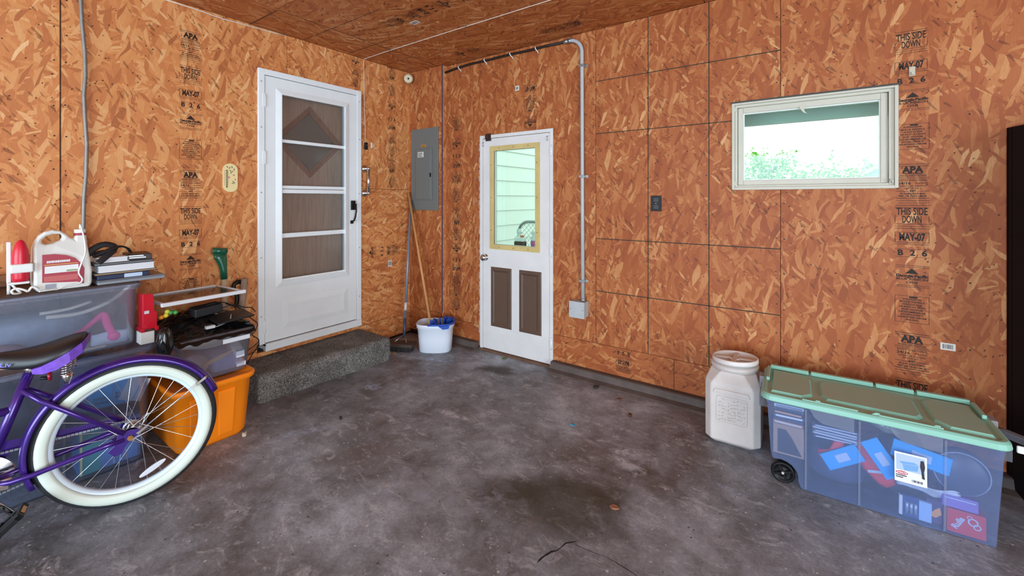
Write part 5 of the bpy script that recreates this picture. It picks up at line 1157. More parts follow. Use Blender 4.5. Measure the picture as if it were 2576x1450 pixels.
m = MB(); m.box((sw-0.012, -sd_, 0.0), (sw, 0.0, sh)); m.build('side_panel', DKW, t)
m = MB(); m.box((0.0, -sd_+0.03, 0.0), (0.012, -0.03, sh)); m.build('side_panel', DKW, t)
t = thing('steel_bar', 'grey steel bar jutting out behind the right end of the green lid', 'bar', (4.135, -0.33, 0.0))
m = MB(); m.box((-0.006, -0.014, 0.368), (0.30, 0.014, 0.396), Matrix.Rotation(-0.74, 4, 'Z')); m.build('bar_rail', mat('grey_steel_paint', '77777f', 0.5), t)
m = MB(); m.cyl((0.205, -0.187, 0), (0.205, -0.187, 0.372), 0.010, n=10); m.build('bar_leg', mat('grey_steel_paint', '77777f', 0.5), t)
# ------------------------------------------------------------------ stacked totes by the left wall
t = thing('storage_tote', 'big clear storage tote at the bottom of the left stack behind the bike', 'storage tote', (0.285, -2.76, 0))
lower = t
m = MB(); tray_shell(m, [(0.0, 0.225, 0.415), (0.02, 0.232, 0.422), (0.57, 0.245, 0.437), (0.575, 0.255, 0.447), (0.612, 0.257, 0.449), (0.616, 0.255, 0.447)], 0.003, 0.05); m.build('tote_body', CLEARQ, t)
m = MB(); m.tube([Vector((x, y, 0.600)) for x, y in rrect(0.262, 0.453, 0.05, 5)], 0.010, 8, closed=True); m.build('rolled_rim', CLEARM, t)
for y in (-0.2, 0.1, 0.28):
    m = MB(); m.box((0.228, y-0.004, 0.04), (0.238, y+0.004, 0.50)); m.build('rib', CLEARM, t)
t = thing('storage_tote', 'big clear storage tote on top of the left stack under the white jug', 'storage tote', (0.27, -2.77, 0.622))
m = MB(); tray_shell(m, [(0.0, 0.198, 0.385), (0.015, 0.206, 0.390), (0.29, 0.212, 0.398), (0.295, 0.222, 0.408), (0.322, 0.224, 0.410), (0.326, 0.222, 0.408)], 0.003, 0.045); m.build('tote_body', CLEARL, t)
m = MB(); m.tube([Vector((x, y, 0.318)) for x, y in rrect(0.226, 0.413, 0.045, 5)], 0.008, 8, closed=True); m.build('rolled_rim', CLEARM, t)
# what is inside them (room coordinates)
def ins(nm, label, cat, loc, rot=(0, 0, 0), group=None):
    o = thing(nm, label, cat, loc, group=group); o.rotation_euler = rot; return o
I4 = Matrix.Identity(4)
lump('grey_blanket', 'blue-grey blanket filling the upper clear tote behind the bike saddle', 'blanket', (0.22, -2.80, 0.63), (0.13, 0.30, 0.10), mat('blue_grey_fleece', 'b4bfd2', 0.95, var=0.2, vscale=18), 'blanket_cloth', base=I4, amp=0.12, seed=4)
lump('dark_coat', 'dark padded coat folded inside the lower clear tote at left', 'coat', (0.25, -2.93, 0.008), (0.19, 0.20, 0.26), mat('dark_coat_cloth', '7d8a9c', 0.85, var=0.25, vscale=14), 'coat_cloth', base=I4, amp=0.12, seed=6)
PINK = mat('hot_pink', 'ff4a9c', 0.5)
o = ins('pink_strap', 'bright pink strap bent against the side of the upper clear tote', 'strap', (0.455, -2.50, 0.645))
m = MB(); m.tube([(0, -0.16, 0.06), (0.0, -0.09, 0.09), (0.0, -0.03, 0.14), (0.002, -0.005, 0.155), (0.002, 0.008, 0.10), (0.0, 0.028, 0.05)], [0.004, 0.005, 0.007, 0.008, 0.009, 0.008], 8, flat=2.0, up=(1, 0, 0), sp=6); m.build('strap_band', PINK, o)
m = MB(); m.ball((0.0, 0.034, 0.034), (0.012, 0.028, 0.024), 12, 8); m.build('buckle', PINK, o)
o = ins('cream_hose', 'cream hose curving along the top of the upper clear tote', 'hose', (0.45, -2.58, 0.80))
m = MB(); m.tube([(0, -0.13, 0.03), (0, -0.02, 0.025), (0, 0.07, 0.05), (0, 0.13, 0.085), (0, 0.18, 0.135)], 0.0095, 8, sp=6); m.build('hose_tube', mat('cream_rubber', 'f4ead6', 0.5), o)
m = MB(); m.tube([(-0.01, -0.15, 0.05), (-0.01, -0.05, 0.055), (-0.01, 0.03, 0.075)], 0.008, 8, sp=6); m.build('hose_tail', mat('cream_rubber', 'f4ead6', 0.5), o)
o = ins('white_papers', 'folded white papers at the lower right corner of the upper clear tote', 'paper', (0.44, -2.475, 0.636)); m = MB()
rs = random.Random(12)
for k in range(3):
    g_ = [[Vector((0.012*k-0.01+rs.uniform(-.006, .006), -0.075+0.024*i, 0.0+0.018*j+0.008*k+rs.uniform(-.006, .006)*(j > 0))) for i in range(7)] for j in range(4)]
    m.add([p for r in g_ for p in r], [(j*7+i, j*7+i+1, (j+1)*7+i+1, (j+1)*7+i) for j in range(3) for i in range(6)], True)
m.build('sheet', mat('paper_white', 'cfd6e2', 0.8), o, solidify=0.002)
o = ins('tan_folder', 'tan card lying at the bottom of the upper clear tote', 'folder', (0.40, -2.56, 0.632)); m = MB(); m.box((-0.05, -0.09, 0), (0.06, 0.06, 0.012)); m.build('folder_card', mat('tan_card', 'b8a08c', 0.8), o)
o = ins('red_cloth', 'dull red cloth at the left of the upper clear tote', 'cloth', (0.42, -2.86, 0.64)); m = MB(); m.ball((0, 0, 0.045), (0.05, 0.10, 0.045), 14, 8); m.build('folded_cloth', mat('dull_red_cloth', '9a5a62', 0.9, var=0.2), o)
# lower tote
o = ins('blue_folder', 'bright blue cardboard packet inside the lower tote seen through the bike wheel', 'packet', (0.495, -2.488, 0.30), (0, 0, 0)); m = MB(); Mq = Matrix.Rotation(math.radians(-7), 4, 'X'); m.box((-0.012, -0.095, 0.03), (0, 0.08, 0.19), Mq); m.build('packet_body', BLUEC, o, bevel=0.002)
Mw_ = Mq @ frame_mat((0.0006, 0, 0), (0, 1, 0), (0, 0, 1)); m = MB(); r9 = random.Random(3)
for xx0, zz0, nn in ((-0.075, 0.070, 6), (-0.075, 0.048, 7), (0.0, 0.085, 6), (0.0, 0.066, 5)):
    for q_ in range(nn): rect(m, xx0+q_*0.009, zz0, xx0+q_*0.009+0.006, zz0+r9.uniform(.009, .014), Mw_); m.build('packet_lettering', PRINTW, o, merge=False)
o = ins('white_card', 'white printed card tilted inside the lower tote seen through the bike wheel', 'card', (0.502, -2.392, 0.385), (0, 0, 0)); m = MB(); Mq = Matrix.Rotation(math.radians(-24), 4, 'X'); m.box((-0.004, -0.048, -0.058), (0, 0.048, 0.058), Mq); m.build('card_sheet', mat('paper_white', 'cfd6e2', 0.8), o); m = MB(); m.box((0.0002, 0.010, -0.05), (0.0008, 0.016, 0.02), Mq); m.build('card_stripe', BLUEC, o)
o = ins('white_tab', 'small white paper tab above the white card in the lower tote', 'paper', (0.502, -2.40, 0.475)); m = MB(); m.box((-0.003, -0.02, -0.015), (0, 0.02, 0.015), Matrix.Rotation(0.3, 4, 'X')); m.build('tab', mat('paper_white', 'cfd6e2', 0.8), o)
FLW = mat('flower_print_white', 'f6f2dc', 0.6); 
o = ins('flowered_box', 'teal and blue gift box with flower print at the bottom of the lower tote', 'box', (0.41, -2.475, 0.008)); m = MB(); m.box((-0.12, -0.125, 0), (0.055, 0.115, 0.225)); m.build('box_body', mat('teal_blue_card', '4f86d0', 0.5), o, bevel=0.003)
m = MB(); m.box((0.0555, -0.125, 0.0), (0.0562, -0.045, 0.225)); m.build('teal_panel', mat('teal_panel', '35a0a8', 0.5), o); 
m = MB(); m.box((0.0565, -0.121, 0.002), (0.058, -0.113, 0.222)); m.build('gold_edge', mat('gold_edge', 'f4ecb0', 0.4), o)
rs = random.Random(2); Mfb = frame_mat((0.0572, 0, 0), (0, 1, 0), (0, 0, 1)); m = MB()
for i in range(34):
    x, y = rs.gauss(0.045, 0.028), rs.gauss(0.13, 0.035); r1 = rs.uniform(.004, .009); poly(m, [(x+r1*(0.75+.25*math.cos(5*a*PI/6))*math.cos(a*PI/6), y+r1*(0.75+.25*math.cos(5*a*PI/6))*math.sin(a*PI/6)) for a in range(12)], Mfb, 0.0002*i)
o2 = m.build('printed_flowers', FLW, o, merge=False); o2['kind'] = 'stuff'
o = ins('purple_album', 'dark purple album lying on the flowered box in the lower tote', 'album', (0.38, -2.52, 0.236)); m = MB(); m.box((-0.12, -0.16, 0), (0.09, 0.12, 0.03)); m.build('album_cover', mat('purple_cover', '4b3f86', 0.5), o); m = MB(); m.box((-0.118, -0.158, 0.005), (0.092, 0.122, 0.025)); m.build('album_pages', mat('page_grey', 'b9bcc6', 0.7), o)
lump('navy_sweater', 'navy sweater stuffed behind the blue packet in the lower tote', 'sweater', (0.29, -2.50, 0.27), (0.15, 0.14, 0.14), mat('navy_knit', '8592ae', 0.9, var=0.3, vscale=25), 'sweater_cloth', base=I4, amp=0.12, seed=8)

# ------------------------------------------------------------------ on top of the stack
t = thing('tray_board', 'dark brown tray board lying across the top of the upper clear tote', 'board', (0.27, -2.77, 0.9485)); m = MB(); m.box((-0.205, -0.39, 0), (0.205, 0.39, 0.006)); m.build('board_sheet', mat('dark_brown_board', '3f2a20', 0.6, var=0.3), t)
m = MB(); m.box((-0.20, -0.385, 0.006), (-0.17, 0.385, 0.03)); m.build('back_lip', mat('brown_lip', '7a4a2c', 0.6, var=0.3), t)
for zz in (0.05,):
    t = thing('wood_strip', 'brown wooden strip lying behind the white jug against the wall', 'strip', (0.09, -2.86, 0.9785)); m = MB(); m.box((-0.02, -0.28, 0), (0.02, 0.10, 0.035)); m.build('strip_wood', mat('brown_strip_wood', '8a5a36', 0.7, var=0.3), t, bevel=0.003)
JW = mat('white_jug_plastic', 'dcdcd6', 0.38)
JR = mat('jug_label_red', 'a83446', 0.4)
jy, jz, jx = -2.648, 0.9555, 0.385
t = thing('white_jug', 'white weed-killer jug with a hooped handle and a dark red label', 'jug', (jx, jy, jz))
MJ = frame_mat((jx, 0, 0), (0, 1, 0), (0, 0, 1))
out = [(-2.740, jz), (-2.748, 0.985), (-2.749, 1.04), (-2.748, 1.164), (-2.741, 1.195), (-2.728, 1.222), (-2.708, 1.240), (-2.680, 1.248), (-2.655, 1.242), (-2.636, 1.226), (-2.621, 1.206), (-2.606, 1.197), (-2.604, 1.218), (-2.562, 1.219), (-2.560, 1.170), (-2.554, 1.10), (-2.547, 1.03), (-2.547, 0.975), (-2.553, jz)]
hole = [(-2.721, 1.186), (-2.716, 1.202), (-2.703, 1.218), (-2.680, 1.227), (-2.655, 1.226), (-2.645, 1.215), (-2.655, 1.195), (-2.680, 1.183), (-2.705, 1.178)]
def jug_body():
    bm = bmesh.new(); dpt = 0.115
    vo = [bm.verts.new((0, y, z)) for y, z in out]; vh = [bm.verts.new((0, y, z)) for y, z in hole]
    eo = [bm.edges.new((vo[i], vo[(i+1) % len(vo)])) for i in range(len(vo))]; eh = [bm.edges.new((vh[i], vh[(i+1) % len(vh)])) for i in range(len(vh))]
    bmesh.ops.triangle_fill(bm, edges=eo+eh, use_beauty=True)
    r = bmesh.ops.extrude_face_region(bm, geom=bm.faces[:]); vv = [e for e in r['geom'] if isinstance(e, bmesh.types.BMVert)]
    for v in vv: v.co.x -= dpt
    for v in bm.verts:          # neck, hoop and shoulders are slimmer than the body
        k = max(0.0, min(1.0, (v.co.z-1.11)/0.09)); mid = -dpt/2; v.co.x = mid+(v.co.x-mid)*(1-0.62*k)
    bmesh.ops.recalc_face_normals(bm, faces=bm.faces)
    me = bpy.data.meshes.new('jug_body'); bm.to_mesh(me); bm.free(); me.materials.append(JW)
    for p in me.polygons: p.use_smooth = False
    o = bpy.data.objects.new('jug_body', me); COL.objects.link(o); o.parent = t; o.location = Vector((jx+0.058, 0, 0))-Vector(t.location)
    md = o.modifiers.new('bev', 'BEVEL'); md.width = 0.016; md.segments = 3; md.limit_method = 'ANGLE'; md.angle_limit = math.radians(50)
    return o
jb = jug_body()
m = MB(); MLb = frame_mat((jx+0.0588, 0, 0), (0, 1, 0), (0, 0, 1)); poly(m, [(-2.722, 0.998), (-2.60, 0.985), (-2.578, 0.972), (-2.576, 1.05), (-2.586, 1.075), (-2.610, 1.105), (-2.640, 1.122), (-2.680, 1.132), (-2.722, 1.132)], MLb, 0.0005); jl = put(m, 'front_label', JR, t); lab(jl, 'dark red printed label')
m = MB(); rect(m, -2.714, 1.040, -2.598, 1.074, MLb, 0.001); sub(m, 'white_box', WB, jl, merge=False)
m = MB(); rect(m, -2.716, 1.079, -2.60, 1.083, MLb, 0.001); sub(m, 'yellow_line', mat('label_yellow', 'd9a850', 0.5), jl, merge=False)
m = MB(); r9 = random.Random(9); yy = -2.708
for _ in range(13):
    q = r9.uniform(.0035, .0065); poly(m, [(yy, 1.090), (yy+q, 1.090), (yy+q+.002, 1.101), (yy+.002, 1.101)], MLb, 0.001); yy += q+.0014
for i in range(3): rect(m, -2.71, 1.066-i*0.009, -2.66, 1.063-i*0.009, MLb, 0.0015)
sub(m, 'label_lettering', WB, jl, merge=False)
m = MB(); rect(m, -2.64, 1.043, -2.60, 1.050, MLb, 0.0012); sub(m, 'green_band', mat('label_green', '7c9a5a', 0.5), jl, merge=False)
m = MB(); rect(m, -2.716, 0.9995, -2.60, 1.026, MLb, 0.0008); sub(m, 'pale_red_band', mat('label_pale_red', 'c0605f', 0.5), jl, merge=False)
m = MB(); rect(m, -2.712, 0.966, -2.675, 0.988, MLb, 0.0005); put(m, 'barcode_block', mat('barcode_grey', '9a9ca8', 0.6), t, merge=False)
m = MB(); m.cyl((jx, -2.583, 1.216), (jx, -2.583, 1.226), 0.024, n=20); lab(put(m, 'cap_ring', JR, t), 'dark red ring under the cap'); m = MB(); m.cyl((jx, -2.583, 1.226), (jx, -2.583, 1.246), 0.022, n=20); put(m, 'cap', WB, t, bevel=0.003)
m = MB(); m.tube([(jx, -2.583, 1.247), (jx+0.01, -2.583, 1.268), (jx+0.045, -2.575, 1.20), (jx+0.064, -2.574, 1.13), (jx+0.066, -2.590, 1.07), (jx+0.067, -2.598, 1.03), (jx+0.068, -2.585, 0.995), (jx+0.067, -2.600, 0.975), (jx+0.066, -2.645, 0.972), (jx+0.066, -2.67, 0.960), (jx+0.07, -2.69, 0.961), (jx+0.075, -2.735, 0.9605)], 0.0036, 6, sp=6); put(m, 'spray_hose', WB, t)
# red and white sprayer
t = thing('spray_wand', 'red torpedo-shaped sprayer in a white bracket left of the white jug', 'sprayer', (0.40, -2.79, 0.9555)); RED = mat('bright_red_plastic', 'cf2037', 0.35)
m = MB(); m.lathe([(0, 0.058), (0.026, 0.058), (0.028, 0.075), (0.0285, 0.17), (0.025, 0.205), (0.016, 0.238), (0.006, 0.252), (0, 0.253)], 24, Matrix.Translation((0.02, 0.002, 0.0))); m.build('red_body', RED, t)
m = MB(); m.box((-0.006, -0.040, 0.045), (0.010, -0.026, 0.245)); m.build('bracket_back', WB, t, bevel=0.003)
m = MB(); m.box((-0.010, -0.034, 0.10), (0.053, 0.040, 0.142)); m.build('bracket_band', WB, t, bevel=0.006)
m = MB(); m.box((-0.006, -0.040, 0.045), (0.03, 0.03, 0.057)); m.build('bracket_foot', WB, t, bevel=0.003)
m = MB(); m.tube([(0.01, -0.03, 0.055), (0.02, -0.012, 0.025), (0.035, -0.0, 0.006), (0.05, -0.022, 0.008), (0.05, -0.028, 0.022), (0.05, -0.012, 0.03), (0.055, 0.01, 0.02), (0.055, 0.022, 0.012), (0.055, 0.035, 0.03), (0.055, 0.055, 0.015)], 0.005, 6, flat=1.0, sp=6); m.build('coiled_hose', WB, t)
m = MB(); m.cyl((0.0, -0.033, 0), (0.0, -0.033, 0.046), 0.006, n=8); m.build('stand_peg', WB, t)
# books, laptop and strap
bx = 0.455
def flat_book(nm, label, cat, y0_, y1_, z0_, z1_, dx, cover, pages=None, part='cover', rot=0.0, xf=bx, grp='books and papers piled beside the white jug'):
    o = thing(nm, label, cat, (xf-dx/2, (y0_+y1_)/2, z0_), rz=rot, group=grp); hy = (y1_-y0_)/2; h = z1_-z0_
    if pages is None: m = MB(); m.box((-dx/2, -hy, 0), (dx/2, hy, h)); m.build(part, cover, o, bevel=min(0.003, h/3))
    else:
        m = MB(); m.box((-dx/2, -hy, 0), (dx/2, hy, 0.003)); m.build('bottom_cover', cover, o); m = MB(); m.box((-dx/2, -hy, h-0.003), (dx/2, hy, h)); m.build('top_cover', cover, o); m = MB(); m.box((-dx/2+0.004, -hy+0.004, 0.003), (dx/2-0.003, hy-0.003, h-0.003)); m.build('page_block', pages, o)
    return o
PAGE = mat('white_pages', 'd9dade', 0.8)
o = flat_book('laptop', 'closed grey laptop at the bottom of the book pile beside the jug', 'laptop', -2.53, -2.252, 0.9556, 0.9715, 0.22, mat('grey_laptop_shell', '8f969e', 0.35, 0.3), part='laptop_base', xf=0.465)
m = MB(); m.box((-0.11, -0.139, 0.0162), (0.11, 0.139, 0.0235)); m.build('laptop_lid', mat('grey_laptop_lid', '7c8087', 0.35, 0.3), o, bevel=0.003)
o = flat_book('navy_box', 'flat navy box with white label on top of the grey laptop', 'box', -2.53, -2.32, 0.9795, 1.003, 0.19, mat('navy_card', '1f2a4a', 0.5), part='box_body'); m = MB(); m.box((0.0952, 0.0, 0.002), (0.0958, 0.075, 0.022)); m.build('white_label', mat('pale_sticker', 'b8cbe4', 0.5), o)
flat_book('dark_notebook', 'thin dark brown notebook under the white book', 'book', -2.545, -2.29, 1.0035, 1.0165, 0.20, mat('dark_brown_cover', '33251f', 0.6), mat('tan_pages', 'a08a6c', 0.8), rot=0.05)
flat_book('white_book', 'thick book with white page edge in the middle of the pile', 'book', -2.528, -2.298, 1.017, 1.052, 0.20, mat('white_cover', 'dfe2e8', 0.5), PAGE, rot=0.03)
flat_book('black_folder', 'black folder lying on the white book', 'folder', -2.54, -2.30, 1.0525, 1.068, 0.19, mat('black_cover', '1c1a1c', 0.5), mat('grey_pages', '6e6c70', 0.8), rot=-0.02)
flat_book('white_booklet', 'white booklet under the black strap at the left of the pile', 'book', -2.53, -2.41, 1.0685, 1.094, 0.16, mat('white_cover', 'dfe2e8', 0.5), PAGE, rot=0.06)
o = flat_book('dark_box', 'dark brown box with white lettering at the top right of the pile', 'box', -2.405, -2.30, 1.0685, 1.099, 0.17, mat('dark_brown_box', '2e2524', 0.5), part='box_body', rot=-0.12)
Mbb = frame_mat((0.0858, 0, 0), (0, 1, 0), (0, 0, 1)); m = MB()
for i, w_ in enumerate((0.06, 0.07)): rect(m, -0.042, 0.020-i*0.010, -0.042+w_, 0.026-i*0.010, Mbb, 0.0004)
m.build('box_print', WB, o, merge=False)
t = thing('black_strap', 'black webbing strap twisted over the top of the book pile', 'strap', (0.40, -2.48, 1.0945)); WEB = mat('black_webbing', '18161a', 0.7)
m = MB(); m.tube([(0.0, -0.085, 0.012), (0.0, -0.05, 0.05), (0.0, -0.012, 0.066), (0.0, 0.025, 0.052), (0.005, 0.015, 0.030), (0.0, -0.03, 0.020), (0.01, -0.06, 0.012)], 0.006, 8, flat=2.6, up=(1, 0, 0.4), sp=6); m.build('strap_loop', WEB, t)
m = MB(); m.tube([(0.01, -0.05, 0.012), (0.02, 0.0, 0.038), (0.0, 0.05, 0.05), (-0.02, 0.085, 0.035), (-0.03, 0.10, 0.012)], 0.005, 8, flat=3.2, up=(0.2, 0, 1), sp=6); m.build('strap_band', WEB, t)
m = MB(); m.tube([(0.03, 0.02, 0.034), (0.05, -0.01, 0.012), (0.062, -0.035, -0.010), (0.066, -0.05, -0.022)], 0.003, 8, flat=5, up=(1, 0, 0.6), sp=6); m.build('strap_tail', WEB, t)

# ------------------------------------------------------------------ between the stacks
t = thing('white_carton', 'small white carton standing on the rim of the lower clear tote', 'carton', (0.49, -2.347, 0.6185)); m = MB(); m.box((-0.045, -0.027, 0), (0.035, 0.032, 0.064)); m.build('carton_body', mat('white_carton_card', 'd9d8d4', 0.6), t, bevel=0.002); m = MB(); m.box((-0.04, 0.0325, 0.005), (0.03, 0.0332, 0.058)); m.build('carton_side', mat('green_grey_card', '5c6e68', 0.6), t)
RG = mat('glossy_red', 'c31529', 0.22, coat=0.4)
t = thing('red_toy_machine', 'glossy red toy machine standing on the white carton', 'toy', (0.49, -2.337, 0.683))
m = MB(); m.prism([(-0.030, 0.012), (0.034, 0.012), (0.034, 0.10), (0.022, 0.108), (0.022, 0.16), (0.016, 0.20), (-0.030, 0.205)], -0.045, 0.035, frame_mat((0, 0, 0), (0, 1, 0), (0, 0, 1))); m.build('body_shell', RG, t, bevel=0.004)
for s_ in (-1, 1): m = MB(); m.box((-0.05, 0.002+s_*0.030-0.008, 0.0), (0.042, 0.002+s_*0.030+0.008, 0.022)); m.build('foot', RG, t, bevel=0.003)
m = MB(); m.box((0.0345, -0.022, 0.098), (0.0375, -0.002, 0.114)); m.build('coin_slot', mat('pale_grey_plastic', 'c9cbd0', 0.4), t)
# orange tote, clear tote above it
ORG = mat('orange_tote_plastic', 'ff8a0c', 0.42, spec=0.5)
t = thing('orange_tote', 'bright orange plastic tote under the small clear tote', 'storage tote', (0.40, -2.075, 0), rz=0.0)
lv = [(0.0, 0.255, 0.165), (0.012, 0.262, 0.172), (0.03, 0.268, 0.176), (0.325, 0.290, 0.196), (0.332, 0.304, 0.210), (0.352, 0.308, 0.214), (0.362, 0.305, 0.211)]
m = MB(); m.loft([ringz(rrect(hx, hy, 0.06), z) for z, hx, hy in lv]+[ringz(rrect(0.292, 0.198, 0.05), 0.3625), ringz(rrect(0.286, 0.192, 0.05), 0.354), ringz(rrect(0.01, 0.01, 0.004), 0.354)]); m.build('tote_body', ORG, t)
for y in (-0.088, 0.050):
    m = MB(); m.loft([[Vector((0.2695, y-0.038, 0.03)), Vector((0.2695, y+0.038, 0.03)), Vector((0.276, y+0.036, 0.045)), Vector((0.276, y-0.036, 0.045))], [Vector((0.288, y-0.045, 0.30)), Vector((0.288, y+0.045, 0.30)), Vector((0.294, y+0.042, 0.292)), Vector((0.294, y-0.042, 0.292))]], smooth=False); m.build('raised_flute', ORG, t, bevel=0.003)
t = thing('small_clear_tote', 'small clear tote with papers standing on the orange tote', 'storage tote', (0.39, -2.052, 0.3635))
m = MB(); tray_shell(m, [(0.0, 0.225, 0.165), (0.01, 0.232, 0.172), (0.205, 0.248, 0.190), (0.208, 0.258, 0.199), (0.252, 0.262, 0.204), (0.256, 0.259, 0.201)], 0.003, 0.04); m.build('tote_body', CLEARM, t)
m = MB(); m.tube([Vector((x, y, 0.248)) for x, y in rrect(0.263, 0.205, 0.04, 5)], 0.006, 8, closed=True); m.build('rolled_rim', CLEARM, t)
m = MB(); m.box((0.2615, 0.02, 0.19), (0.2635, 0.165, 0.215)); m.build('paper_label', mat('pale_label', 'dfe4ec', 0.7), t)
m = MB(); m.box((0.2355, 0.10, 0.082), (0.2385, 0.145, 0.118)); m.build('price_sticker', mat('pale_label', 'dfe4ec', 0.7), t)
m = MB(); m.box((0.2285, 0.105, 0.025), (0.2315, 0.155, 0.05)); m.build('price_sticker', mat('pale_label', 'dfe4ec', 0.7), t)
o = ins('cream_pillow', 'cream folded cloth along the top of the small clear tote', 'cloth', (0.38, -2.04, 0.50)); m = MB(); m.ball((0, 0.0, 0.045), (0.215, 0.165, 0.045), 18, 8); m.build('folded_cloth', mat('cream_cloth', 'f2ead6', 0.9), o)
o = ins('pink_bag', 'pale pink plastic bag bunched inside the small clear tote', 'bag', (0.52, -2.13, 0.37)); m = MB(); m.ball((0, 0, 0.06), (0.07, 0.07, 0.06), 14, 10); m.build('bag_skin', mat('pale_pink_bag', 'f0dbe6', 0.4), o)
o = ins('blue_cloth', 'blue cloth folded in the bottom of the small clear tote', 'cloth', (0.42, -1.985, 0.37)); m = MB(); m.box((-0.15, -0.07, 0), (0.165, 0.09, 0.10)); m.build('folded_cloth', mat('mid_blue_cloth', '8fa6e0', 0.9, var=0.2), o, bevel=0.02)
o = ins('wooden_spatula', 'tan wooden paddle slanting inside the small clear tote', 'paddle', (0.602, -2.04, 0.445)); m = MB(); m.prism([(-0.11, -0.032), (-0.095, -0.022), (-0.03, 0.0), (0.02, 0.012), (0.085, 0.040), (0.088, 0.048), (0.01, 0.034), (-0.06, 0.012), (-0.105, -0.018)], -0.004, 0.002, frame_mat((0, 0, 0), (0, 1, 0), (0, 0, 1))); m.build('paddle_blade', mat('tan_wood', 'f0c88c', 0.6), o)
# black sacks, adapter, glass shelf
SACK = mat('black_polythene', '101012', 0.16, spec=0.6)
def sack(nm, label, loc, r, seed, rot=0.0, tail=None, part='sack_skin'):
    o = thing(nm, label, 'sack', loc, rz=rot, group=None); rs = random.Random(seed); m = MB(); nx, ny = 22, 14
    ph = [(rs.uniform(0, 6), rs.uniform(0, 6), rs.uniform(6, 22), rs.uniform(6, 22), rs.uniform(.12, .3)) for _ in range(9)]
    g_ = []
    for k in range(1, ny):
        a = PI*k/ny; row = []
        for i in range(nx):
            b = 2*PI*i/nx; d = Vector((math.sin(a)*math.cos(b), math.sin(a)*math.sin(b), -math.cos(a)))
            f = 1+sum(w*0.11*math.sin(p+fx*d.x*0.5+fy*d.y*0.5+d.z*3) for p, q, fx, fy, w in ph)+rs.uniform(-.05, .05)
            row.append(Vector((d.x*r[0]*f, d.y*r[1]*f, max(0, r[2]+d.z*r[2]*f))))
        g_.append(row)
    m.loft(g_); m.build(part, SACK, o, subsurf=1); return o
import mathutils.noise as mn
o = thing('black_sack', 'glossy black plastic sack heaped over the small clear tote', 'sack', (0.40, -2.065, 0.622)); m = MB(); nu, nv = 72, 62; g_ = []
for j_ in range(nv+1):
    row = []
    for i_ in range(nu+1):
        u_, v_ = i_/nu, j_/nv; x = -0.225+0.485*u_; y = -0.200+0.405*v_
        P_ = Vector((x, y, 0)); mound = (1.75-1.15*u_)*math.sin(PI*min(1, u_*1.05))**0.6*math.sin(PI*(0.06+0.88*v_))**0.6 if u_ < 0.95 else 0
        rid = sum((1-abs(mn.noise(P_*f_+Vector((3.1*k_, 1.7, 0.4)))*2))*a_ for k_, (f_, a_) in enumerate(((9, .020), (19, .013), (40, .007))))
        z = 0.004+0.080*mound*(0.72+0.5*mn.noise(P_*5+Vector((7, 2, 1))))+rid*0.85*min(1, 0.4+mound)-0.012
        over = max(0.0, x-0.235); z = max(z*(1-over*22), 0.002)-over*(1.2+1.6*mn.noise(Vector((0, y*16, 5))))
        row.append(Vector((min(x, 0.262)+over*0.25+0.006, y, max(z, -0.05))))
    g_.append(row)
m.add([p_ for r_2 in g_ for p_ in r_2], [(j_*(nu+1)+i_, j_*(nu+1)+i_+1, (j_+1)*(nu+1)+i_+1, (j_+1)*(nu+1)+i_) for j_ in range(nv) for i_ in range(nu)], True); m.build('sack_skin', SACK, o, solidify=0.002)
sack('black_sack', 'loose end of black plastic sack drooping past the tote corner at the bike fender', (0.635, -2.300, 0.545), (0.040, 0.038, 0.085), 7)
t = thing('black_tray', 'flat black tray lying on the black sack near the storm door', 'lid', (0.55, -1.945, 0.682), rot=(math.radians(3), math.radians(5), 0)); m = MB(); m.box((-0.075, -0.11, 0), (0.095, 0.09, 0.01)); m.build('tray_sheet', mat('black_lid_plastic', '1b1a1c', 0.4), t, bevel=0.003)
t = thing('power_adapter', 'black power adapter brick under the white framed shelf', 'adapter', (0.46, -2.05, 0.708), rot=(math.radians(3), math.radians(6), 0.1)); m = MB(); m.box((-0.04, -0.075, 0), (0.04, 0.075, 0.05)); m.build('adapter_case', mat('adapter_black', '26272a', 0.45), t, bevel=0.006)
m = MB(); m.tube([(0.03, 0.076, 0.02), (0.05, 0.13, 0.03), (0.06, 0.19, 0.0), (0.05, 0.24, -0.02), (0.06, 0.26, -0.05)], 0.003, 6, sp=6); m.build('adapter_cord', BLACK, t)
t = thing('black_wire', 'thin black wire hanging from the small clear tote beside the storm door frame', 'wire', (0.30, -1.80, 0.3))
m = MB(); m.tube([(0.34, -1.90, 0.72), (0.32, -1.80, 0.665), (0.25, -1.735, 0.60), (0.25, -1.70, 0.56), (0.25, -1.665, 0.52), (0.25, -1.68, 0.47), (0.25, -1.70, 0.45), (0.25, -1.66, 0.41), (0.24, -1.655, 0.385), (0.23, -1.70, 0.35), (0.22, -1.735, 0.32), (0.20, -1.70, 0.30), (0.16, -1.62, 0.315), (0.06, -1.57, 0.33), (0.05, -1.57, 0.30), (0.15, -1.66, 0.27), (0.22, -1.735, 0.20), (0.22, -1.74, 0.03)], 0.0032, 6, sp=6); put(m, 'wire_run', BLACK, t)
m = MB(); m.tube([(0.44, -2.10, 0.745), (0.47, -2.0, 0.765), (0.45, -1.93, 0.745), (0.40, -1.87, 0.70), (0.36, -1.84, 0.655)], 0.003, 6, sp=6); put(m, 'wire_loop', BLACK, t)
t = thing('grey_cable', 'short grey cable curling over the front of the black sack', 'cable', (0.60, -2.0, 0.63))
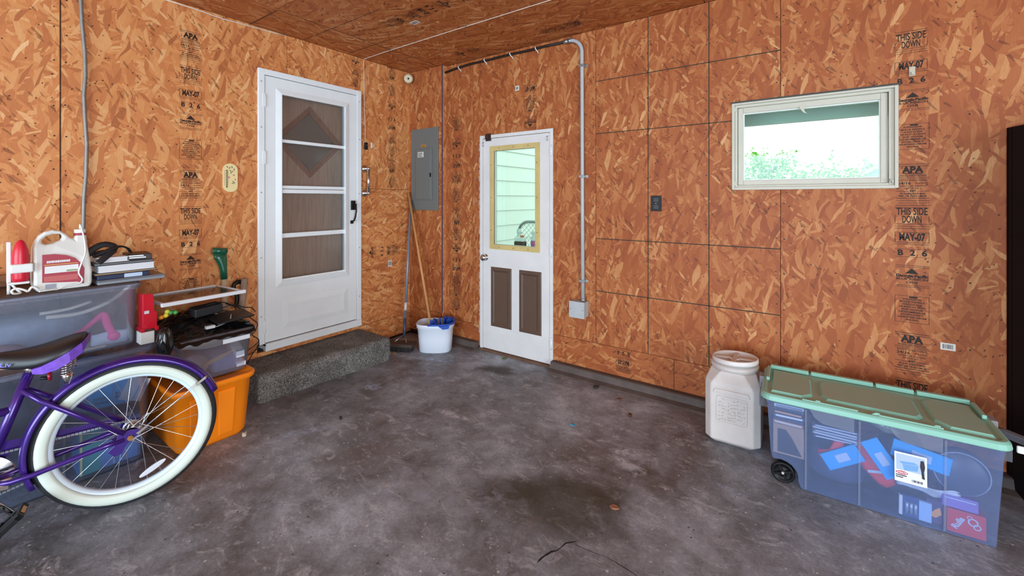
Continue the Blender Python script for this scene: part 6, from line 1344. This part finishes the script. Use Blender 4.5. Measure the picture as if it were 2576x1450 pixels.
m = MB(); m.tube([(0.600, -2.075, 0.668), (0.615, -2.05, 0.655), (0.617, -2.01, 0.665), (0.610, -1.975, 0.685), (0.59, -1.965, 0.705)], 0.003, 6); put(m, 'cable_run', mat('cable_grey', '9aa0a4', 0.4), t); m = MB(); m.box((0.598, -2.105, 0.652), (0.622, -2.06, 0.668)); put(m, 'plug', mat('pale_grey_plastic', 'c9cbd0', 0.4), t)
for k, (y, z, c, nme) in enumerate(((-2.278, 0.742, 'e08a2a', 'orange'), (-2.258, 0.748, 'e4d03a', 'left yellow'), (-2.252, 0.768, 'd8d24a', 'upper yellow'), (-2.236, 0.760, '3f9a4c', 'left green'), (-2.214, 0.756, '54a648', 'right green'))):
    o = thing('candy_ball', nme+' ball of the coloured string beside the red toy machine', 'ball', (0.50, y, z-0.012), group='coloured balls beside the red toy'); m = MB(); m.ball((0, 0, 0.012), 0.0125, 14, 10); m.build('ball_body', mat('ball_'+c, c, 0.35), o)
t = thing('glass_shelf', 'white framed refrigerator glass shelf resting on the black sack', 'shelf', (0.36, -2.08, 0.812), rot=(math.radians(0.5), math.radians(-1.5), 0.02))
SHW = mat('white_shelf_plastic', 'd8dade', 0.4)
m = MB(); m.box((0.165, -0.215, -0.010), (0.190, 0.215, 0.012)); m.build('front_rail', SHW, t, bevel=0.004); m = MB(); m.box((-0.20, -0.19, -0.006), (-0.182, 0.19, 0.014)); m.build('back_rail', SHW, t, bevel=0.003)
for y in (-0.205, 0.195): m = MB(); m.box((-0.185, y, -0.008), (0.166, y+0.012, 0.010)); m.build('side_rail', SHW, t, bevel=0.003)
m = MB(); m.box((-0.183, -0.194, -0.001), (0.166, 0.196, 0.004)); k = clear_plastic('shelf_glass', 'c9c4ba', 'b9b0a4', 0.25, 0.08, 0.05); m.build('glass_pane', k, t)
# tools against the wall
t = thing('green_handled_spade', 'long-handled spade with green D-grip leaning behind the white shelf', 'spade', (0.05, -1.80, 0)); GRN = mat('dark_green_grip', '0f5a41', 0.3, coat=0.3)
m = MB(); m.cyl((0.075, -1.792, 0.06), (0.062, -1.802, 0.875), 0.018, n=12); put(m, 'shaft', mat('bleached_shaft_wood', 'c3ae90', 0.7, var=0.15), t)
def ell(c, rx, ry, n=16): return [Vector(c)+Vector((rx*math.cos(2*PI*i/n), ry*math.sin(2*PI*i/n), 0)) for i in range(n)]
m = MB(); m.loft([ell((0.062, -1.803, 0.835), 0.021, 0.021), ell((0.062, -1.806, 0.90), 0.022, 0.022), ell((0.060, -1.812, 0.945), 0.022, 0.030), ell((0.058, -1.822, 0.985), 0.022, 0.040), ell((0.056, -1.828, 1.02), 0.021, 0.040)]); put(m, 'grip_socket', GRN, t)
m = MB(); m.cyl((0.050, -1.872, 1.040), (0.060, -1.785, 1.030), 0.023, n=18); put(m, 'grip_bar', GRN, t); m = MB(); m.cyl((0.060, -1.7852, 1.030), (0.0605, -1.7835, 1.030), 0.0165, n=16); put(m, 'grip_hole', mat('slot_black', '050505', 0.6), t)
m = MB(); m.loft([[Vector((0.085+a, -1.805+b, z)) for a, b in ((-.006, -w), (.006, -w), (.006, w), (-.006, w))] for z, w in ((0.001, 0.02), (0.10, 0.065), (0.27, 0.070), (0.30, 0.03))], smooth=False); put(m, 'blade', mat('rusty_steel', '5c5048', 0.6, 0.5), t)
t = thing('wooden_handle_tool', 'hand tool with weathered wooden handle and black head behind the white shelf', 'tool', (0.12, -1.70, 0.0))
m = MB(); m.cyl((0.115, -1.738, 0.33), (0.122, -1.693, 0.828), 0.0195, 0.021, n=14); put(m, 'handle', mat('weathered_handle', '9a8676', 0.75, var=0.2), t)
m = MB(); m.tube([(0.105, -1.745, 0.63), (0.10, -1.735, 0.70), (0.09, -1.75, 0.755), (0.085, -1.748, 0.79), (0.085, -1.72, 0.805), (0.08, -1.69, 0.795), (0.08, -1.662, 0.775)], [0.012, 0.014, 0.013, 0.014, 0.016, 0.018, 0.014], 10, sp=6); put(m, 'black_head', BLACK, t)
m = MB(); m.cyl((0.105, -1.748, 0.001), (0.115, -1.738, 0.335), 0.015, n=10); put(m, 'lower_shaft', STEEL, t)
# ------------------------------------------------------------------ purple cruiser bicycle
TH = 1.291
BIKE = Vector((0.885, -2.495, 0.0))
# bike axes: X runs from the front towards the back, Y sideways (negative = left side, towards the camera), Z up
t = thing('cruiser_bicycle', 'purple cruiser bicycle with whitewall tyres in front of the clear totes', 'bicycle', BIKE, rz=TH)
PUR = mat('purple_metallic', '3b1b78', 0.28, 0.35, coat=0.5)
TYRE = mat('tyre_rubber', '25262b', 0.7, bump=0.3, vscale=90)
WWALL = mat('cream_whitewall', 'd3dcd0', 0.45)
RIMW = mat('pale_rim', 'd3e2ee', 0.3)
def bk(p): return Vector(p)
def wheel(nm, cx):
    w = empty(nm, (cx, 0, 0.325)); w.parent = t
    def tor(name, R, r0, r1, y, material, n=64, k=10, y2=None):
        m = MB(); m.tube([Vector((R*math.cos(2*PI*i/n), 0, R*math.sin(2*PI*i/n))) for i in range(n)], 1.0, k, closed=True, up=(0, 1, 0)); return m
    def revolve(prof, name, material, n=72, parent=w):
        m = MB(); vs = []; k = len(prof)
        for i in range(n):
            a = 2*PI*i/n; vs += [Vector((R*math.cos(a), y, R*math.sin(a))) for R, y in prof]
        m.add(vs, [(i*k+j, ((i+1) % n)*k+j, ((i+1) % n)*k+(j+1) % k, i*k+(j+1) % k) for i in range(n) for j in range(k)], True)
        return m.build(name, material, parent)
    revolve([(0.300+0.026*math.cos(a*PI/8), 0.027*math.sin(a*PI/8)) for a in range(16)], 'tyre', TYRE)
    for s_ in (-1, 1):
        revolve([(0.304, s_*0.0262), (0.304, s_*0.0285), (0.290, s_*0.0300), (0.274, s_*0.0285), (0.264, s_*0.022), (0.264, s_*0.018)], 'whitewall', WWALL)
    revolve([(0.268, -0.017), (0.268, 0.017), (0.262, 0.018), (0.255, 0.013), (0.250, 0.009), (0.250, -0.009), (0.255, -0.013), (0.262, -0.018)], 'rim', RIMW)
    m = MB(); m.cyl((0, -0.045, 0), (0, 0.045, 0), 0.017, n=16); m.cyl((0, -0.034, 0), (0, -0.030, 0), 0.030, n=20); m.cyl((0, 0.030, 0), (0, 0.034, 0), 0.030, n=20); m.build('hub', CHROME, w)
    for i in range(28):
        s_ = -1 if i % 2 else 1; a = 2*PI*i/28; off = (1 if (i//2) % 2 else -1)*math.radians(62); b = a+off
        m = MB(); m.cyl((0.028*math.cos(b), s_*0.032, 0.028*math.sin(b)), (0.252*math.cos(a), s_*0.004, 0.252*math.sin(a)), 0.00125, n=5, caps=False); m.build('spoke', CHROME, w)
    m = MB(); Mr = Matrix.Translation((0, -0.010, 0)) @ frame_mat((0.076, -0.004, -0.190), (0.88, 0, 0.475), (-0.475, 0, 0.88)); m.prism([(0.055*math.cos(i*PI/12), 0.0125*math.sin(i*PI/12)) for i in range(24)], 0.0, 0.010, Mr); m.build('wheel_reflector', mat('clear_reflector', 'cfd3da', 0.25, spec=0.8), w, bevel=0.003)
    return w
wheel('rear_wheel', 0.0); wheel('front_wheel', -1.10)
def tubes(name, pts, r, material=PUR, n=14): m = MB(); m.tube(pts, r, n); return m.build(name, material, t)
def curve(p0, p1, p2, n=9): p0, p1, p2 = map(Vector, (p0, p1, p2)); return [p0*(1-s)**2+p1*2*s*(1-s)+p2*s*s for s in [i/n for i in range(n+1)]]
BB = Vector((-0.452, 0, 0.262)); ST = Vector((-0.312, 0, 0.700))
tubes('seat_tube', [BB, ST], 0.0175)
m = MB(); m.cyl((-0.452, -0.038, 0.262), (-0.452, 0.038, 0.262), 0.026, n=18); m.build('bottom_bracket', PUR, t)
for s_ in (-1, 1):
    tubes('seat_stay', [Vector((-0.337, s_*0.012, 0.612)), Vector((-0.28, s_*0.038, 0.560)), Vector((-0.212, s_*0.052, 0.508)), Vector((-0.02, s_*0.064, 0.348))], 0.0105)
    tubes('chain_stay', [Vector((-0.43, s_*0.022, 0.258)), Vector((-0.36, s_*0.048, 0.262)), Vector((-0.30, s_*0.056, 0.270)), Vector((-0.09, s_*0.063, 0.312)), Vector((-0.02, s_*0.064, 0.322))], 0.011)
    m = MB(); m.prism([(-0.055, 0.305), (-0.04, 0.350), (0.0, 0.360), (0.035, 0.352), (0.030, 0.330), (0.008, 0.318), (-0.012, 0.300), (-0.030, 0.262), (-0.055, 0.258), (-0.075, 0.285)], -0.003, 0.003, frame_mat((0, s_*0.066, 0), (1, 0, 0), (0, 0, 1))); m.build('dropout', PUR, t, bevel=0.0015)
    m = MB(); m.cyl((0, s_*0.050, 0.325), (0, s_*0.082, 0.325), 0.006, n=10); m.cyl((0, s_*0.069, 0.325), (0, s_*0.077, 0.325), 0.0115, n=6); lab(m.build('axle_nut', mat('rusty_nut', '9a6a3c', 0.5, 0.5), t), 'rusty axle nut')
    m = MB(); m.tube([Vector((0.030, s_*0.072, 0.342)), Vector((0.263, s_*0.042, 0.508)), Vector((0.285, s_*0.030, 0.520))], 0.0035, 8); m.build('fender_brace', CHROME, t)
    m = MB(); m.box((0.0, -0.0025, -0.007), (0.05, 0.0025, 0.007), Matrix.Translation((0.238, s_*0.046, 0.490)) @ Matrix.Rotation(-0.62, 4, 'Y')); m.box((0.0, -0.0025, -0.006), (0.045, 0.0025, 0.006), Matrix.Translation((0.022, s_*0.073, 0.336)) @ Matrix.Rotation(-0.62, 4, 'Y')); m.build('brace_tip', CHROME, t, bevel=0.002)
# fenders
def fender(nm, cx, a0, a1, R=0.342):
    m = MB(); prof = [(-0.034, -0.020), (-0.031, -0.006), (-0.020, 0.003), (0.0, 0.007), (0.020, 0.003), (0.031, -0.006), (0.034, -0.020)]; n = 48; rings = []
    for i in range(n+1):
        a = math.radians(a0+(a1-a0)*i/n); rings.append([Vector((cx+(R+dr)*math.cos(a), y, 0.325+(R+dr)*math.sin(a))) for y, dr in prof])
    m.loft(rings, cap0=False, cap1=False, closed=False); return m.build(nm, PUR, t, solidify=0.002)
fender('rear_fender', 0.0, 19, 203); fender('front_fender', -1.10, 40, 165)
# front triangle, fork, bars (mostly out of the picture)
HT, HB = Vector((-1.00, 0, 0.83)), Vector((-1.035, 0, 0.70))
tubes('down_tube', curve(BB+Vector((0, 0, 0.015)), (-0.80, 0, 0.38), HB), 0.019); tubes('top_tube', curve((-0.362, 0, 0.535), (-0.72, 0, 0.50), HT), 0.017); tubes('head_tube', [HT+Vector((0.006, 0, 0.02)), HB-Vector((0.006, 0, 0.02))], 0.021)
for s_ in (-1, 1): tubes('fork_blade', [HB+Vector((-0.008, s_*0.045, -0.03)), Vector((-1.07, s_*0.052, 0.55)), Vector((-1.10, s_*0.055, 0.325))], 0.0125)
tubes('fork_crown', [HB+Vector((-0.008, -0.05, -0.03)), HB+Vector((-0.008, 0.05, -0.03))], 0.013)
tubes('stem', [HT, HT+Vector((0.025, 0, 0.14))], 0.013, CHROME)
for s_ in (-1, 1):
    tubes('handlebar', [HT+Vector((0.025, 0, 0.14)), HT+Vector((-0.01, s_*0.10, 0.17)), HT+Vector((0.02, s_*0.25, 0.24)), HT+Vector((0.14, s_*0.31, 0.22)), HT+Vector((0.25, s_*0.31, 0.19))], 0.011, CHROME)
    tubes('grip', [HT+Vector((0.15, s_*0.31, 0.217)), HT+Vector((0.27, s_*0.31, 0.185))], 0.017, mat('cream_grip', 'd9cfb9', 0.6))
# seat post, clamp, saddle
tubes('seat_post', [ST-Vector((0.01, 0, 0.03)), ST+Vector((0.022, 0, 0.068))], 0.0135, CHROME)
m = MB(); m.cyl(ST-Vector((0.006, 0, 0.018)), ST+Vector((0.002, 0, 0.006)), 0.022, n=16); m.cyl(ST+Vector((0.0, -0.03, -0.006)), ST+Vector((0.0, 0.03, -0.006)), 0.005, n=8); m.build('seat_clamp', CHROME, t)
m = MB(); m.cyl((-0.288, 0.0, 0.645), (-0.262, 0.0, 0.640), 0.007, n=8); m.build('reflector_arm', BLACK, t); m = MB(); m.lathe([(0, 0), (0.019, 0), (0.020, 0.009), (0, 0.012)], 18, Matrix.Translation((-0.265, 0, 0.648)) @ Matrix.Rotation(PI/2-0.1, 4, 'Y')); lab(m.build('rear_reflector', mat('dark_red_reflector', '8e1a2a', 0.2), t), 'dark red round reflector')
SAD = mat('black_saddle_vinyl', '18171a', 0.42, spec=0.5)
m = MB(); rings = []
for (x, w_, zt, zb) in ((-0.148, 0.045, 0.806, 0.785), (-0.152, 0.080, 0.812, 0.772), (-0.18, 0.105, 0.812, 0.752), (-0.22, 0.112, 0.802, 0.730), (-0.26, 0.105, 0.790, 0.712), (-0.31, 0.085, 0.780, 0.705), (-0.36, 0.058, 0.778, 0.708), (-0.40, 0.040, 0.780, 0.720), (-0.43, 0.028, 0.778, 0.735), (-0.445, 0.012, 0.770, 0.748)):
    h = zt-zb; rings.append([Vector((x, y*w_, zb+zq*h)) for y, zq in ((-0.92, 0.0), (-1.0, 0.28), (-0.90, 0.66), (-0.62, 0.90), (-0.25, 0.98), (0, 0.95), (0.25, 0.98), (0.62, 0.90), (0.90, 0.66), (1.0, 0.28), (0.92, 0.0), (0.5, 0.12), (0, 0.15), (-0.5, 0.12))])
m.loft(rings); sad = m.build('saddle', SAD, t, subsurf=1)
m = MB(); PUS = mat('violet_saddle_panel', '7a4fc6', 0.35, var=0.3, vscale=60); rr = []
for (x, w_, z0_, z1_) in ((-0.142, 0.055, 0.770, 0.800), (-0.150, 0.088, 0.750, 0.790), (-0.185, 0.110, 0.722, 0.766), (-0.225, 0.116, 0.700, 0.742), (-0.265, 0.108, 0.690, 0.722), (-0.295, 0.095, 0.694, 0.712)):
    rr.append([Vector((x, -w_, z0_)), Vector((x-0.004, -w_*1.015, z1_)), Vector((x, w_*1.015, z1_)), Vector((x, w_, z0_))])
m.loft(rr, smooth=False); m.build('saddle_skirt', PUS, sad)
MLv = frame_mat((-0.372, -0.0560, 0.738), (0.92, -0.40, 0), (0.0, 0.05, 1)); m = MB(); write(m, 'Liv', 0.022, 0, 0, MLv, 0.01, 0.035, 0.004); m.build('saddle_lettering', mat('violet_print', '6a62b8', 0.5), sad, merge=False)
for s_ in (-1, 1):
    m = MB(); n = 54; m.tube([Vector((-0.205+0.016*math.cos(i*0.7), s_*0.06+0.016*math.sin(i*0.7), 0.655+0.060*i/n)) for i in range(n)], 0.003, 6); m.build('saddle_spring', CHROME, t)
    m = MB(); m.tube([Vector((-0.20, s_*0.06, 0.712)), Vector((-0.28, s_*0.035, 0.702)), Vector((-0.40, s_*0.02, 0.715))], 0.0045, 8); m.build('saddle_rail', CHROME, t)
m = MB(); m.tube([Vector((-0.205, -0.06, 0.655)), Vector((-0.20, 0, 0.650)), Vector((-0.205, 0.06, 0.655))], 0.0045, 8); m.build('spring_bridge', CHROME, t)
m = MB(); m.lathe([(0.0, 0.012), (0.017, 0.012), (0.019, 0), (0.008, -0.032), (0.0, -0.034)], 18, Matrix.Translation((-0.20, -0.06, 0.652))); m.build('spring_cup', CHROME, t)
# drive side (far side): chainring, chain, guard; crank and pedals
CHN = mat('chain_steel', '9aa0a8', 0.35, 0.8)
m = MB(); m.lathe([(0.0, -0.002), (0.085, -0.002), (0.088, 0.0), (0.085, 0.002), (0.0, 0.002)], 40, Matrix.Translation((-0.452, 0.046, 0.262)) @ Matrix.Rotation(PI/2, 4, 'X')); m.build('chainring', CHROME, t)
m = MB(); m.lathe([(0.0, -0.003), (0.034, -0.003), (0.036, 0.0), (0.034, 0.003), (0.0, 0.003)], 24, Matrix.Translation((0, 0.046, 0.325)) @ Matrix.Rotation(PI/2, 4, 'X')); m.build('sprocket', CHN, t)
m = MB(); pts = []
for (p, q) in (((-0.46, 0.350), (0.0, 0.361)), ((-0.440, 0.176), (0.004, 0.289))):
    a, b = Vector((p[0], 0.046, p[1])), Vector((q[0], 0.046, q[1])); n = int((b-a).length/0.0127)
    for i in range(n):
        c = a.lerp(b, (i+.5)/n); m.box((-0.0054, -0.003, -0.0042), (0.0054, 0.003, 0.0042), Matrix.Translation(c) @ Matrix.Rotation(-math.atan2(b.z-a.z, b.x-a.x), 4, 'Y'))
o = m.build('chain', CHN, t); o['kind'] = 'stuff'
m = MB(); m.prism([(-0.60, 0.31), (-0.50, 0.385), (-0.40, 0.392), (-0.05, 0.378), (-0.04, 0.350), (-0.38, 0.340), (-0.42, 0.30), (-0.56, 0.27)], -0.0015, 0.0015, frame_mat((0, 0.060, 0), (1, 0, 0), (0, 0, 1))); m.build('chain_guard', PUR, t, bevel=0.001)
for s_, px_, pz in ((-1, 0.105, -0.118), (1, -0.105, 0.118)):
    e_ = BB+Vector((px_, s_*0.075, pz))
    m = MB(); m.tube([BB+Vector((0, s_*0.040, 0)), BB+Vector((0.01*(-s_), s_*0.058, -0.01)), e_], [0.015, 0.013, 0.011], 10, flat=0.8); m.build('crank_arm', CHROME, t)
    m = MB(); m.cyl(e_, e_+Vector((0, s_*0.02, 0)), 0.006, n=8); Mp = Matrix.Translation(e_+Vector((0, s_*0.055, 0))) @ Matrix.Rotation(-0.75, 4, 'Y')
    m.box((-0.048, -0.045, -0.012), (-0.030, 0.045, 0.012), Mp); m.box((0.030, -0.045, -0.012), (0.048, 0.045, 0.012), Mp); m.box((-0.04, -0.012, -0.008), (0.04, 0.012, 0.008), Mp); m.box((-0.048, -0.045, -0.010), (0.048, -0.037, 0.010), Mp); m.box((-0.048, 0.037, -0.010), (0.048, 0.045, 0.010), Mp); pd = m.build('pedal', BLACK, t, bevel=0.003)
    m = MB(); m.box((0.0485, -0.02, -0.007), (0.0505, 0.02, 0.007), Mp); m.build('pedal_reflector', mat('amber_reflector', 'c47a34', 0.3), pd)
m = MB(); m.tube([Vector((-0.40, -0.035, 0.248)), Vector((-0.43, -0.06, 0.20)), Vector((-0.52, -0.15, 0.018)), Vector((-0.535, -0.165, 0.006))], 0.0085, 10); m.build('kickstand', CHROME, t)
m = MB(); m.box((-0.40, -0.05, 0.235), (-0.365, 0.05, 0.258)); m.build('kickstand_plate', CHROME, t, bevel=0.003)

# ------------------------------------------------------------------ small scraps on the floor
def scrap(nm, lbl, loc, pts, col, h=0.004, rz=0.0):
    o = thing(nm, lbl, 'scrap', (loc[0], loc[1], 0.0005), rz=rz); m = MB(); n = len(pts); rs = random.Random(int(loc[0]*1000))
    tp = [Vector((x, y, h+rs.uniform(0, h))) for x, y in pts]; bt = [Vector((x, y, 0)) for x, y in pts]; m.add(tp+bt, [tuple(range(n))]+[(i, n+i, n+(i+1) % n, (i+1) % n) for i in range(n)]); m.build('scrap_piece', mat('scrap_'+col, col, 0.8), o)
LF = [(-0.02, 0), (-0.008, 0.011), (0.008, 0.010), (0.022, 0.002), (0.01, -0.009), (-0.008, -0.011)]
scrap('paper_scrap', 'bright blue wrapper scrap lying on the floor in front of the back wall', (2.238, -0.712), [(-0.012, -0.006), (0.0, 0.009), (0.014, 0.006), (0.010, -0.008)], '2f8fb4')
scrap('dry_leaf', 'dark curled dry leaf against the curb near the back door', (2.139, -0.150), LF, '2e2620', 0.012, 0.6)
scrap('dry_leaf', 'reddish brown dry leaf on the floor between curb and blue scrap', (2.491, -0.401), LF, '5a3626', 0.010, 2.0)
scrap('dry_leaf', 'brown dry leaf close to the curb below the upside-down stamp', (2.351, -0.230), LF, '6a4434', 0.008, 1.1)
scrap('dry_leaf', 'orange-brown leaf crumb in the dark floor patch at the front', (2.725, -1.244), LF, '8a5a40', 0.006, 0.2)
scrap('pebble', 'pale pebble at the lower right corner of the orange tote', (0.715, -1.945), [(-0.012, -0.006), (-0.008, 0.009), (0.004, 0.012), (0.012, 0.004), (0.010, -0.008), (0.0, -0.011)], 'cfc3ac', 0.014)
scrap('bolt_scrap', 'small dark bolt lying on the floor before the carpeted step', (1.004, -1.501), [(-0.01, -0.005), (-0.008, 0.006), (0.008, 0.005), (0.01, -0.004)], '26221f', 0.009)
scrap('wood_chip', 'tan wood chip on the floor between step and mop bucket', (0.335, -0.545), [(-0.03, -0.008), (-0.01, 0.012), (0.03, 0.006), (0.022, -0.010)], '9c7a52', 0.005)
scrap('dry_leaf', 'green leaf crumbs at the foot of the back door', (1.243, -0.075), LF, '4c5a34', 0.008, 0.9)
# old paint and putty smears on the concrete
def smear_mat(name, col, th, sc_=24, amt=0.8):
    k = NT(name); tc = k.new('ShaderNodeTexCoord').outputs['Object']; n = k.noise(sc_, 6, 0.75, tc, 0.8)
    tr = k.new('ShaderNodeBsdfTransparent'); mx = k.new('ShaderNodeMixShader'); k.b.inputs['Base Color'].default_value = lin(col); k.b.inputs['Roughness'].default_value = 0.6
    g = k.new('ShaderNodeTexGradient', gradient_type='SPHERICAL'); uvn = k.new('ShaderNodeUVMap'); k.link(uvn.outputs[0], g.inputs[0])
    f = k.math('MULTIPLY', k.ramp(n, [(th, (0, 0, 0, 1)), (th+0.14, (1, 1, 1, 1))]), k.ramp(g.outputs[1], [(0.0, (0, 0, 0, 1)), (0.5, (amt, amt, amt, 1))]))
    k.link(f, mx.inputs[0]); k.link(tr.outputs[0], mx.inputs[1]); k.link(k.b.outputs[0], mx.inputs[2]); k.link(mx.outputs[0], k.out.inputs[0]); return k.m
SM1, SM2 = smear_mat('pale_smear', 'c2c6d0', 0.38), smear_mat('blue_grey_smear', 'b4c2d8', 0.42)
SM3 = smear_mat('dark_oil_stain', '4f4a3c', 0.30, 6, 0.55)
SM4 = smear_mat('chalky_wear', 'b0b6c4', 0.46, 14, 0.5)
def smear(cx, cy, rx, ry, a, material, lump_=0.25):
    rs = random.Random(int(cx*977+cy*131)); m = MB(); n = 28; ph = [rs.uniform(0, 6) for _ in range(3)]; pts = []; uv = []
    for i in range(n):
        b = 2*PI*i/n; f = 1+lump_*(0.5*math.sin(2*b+ph[0])+0.35*math.sin(3*b+ph[1])+0.2*math.sin(5*b+ph[2])); x, y = rx*f*math.cos(b), ry*f*math.sin(b)
        pts.append((cx+x*math.cos(a)-y*math.sin(a), cy+x*math.sin(a)+y*math.cos(a), 0.0004+0.00001*(len(pts) == 0))); uv.append((math.cos(b), math.sin(b)))
    c = (cx, cy, 0.0004); m.add([c]+pts, [(0, 1+i, 1+(i+1) % n) for i in range(n)], False, [[(0, 0), uv[i], uv[(i+1) % n]] for i in range(n)]); m.build('floor_stain', material, floor)
smear(2.62, -0.80, 0.10, 0.06, 0.3, SM1); smear(2.66, -0.90, 0.13, 0.045, -0.1, SM1, 0.5); smear(2.73, -0.93, 0.05, 0.03, 0.6, SM1)
smear(3.13, -0.80, 0.07, 0.025, -0.1, SM2); smear(0.95, -1.72, 0.06, 0.16, -0.5, SM2); smear(0.78, -1.10, 0.10, 0.06, 0.6, SM2); smear(0.80, -0.42, 0.16, 0.07, 0.4, SM2)
smear(2.0, -1.60, 0.40, 0.26, 0.4, SM4, 0.4); smear(2.75, -1.85, 0.45, 0.16, -0.3, SM4, 0.4); smear(1.55, -1.05, 0.16, 0.05, 0.2, SM1, 0.5); smear(1.35, -0.30, 0.22, 0.08, 0.2, SM3, 0.4); smear(2.50, -1.36, 0.42, 0.24, 0.2, SM3, 0.3); smear(3.2, -1.35, 0.40, 0.20, -0.3, SM4, 0.4)

# crack in the slab at the front
def crack(pts, w0):
    m = MB(); rs = random.Random(3); P = [Vector((x, y, 0.0006)) for x, y in pts]; L = []
    for i, q in enumerate(P):
        d = (P[min(i+1, len(P)-1)]-P[max(i-1, 0)]).normalized(); nrm = Vector((-d.y, d.x, 0)); w = w0*rs.uniform(.4, 1.4)*(0.3 if i in (0, len(P)-1) else 1); L += [q+nrm*w, q-nrm*w*rs.uniform(.4, 1.2)]
    m.add(L, [(2*i, 2*i+1, 2*i+3, 2*i+2) for i in range(len(P)-1)]); m.build('floor_crack', mat('crack_dark', '1f1c1a', 0.9), floor)
crack([[2.673, -1.508], [2.658, -1.526], [2.639, -1.545], [2.635, -1.574], [2.629, -1.598], [2.613, -1.616], [2.606, -1.637], [2.6, -1.651], [2.597, -1.671], [2.595, -1.691]], 0.004)
crack([[2.658, -1.526], [2.688, -1.529], [2.73, -1.526], [2.771, -1.52], [2.803, -1.514], [2.846, -1.517], [2.892, -1.521], [2.94, -1.529]], 0.0013)
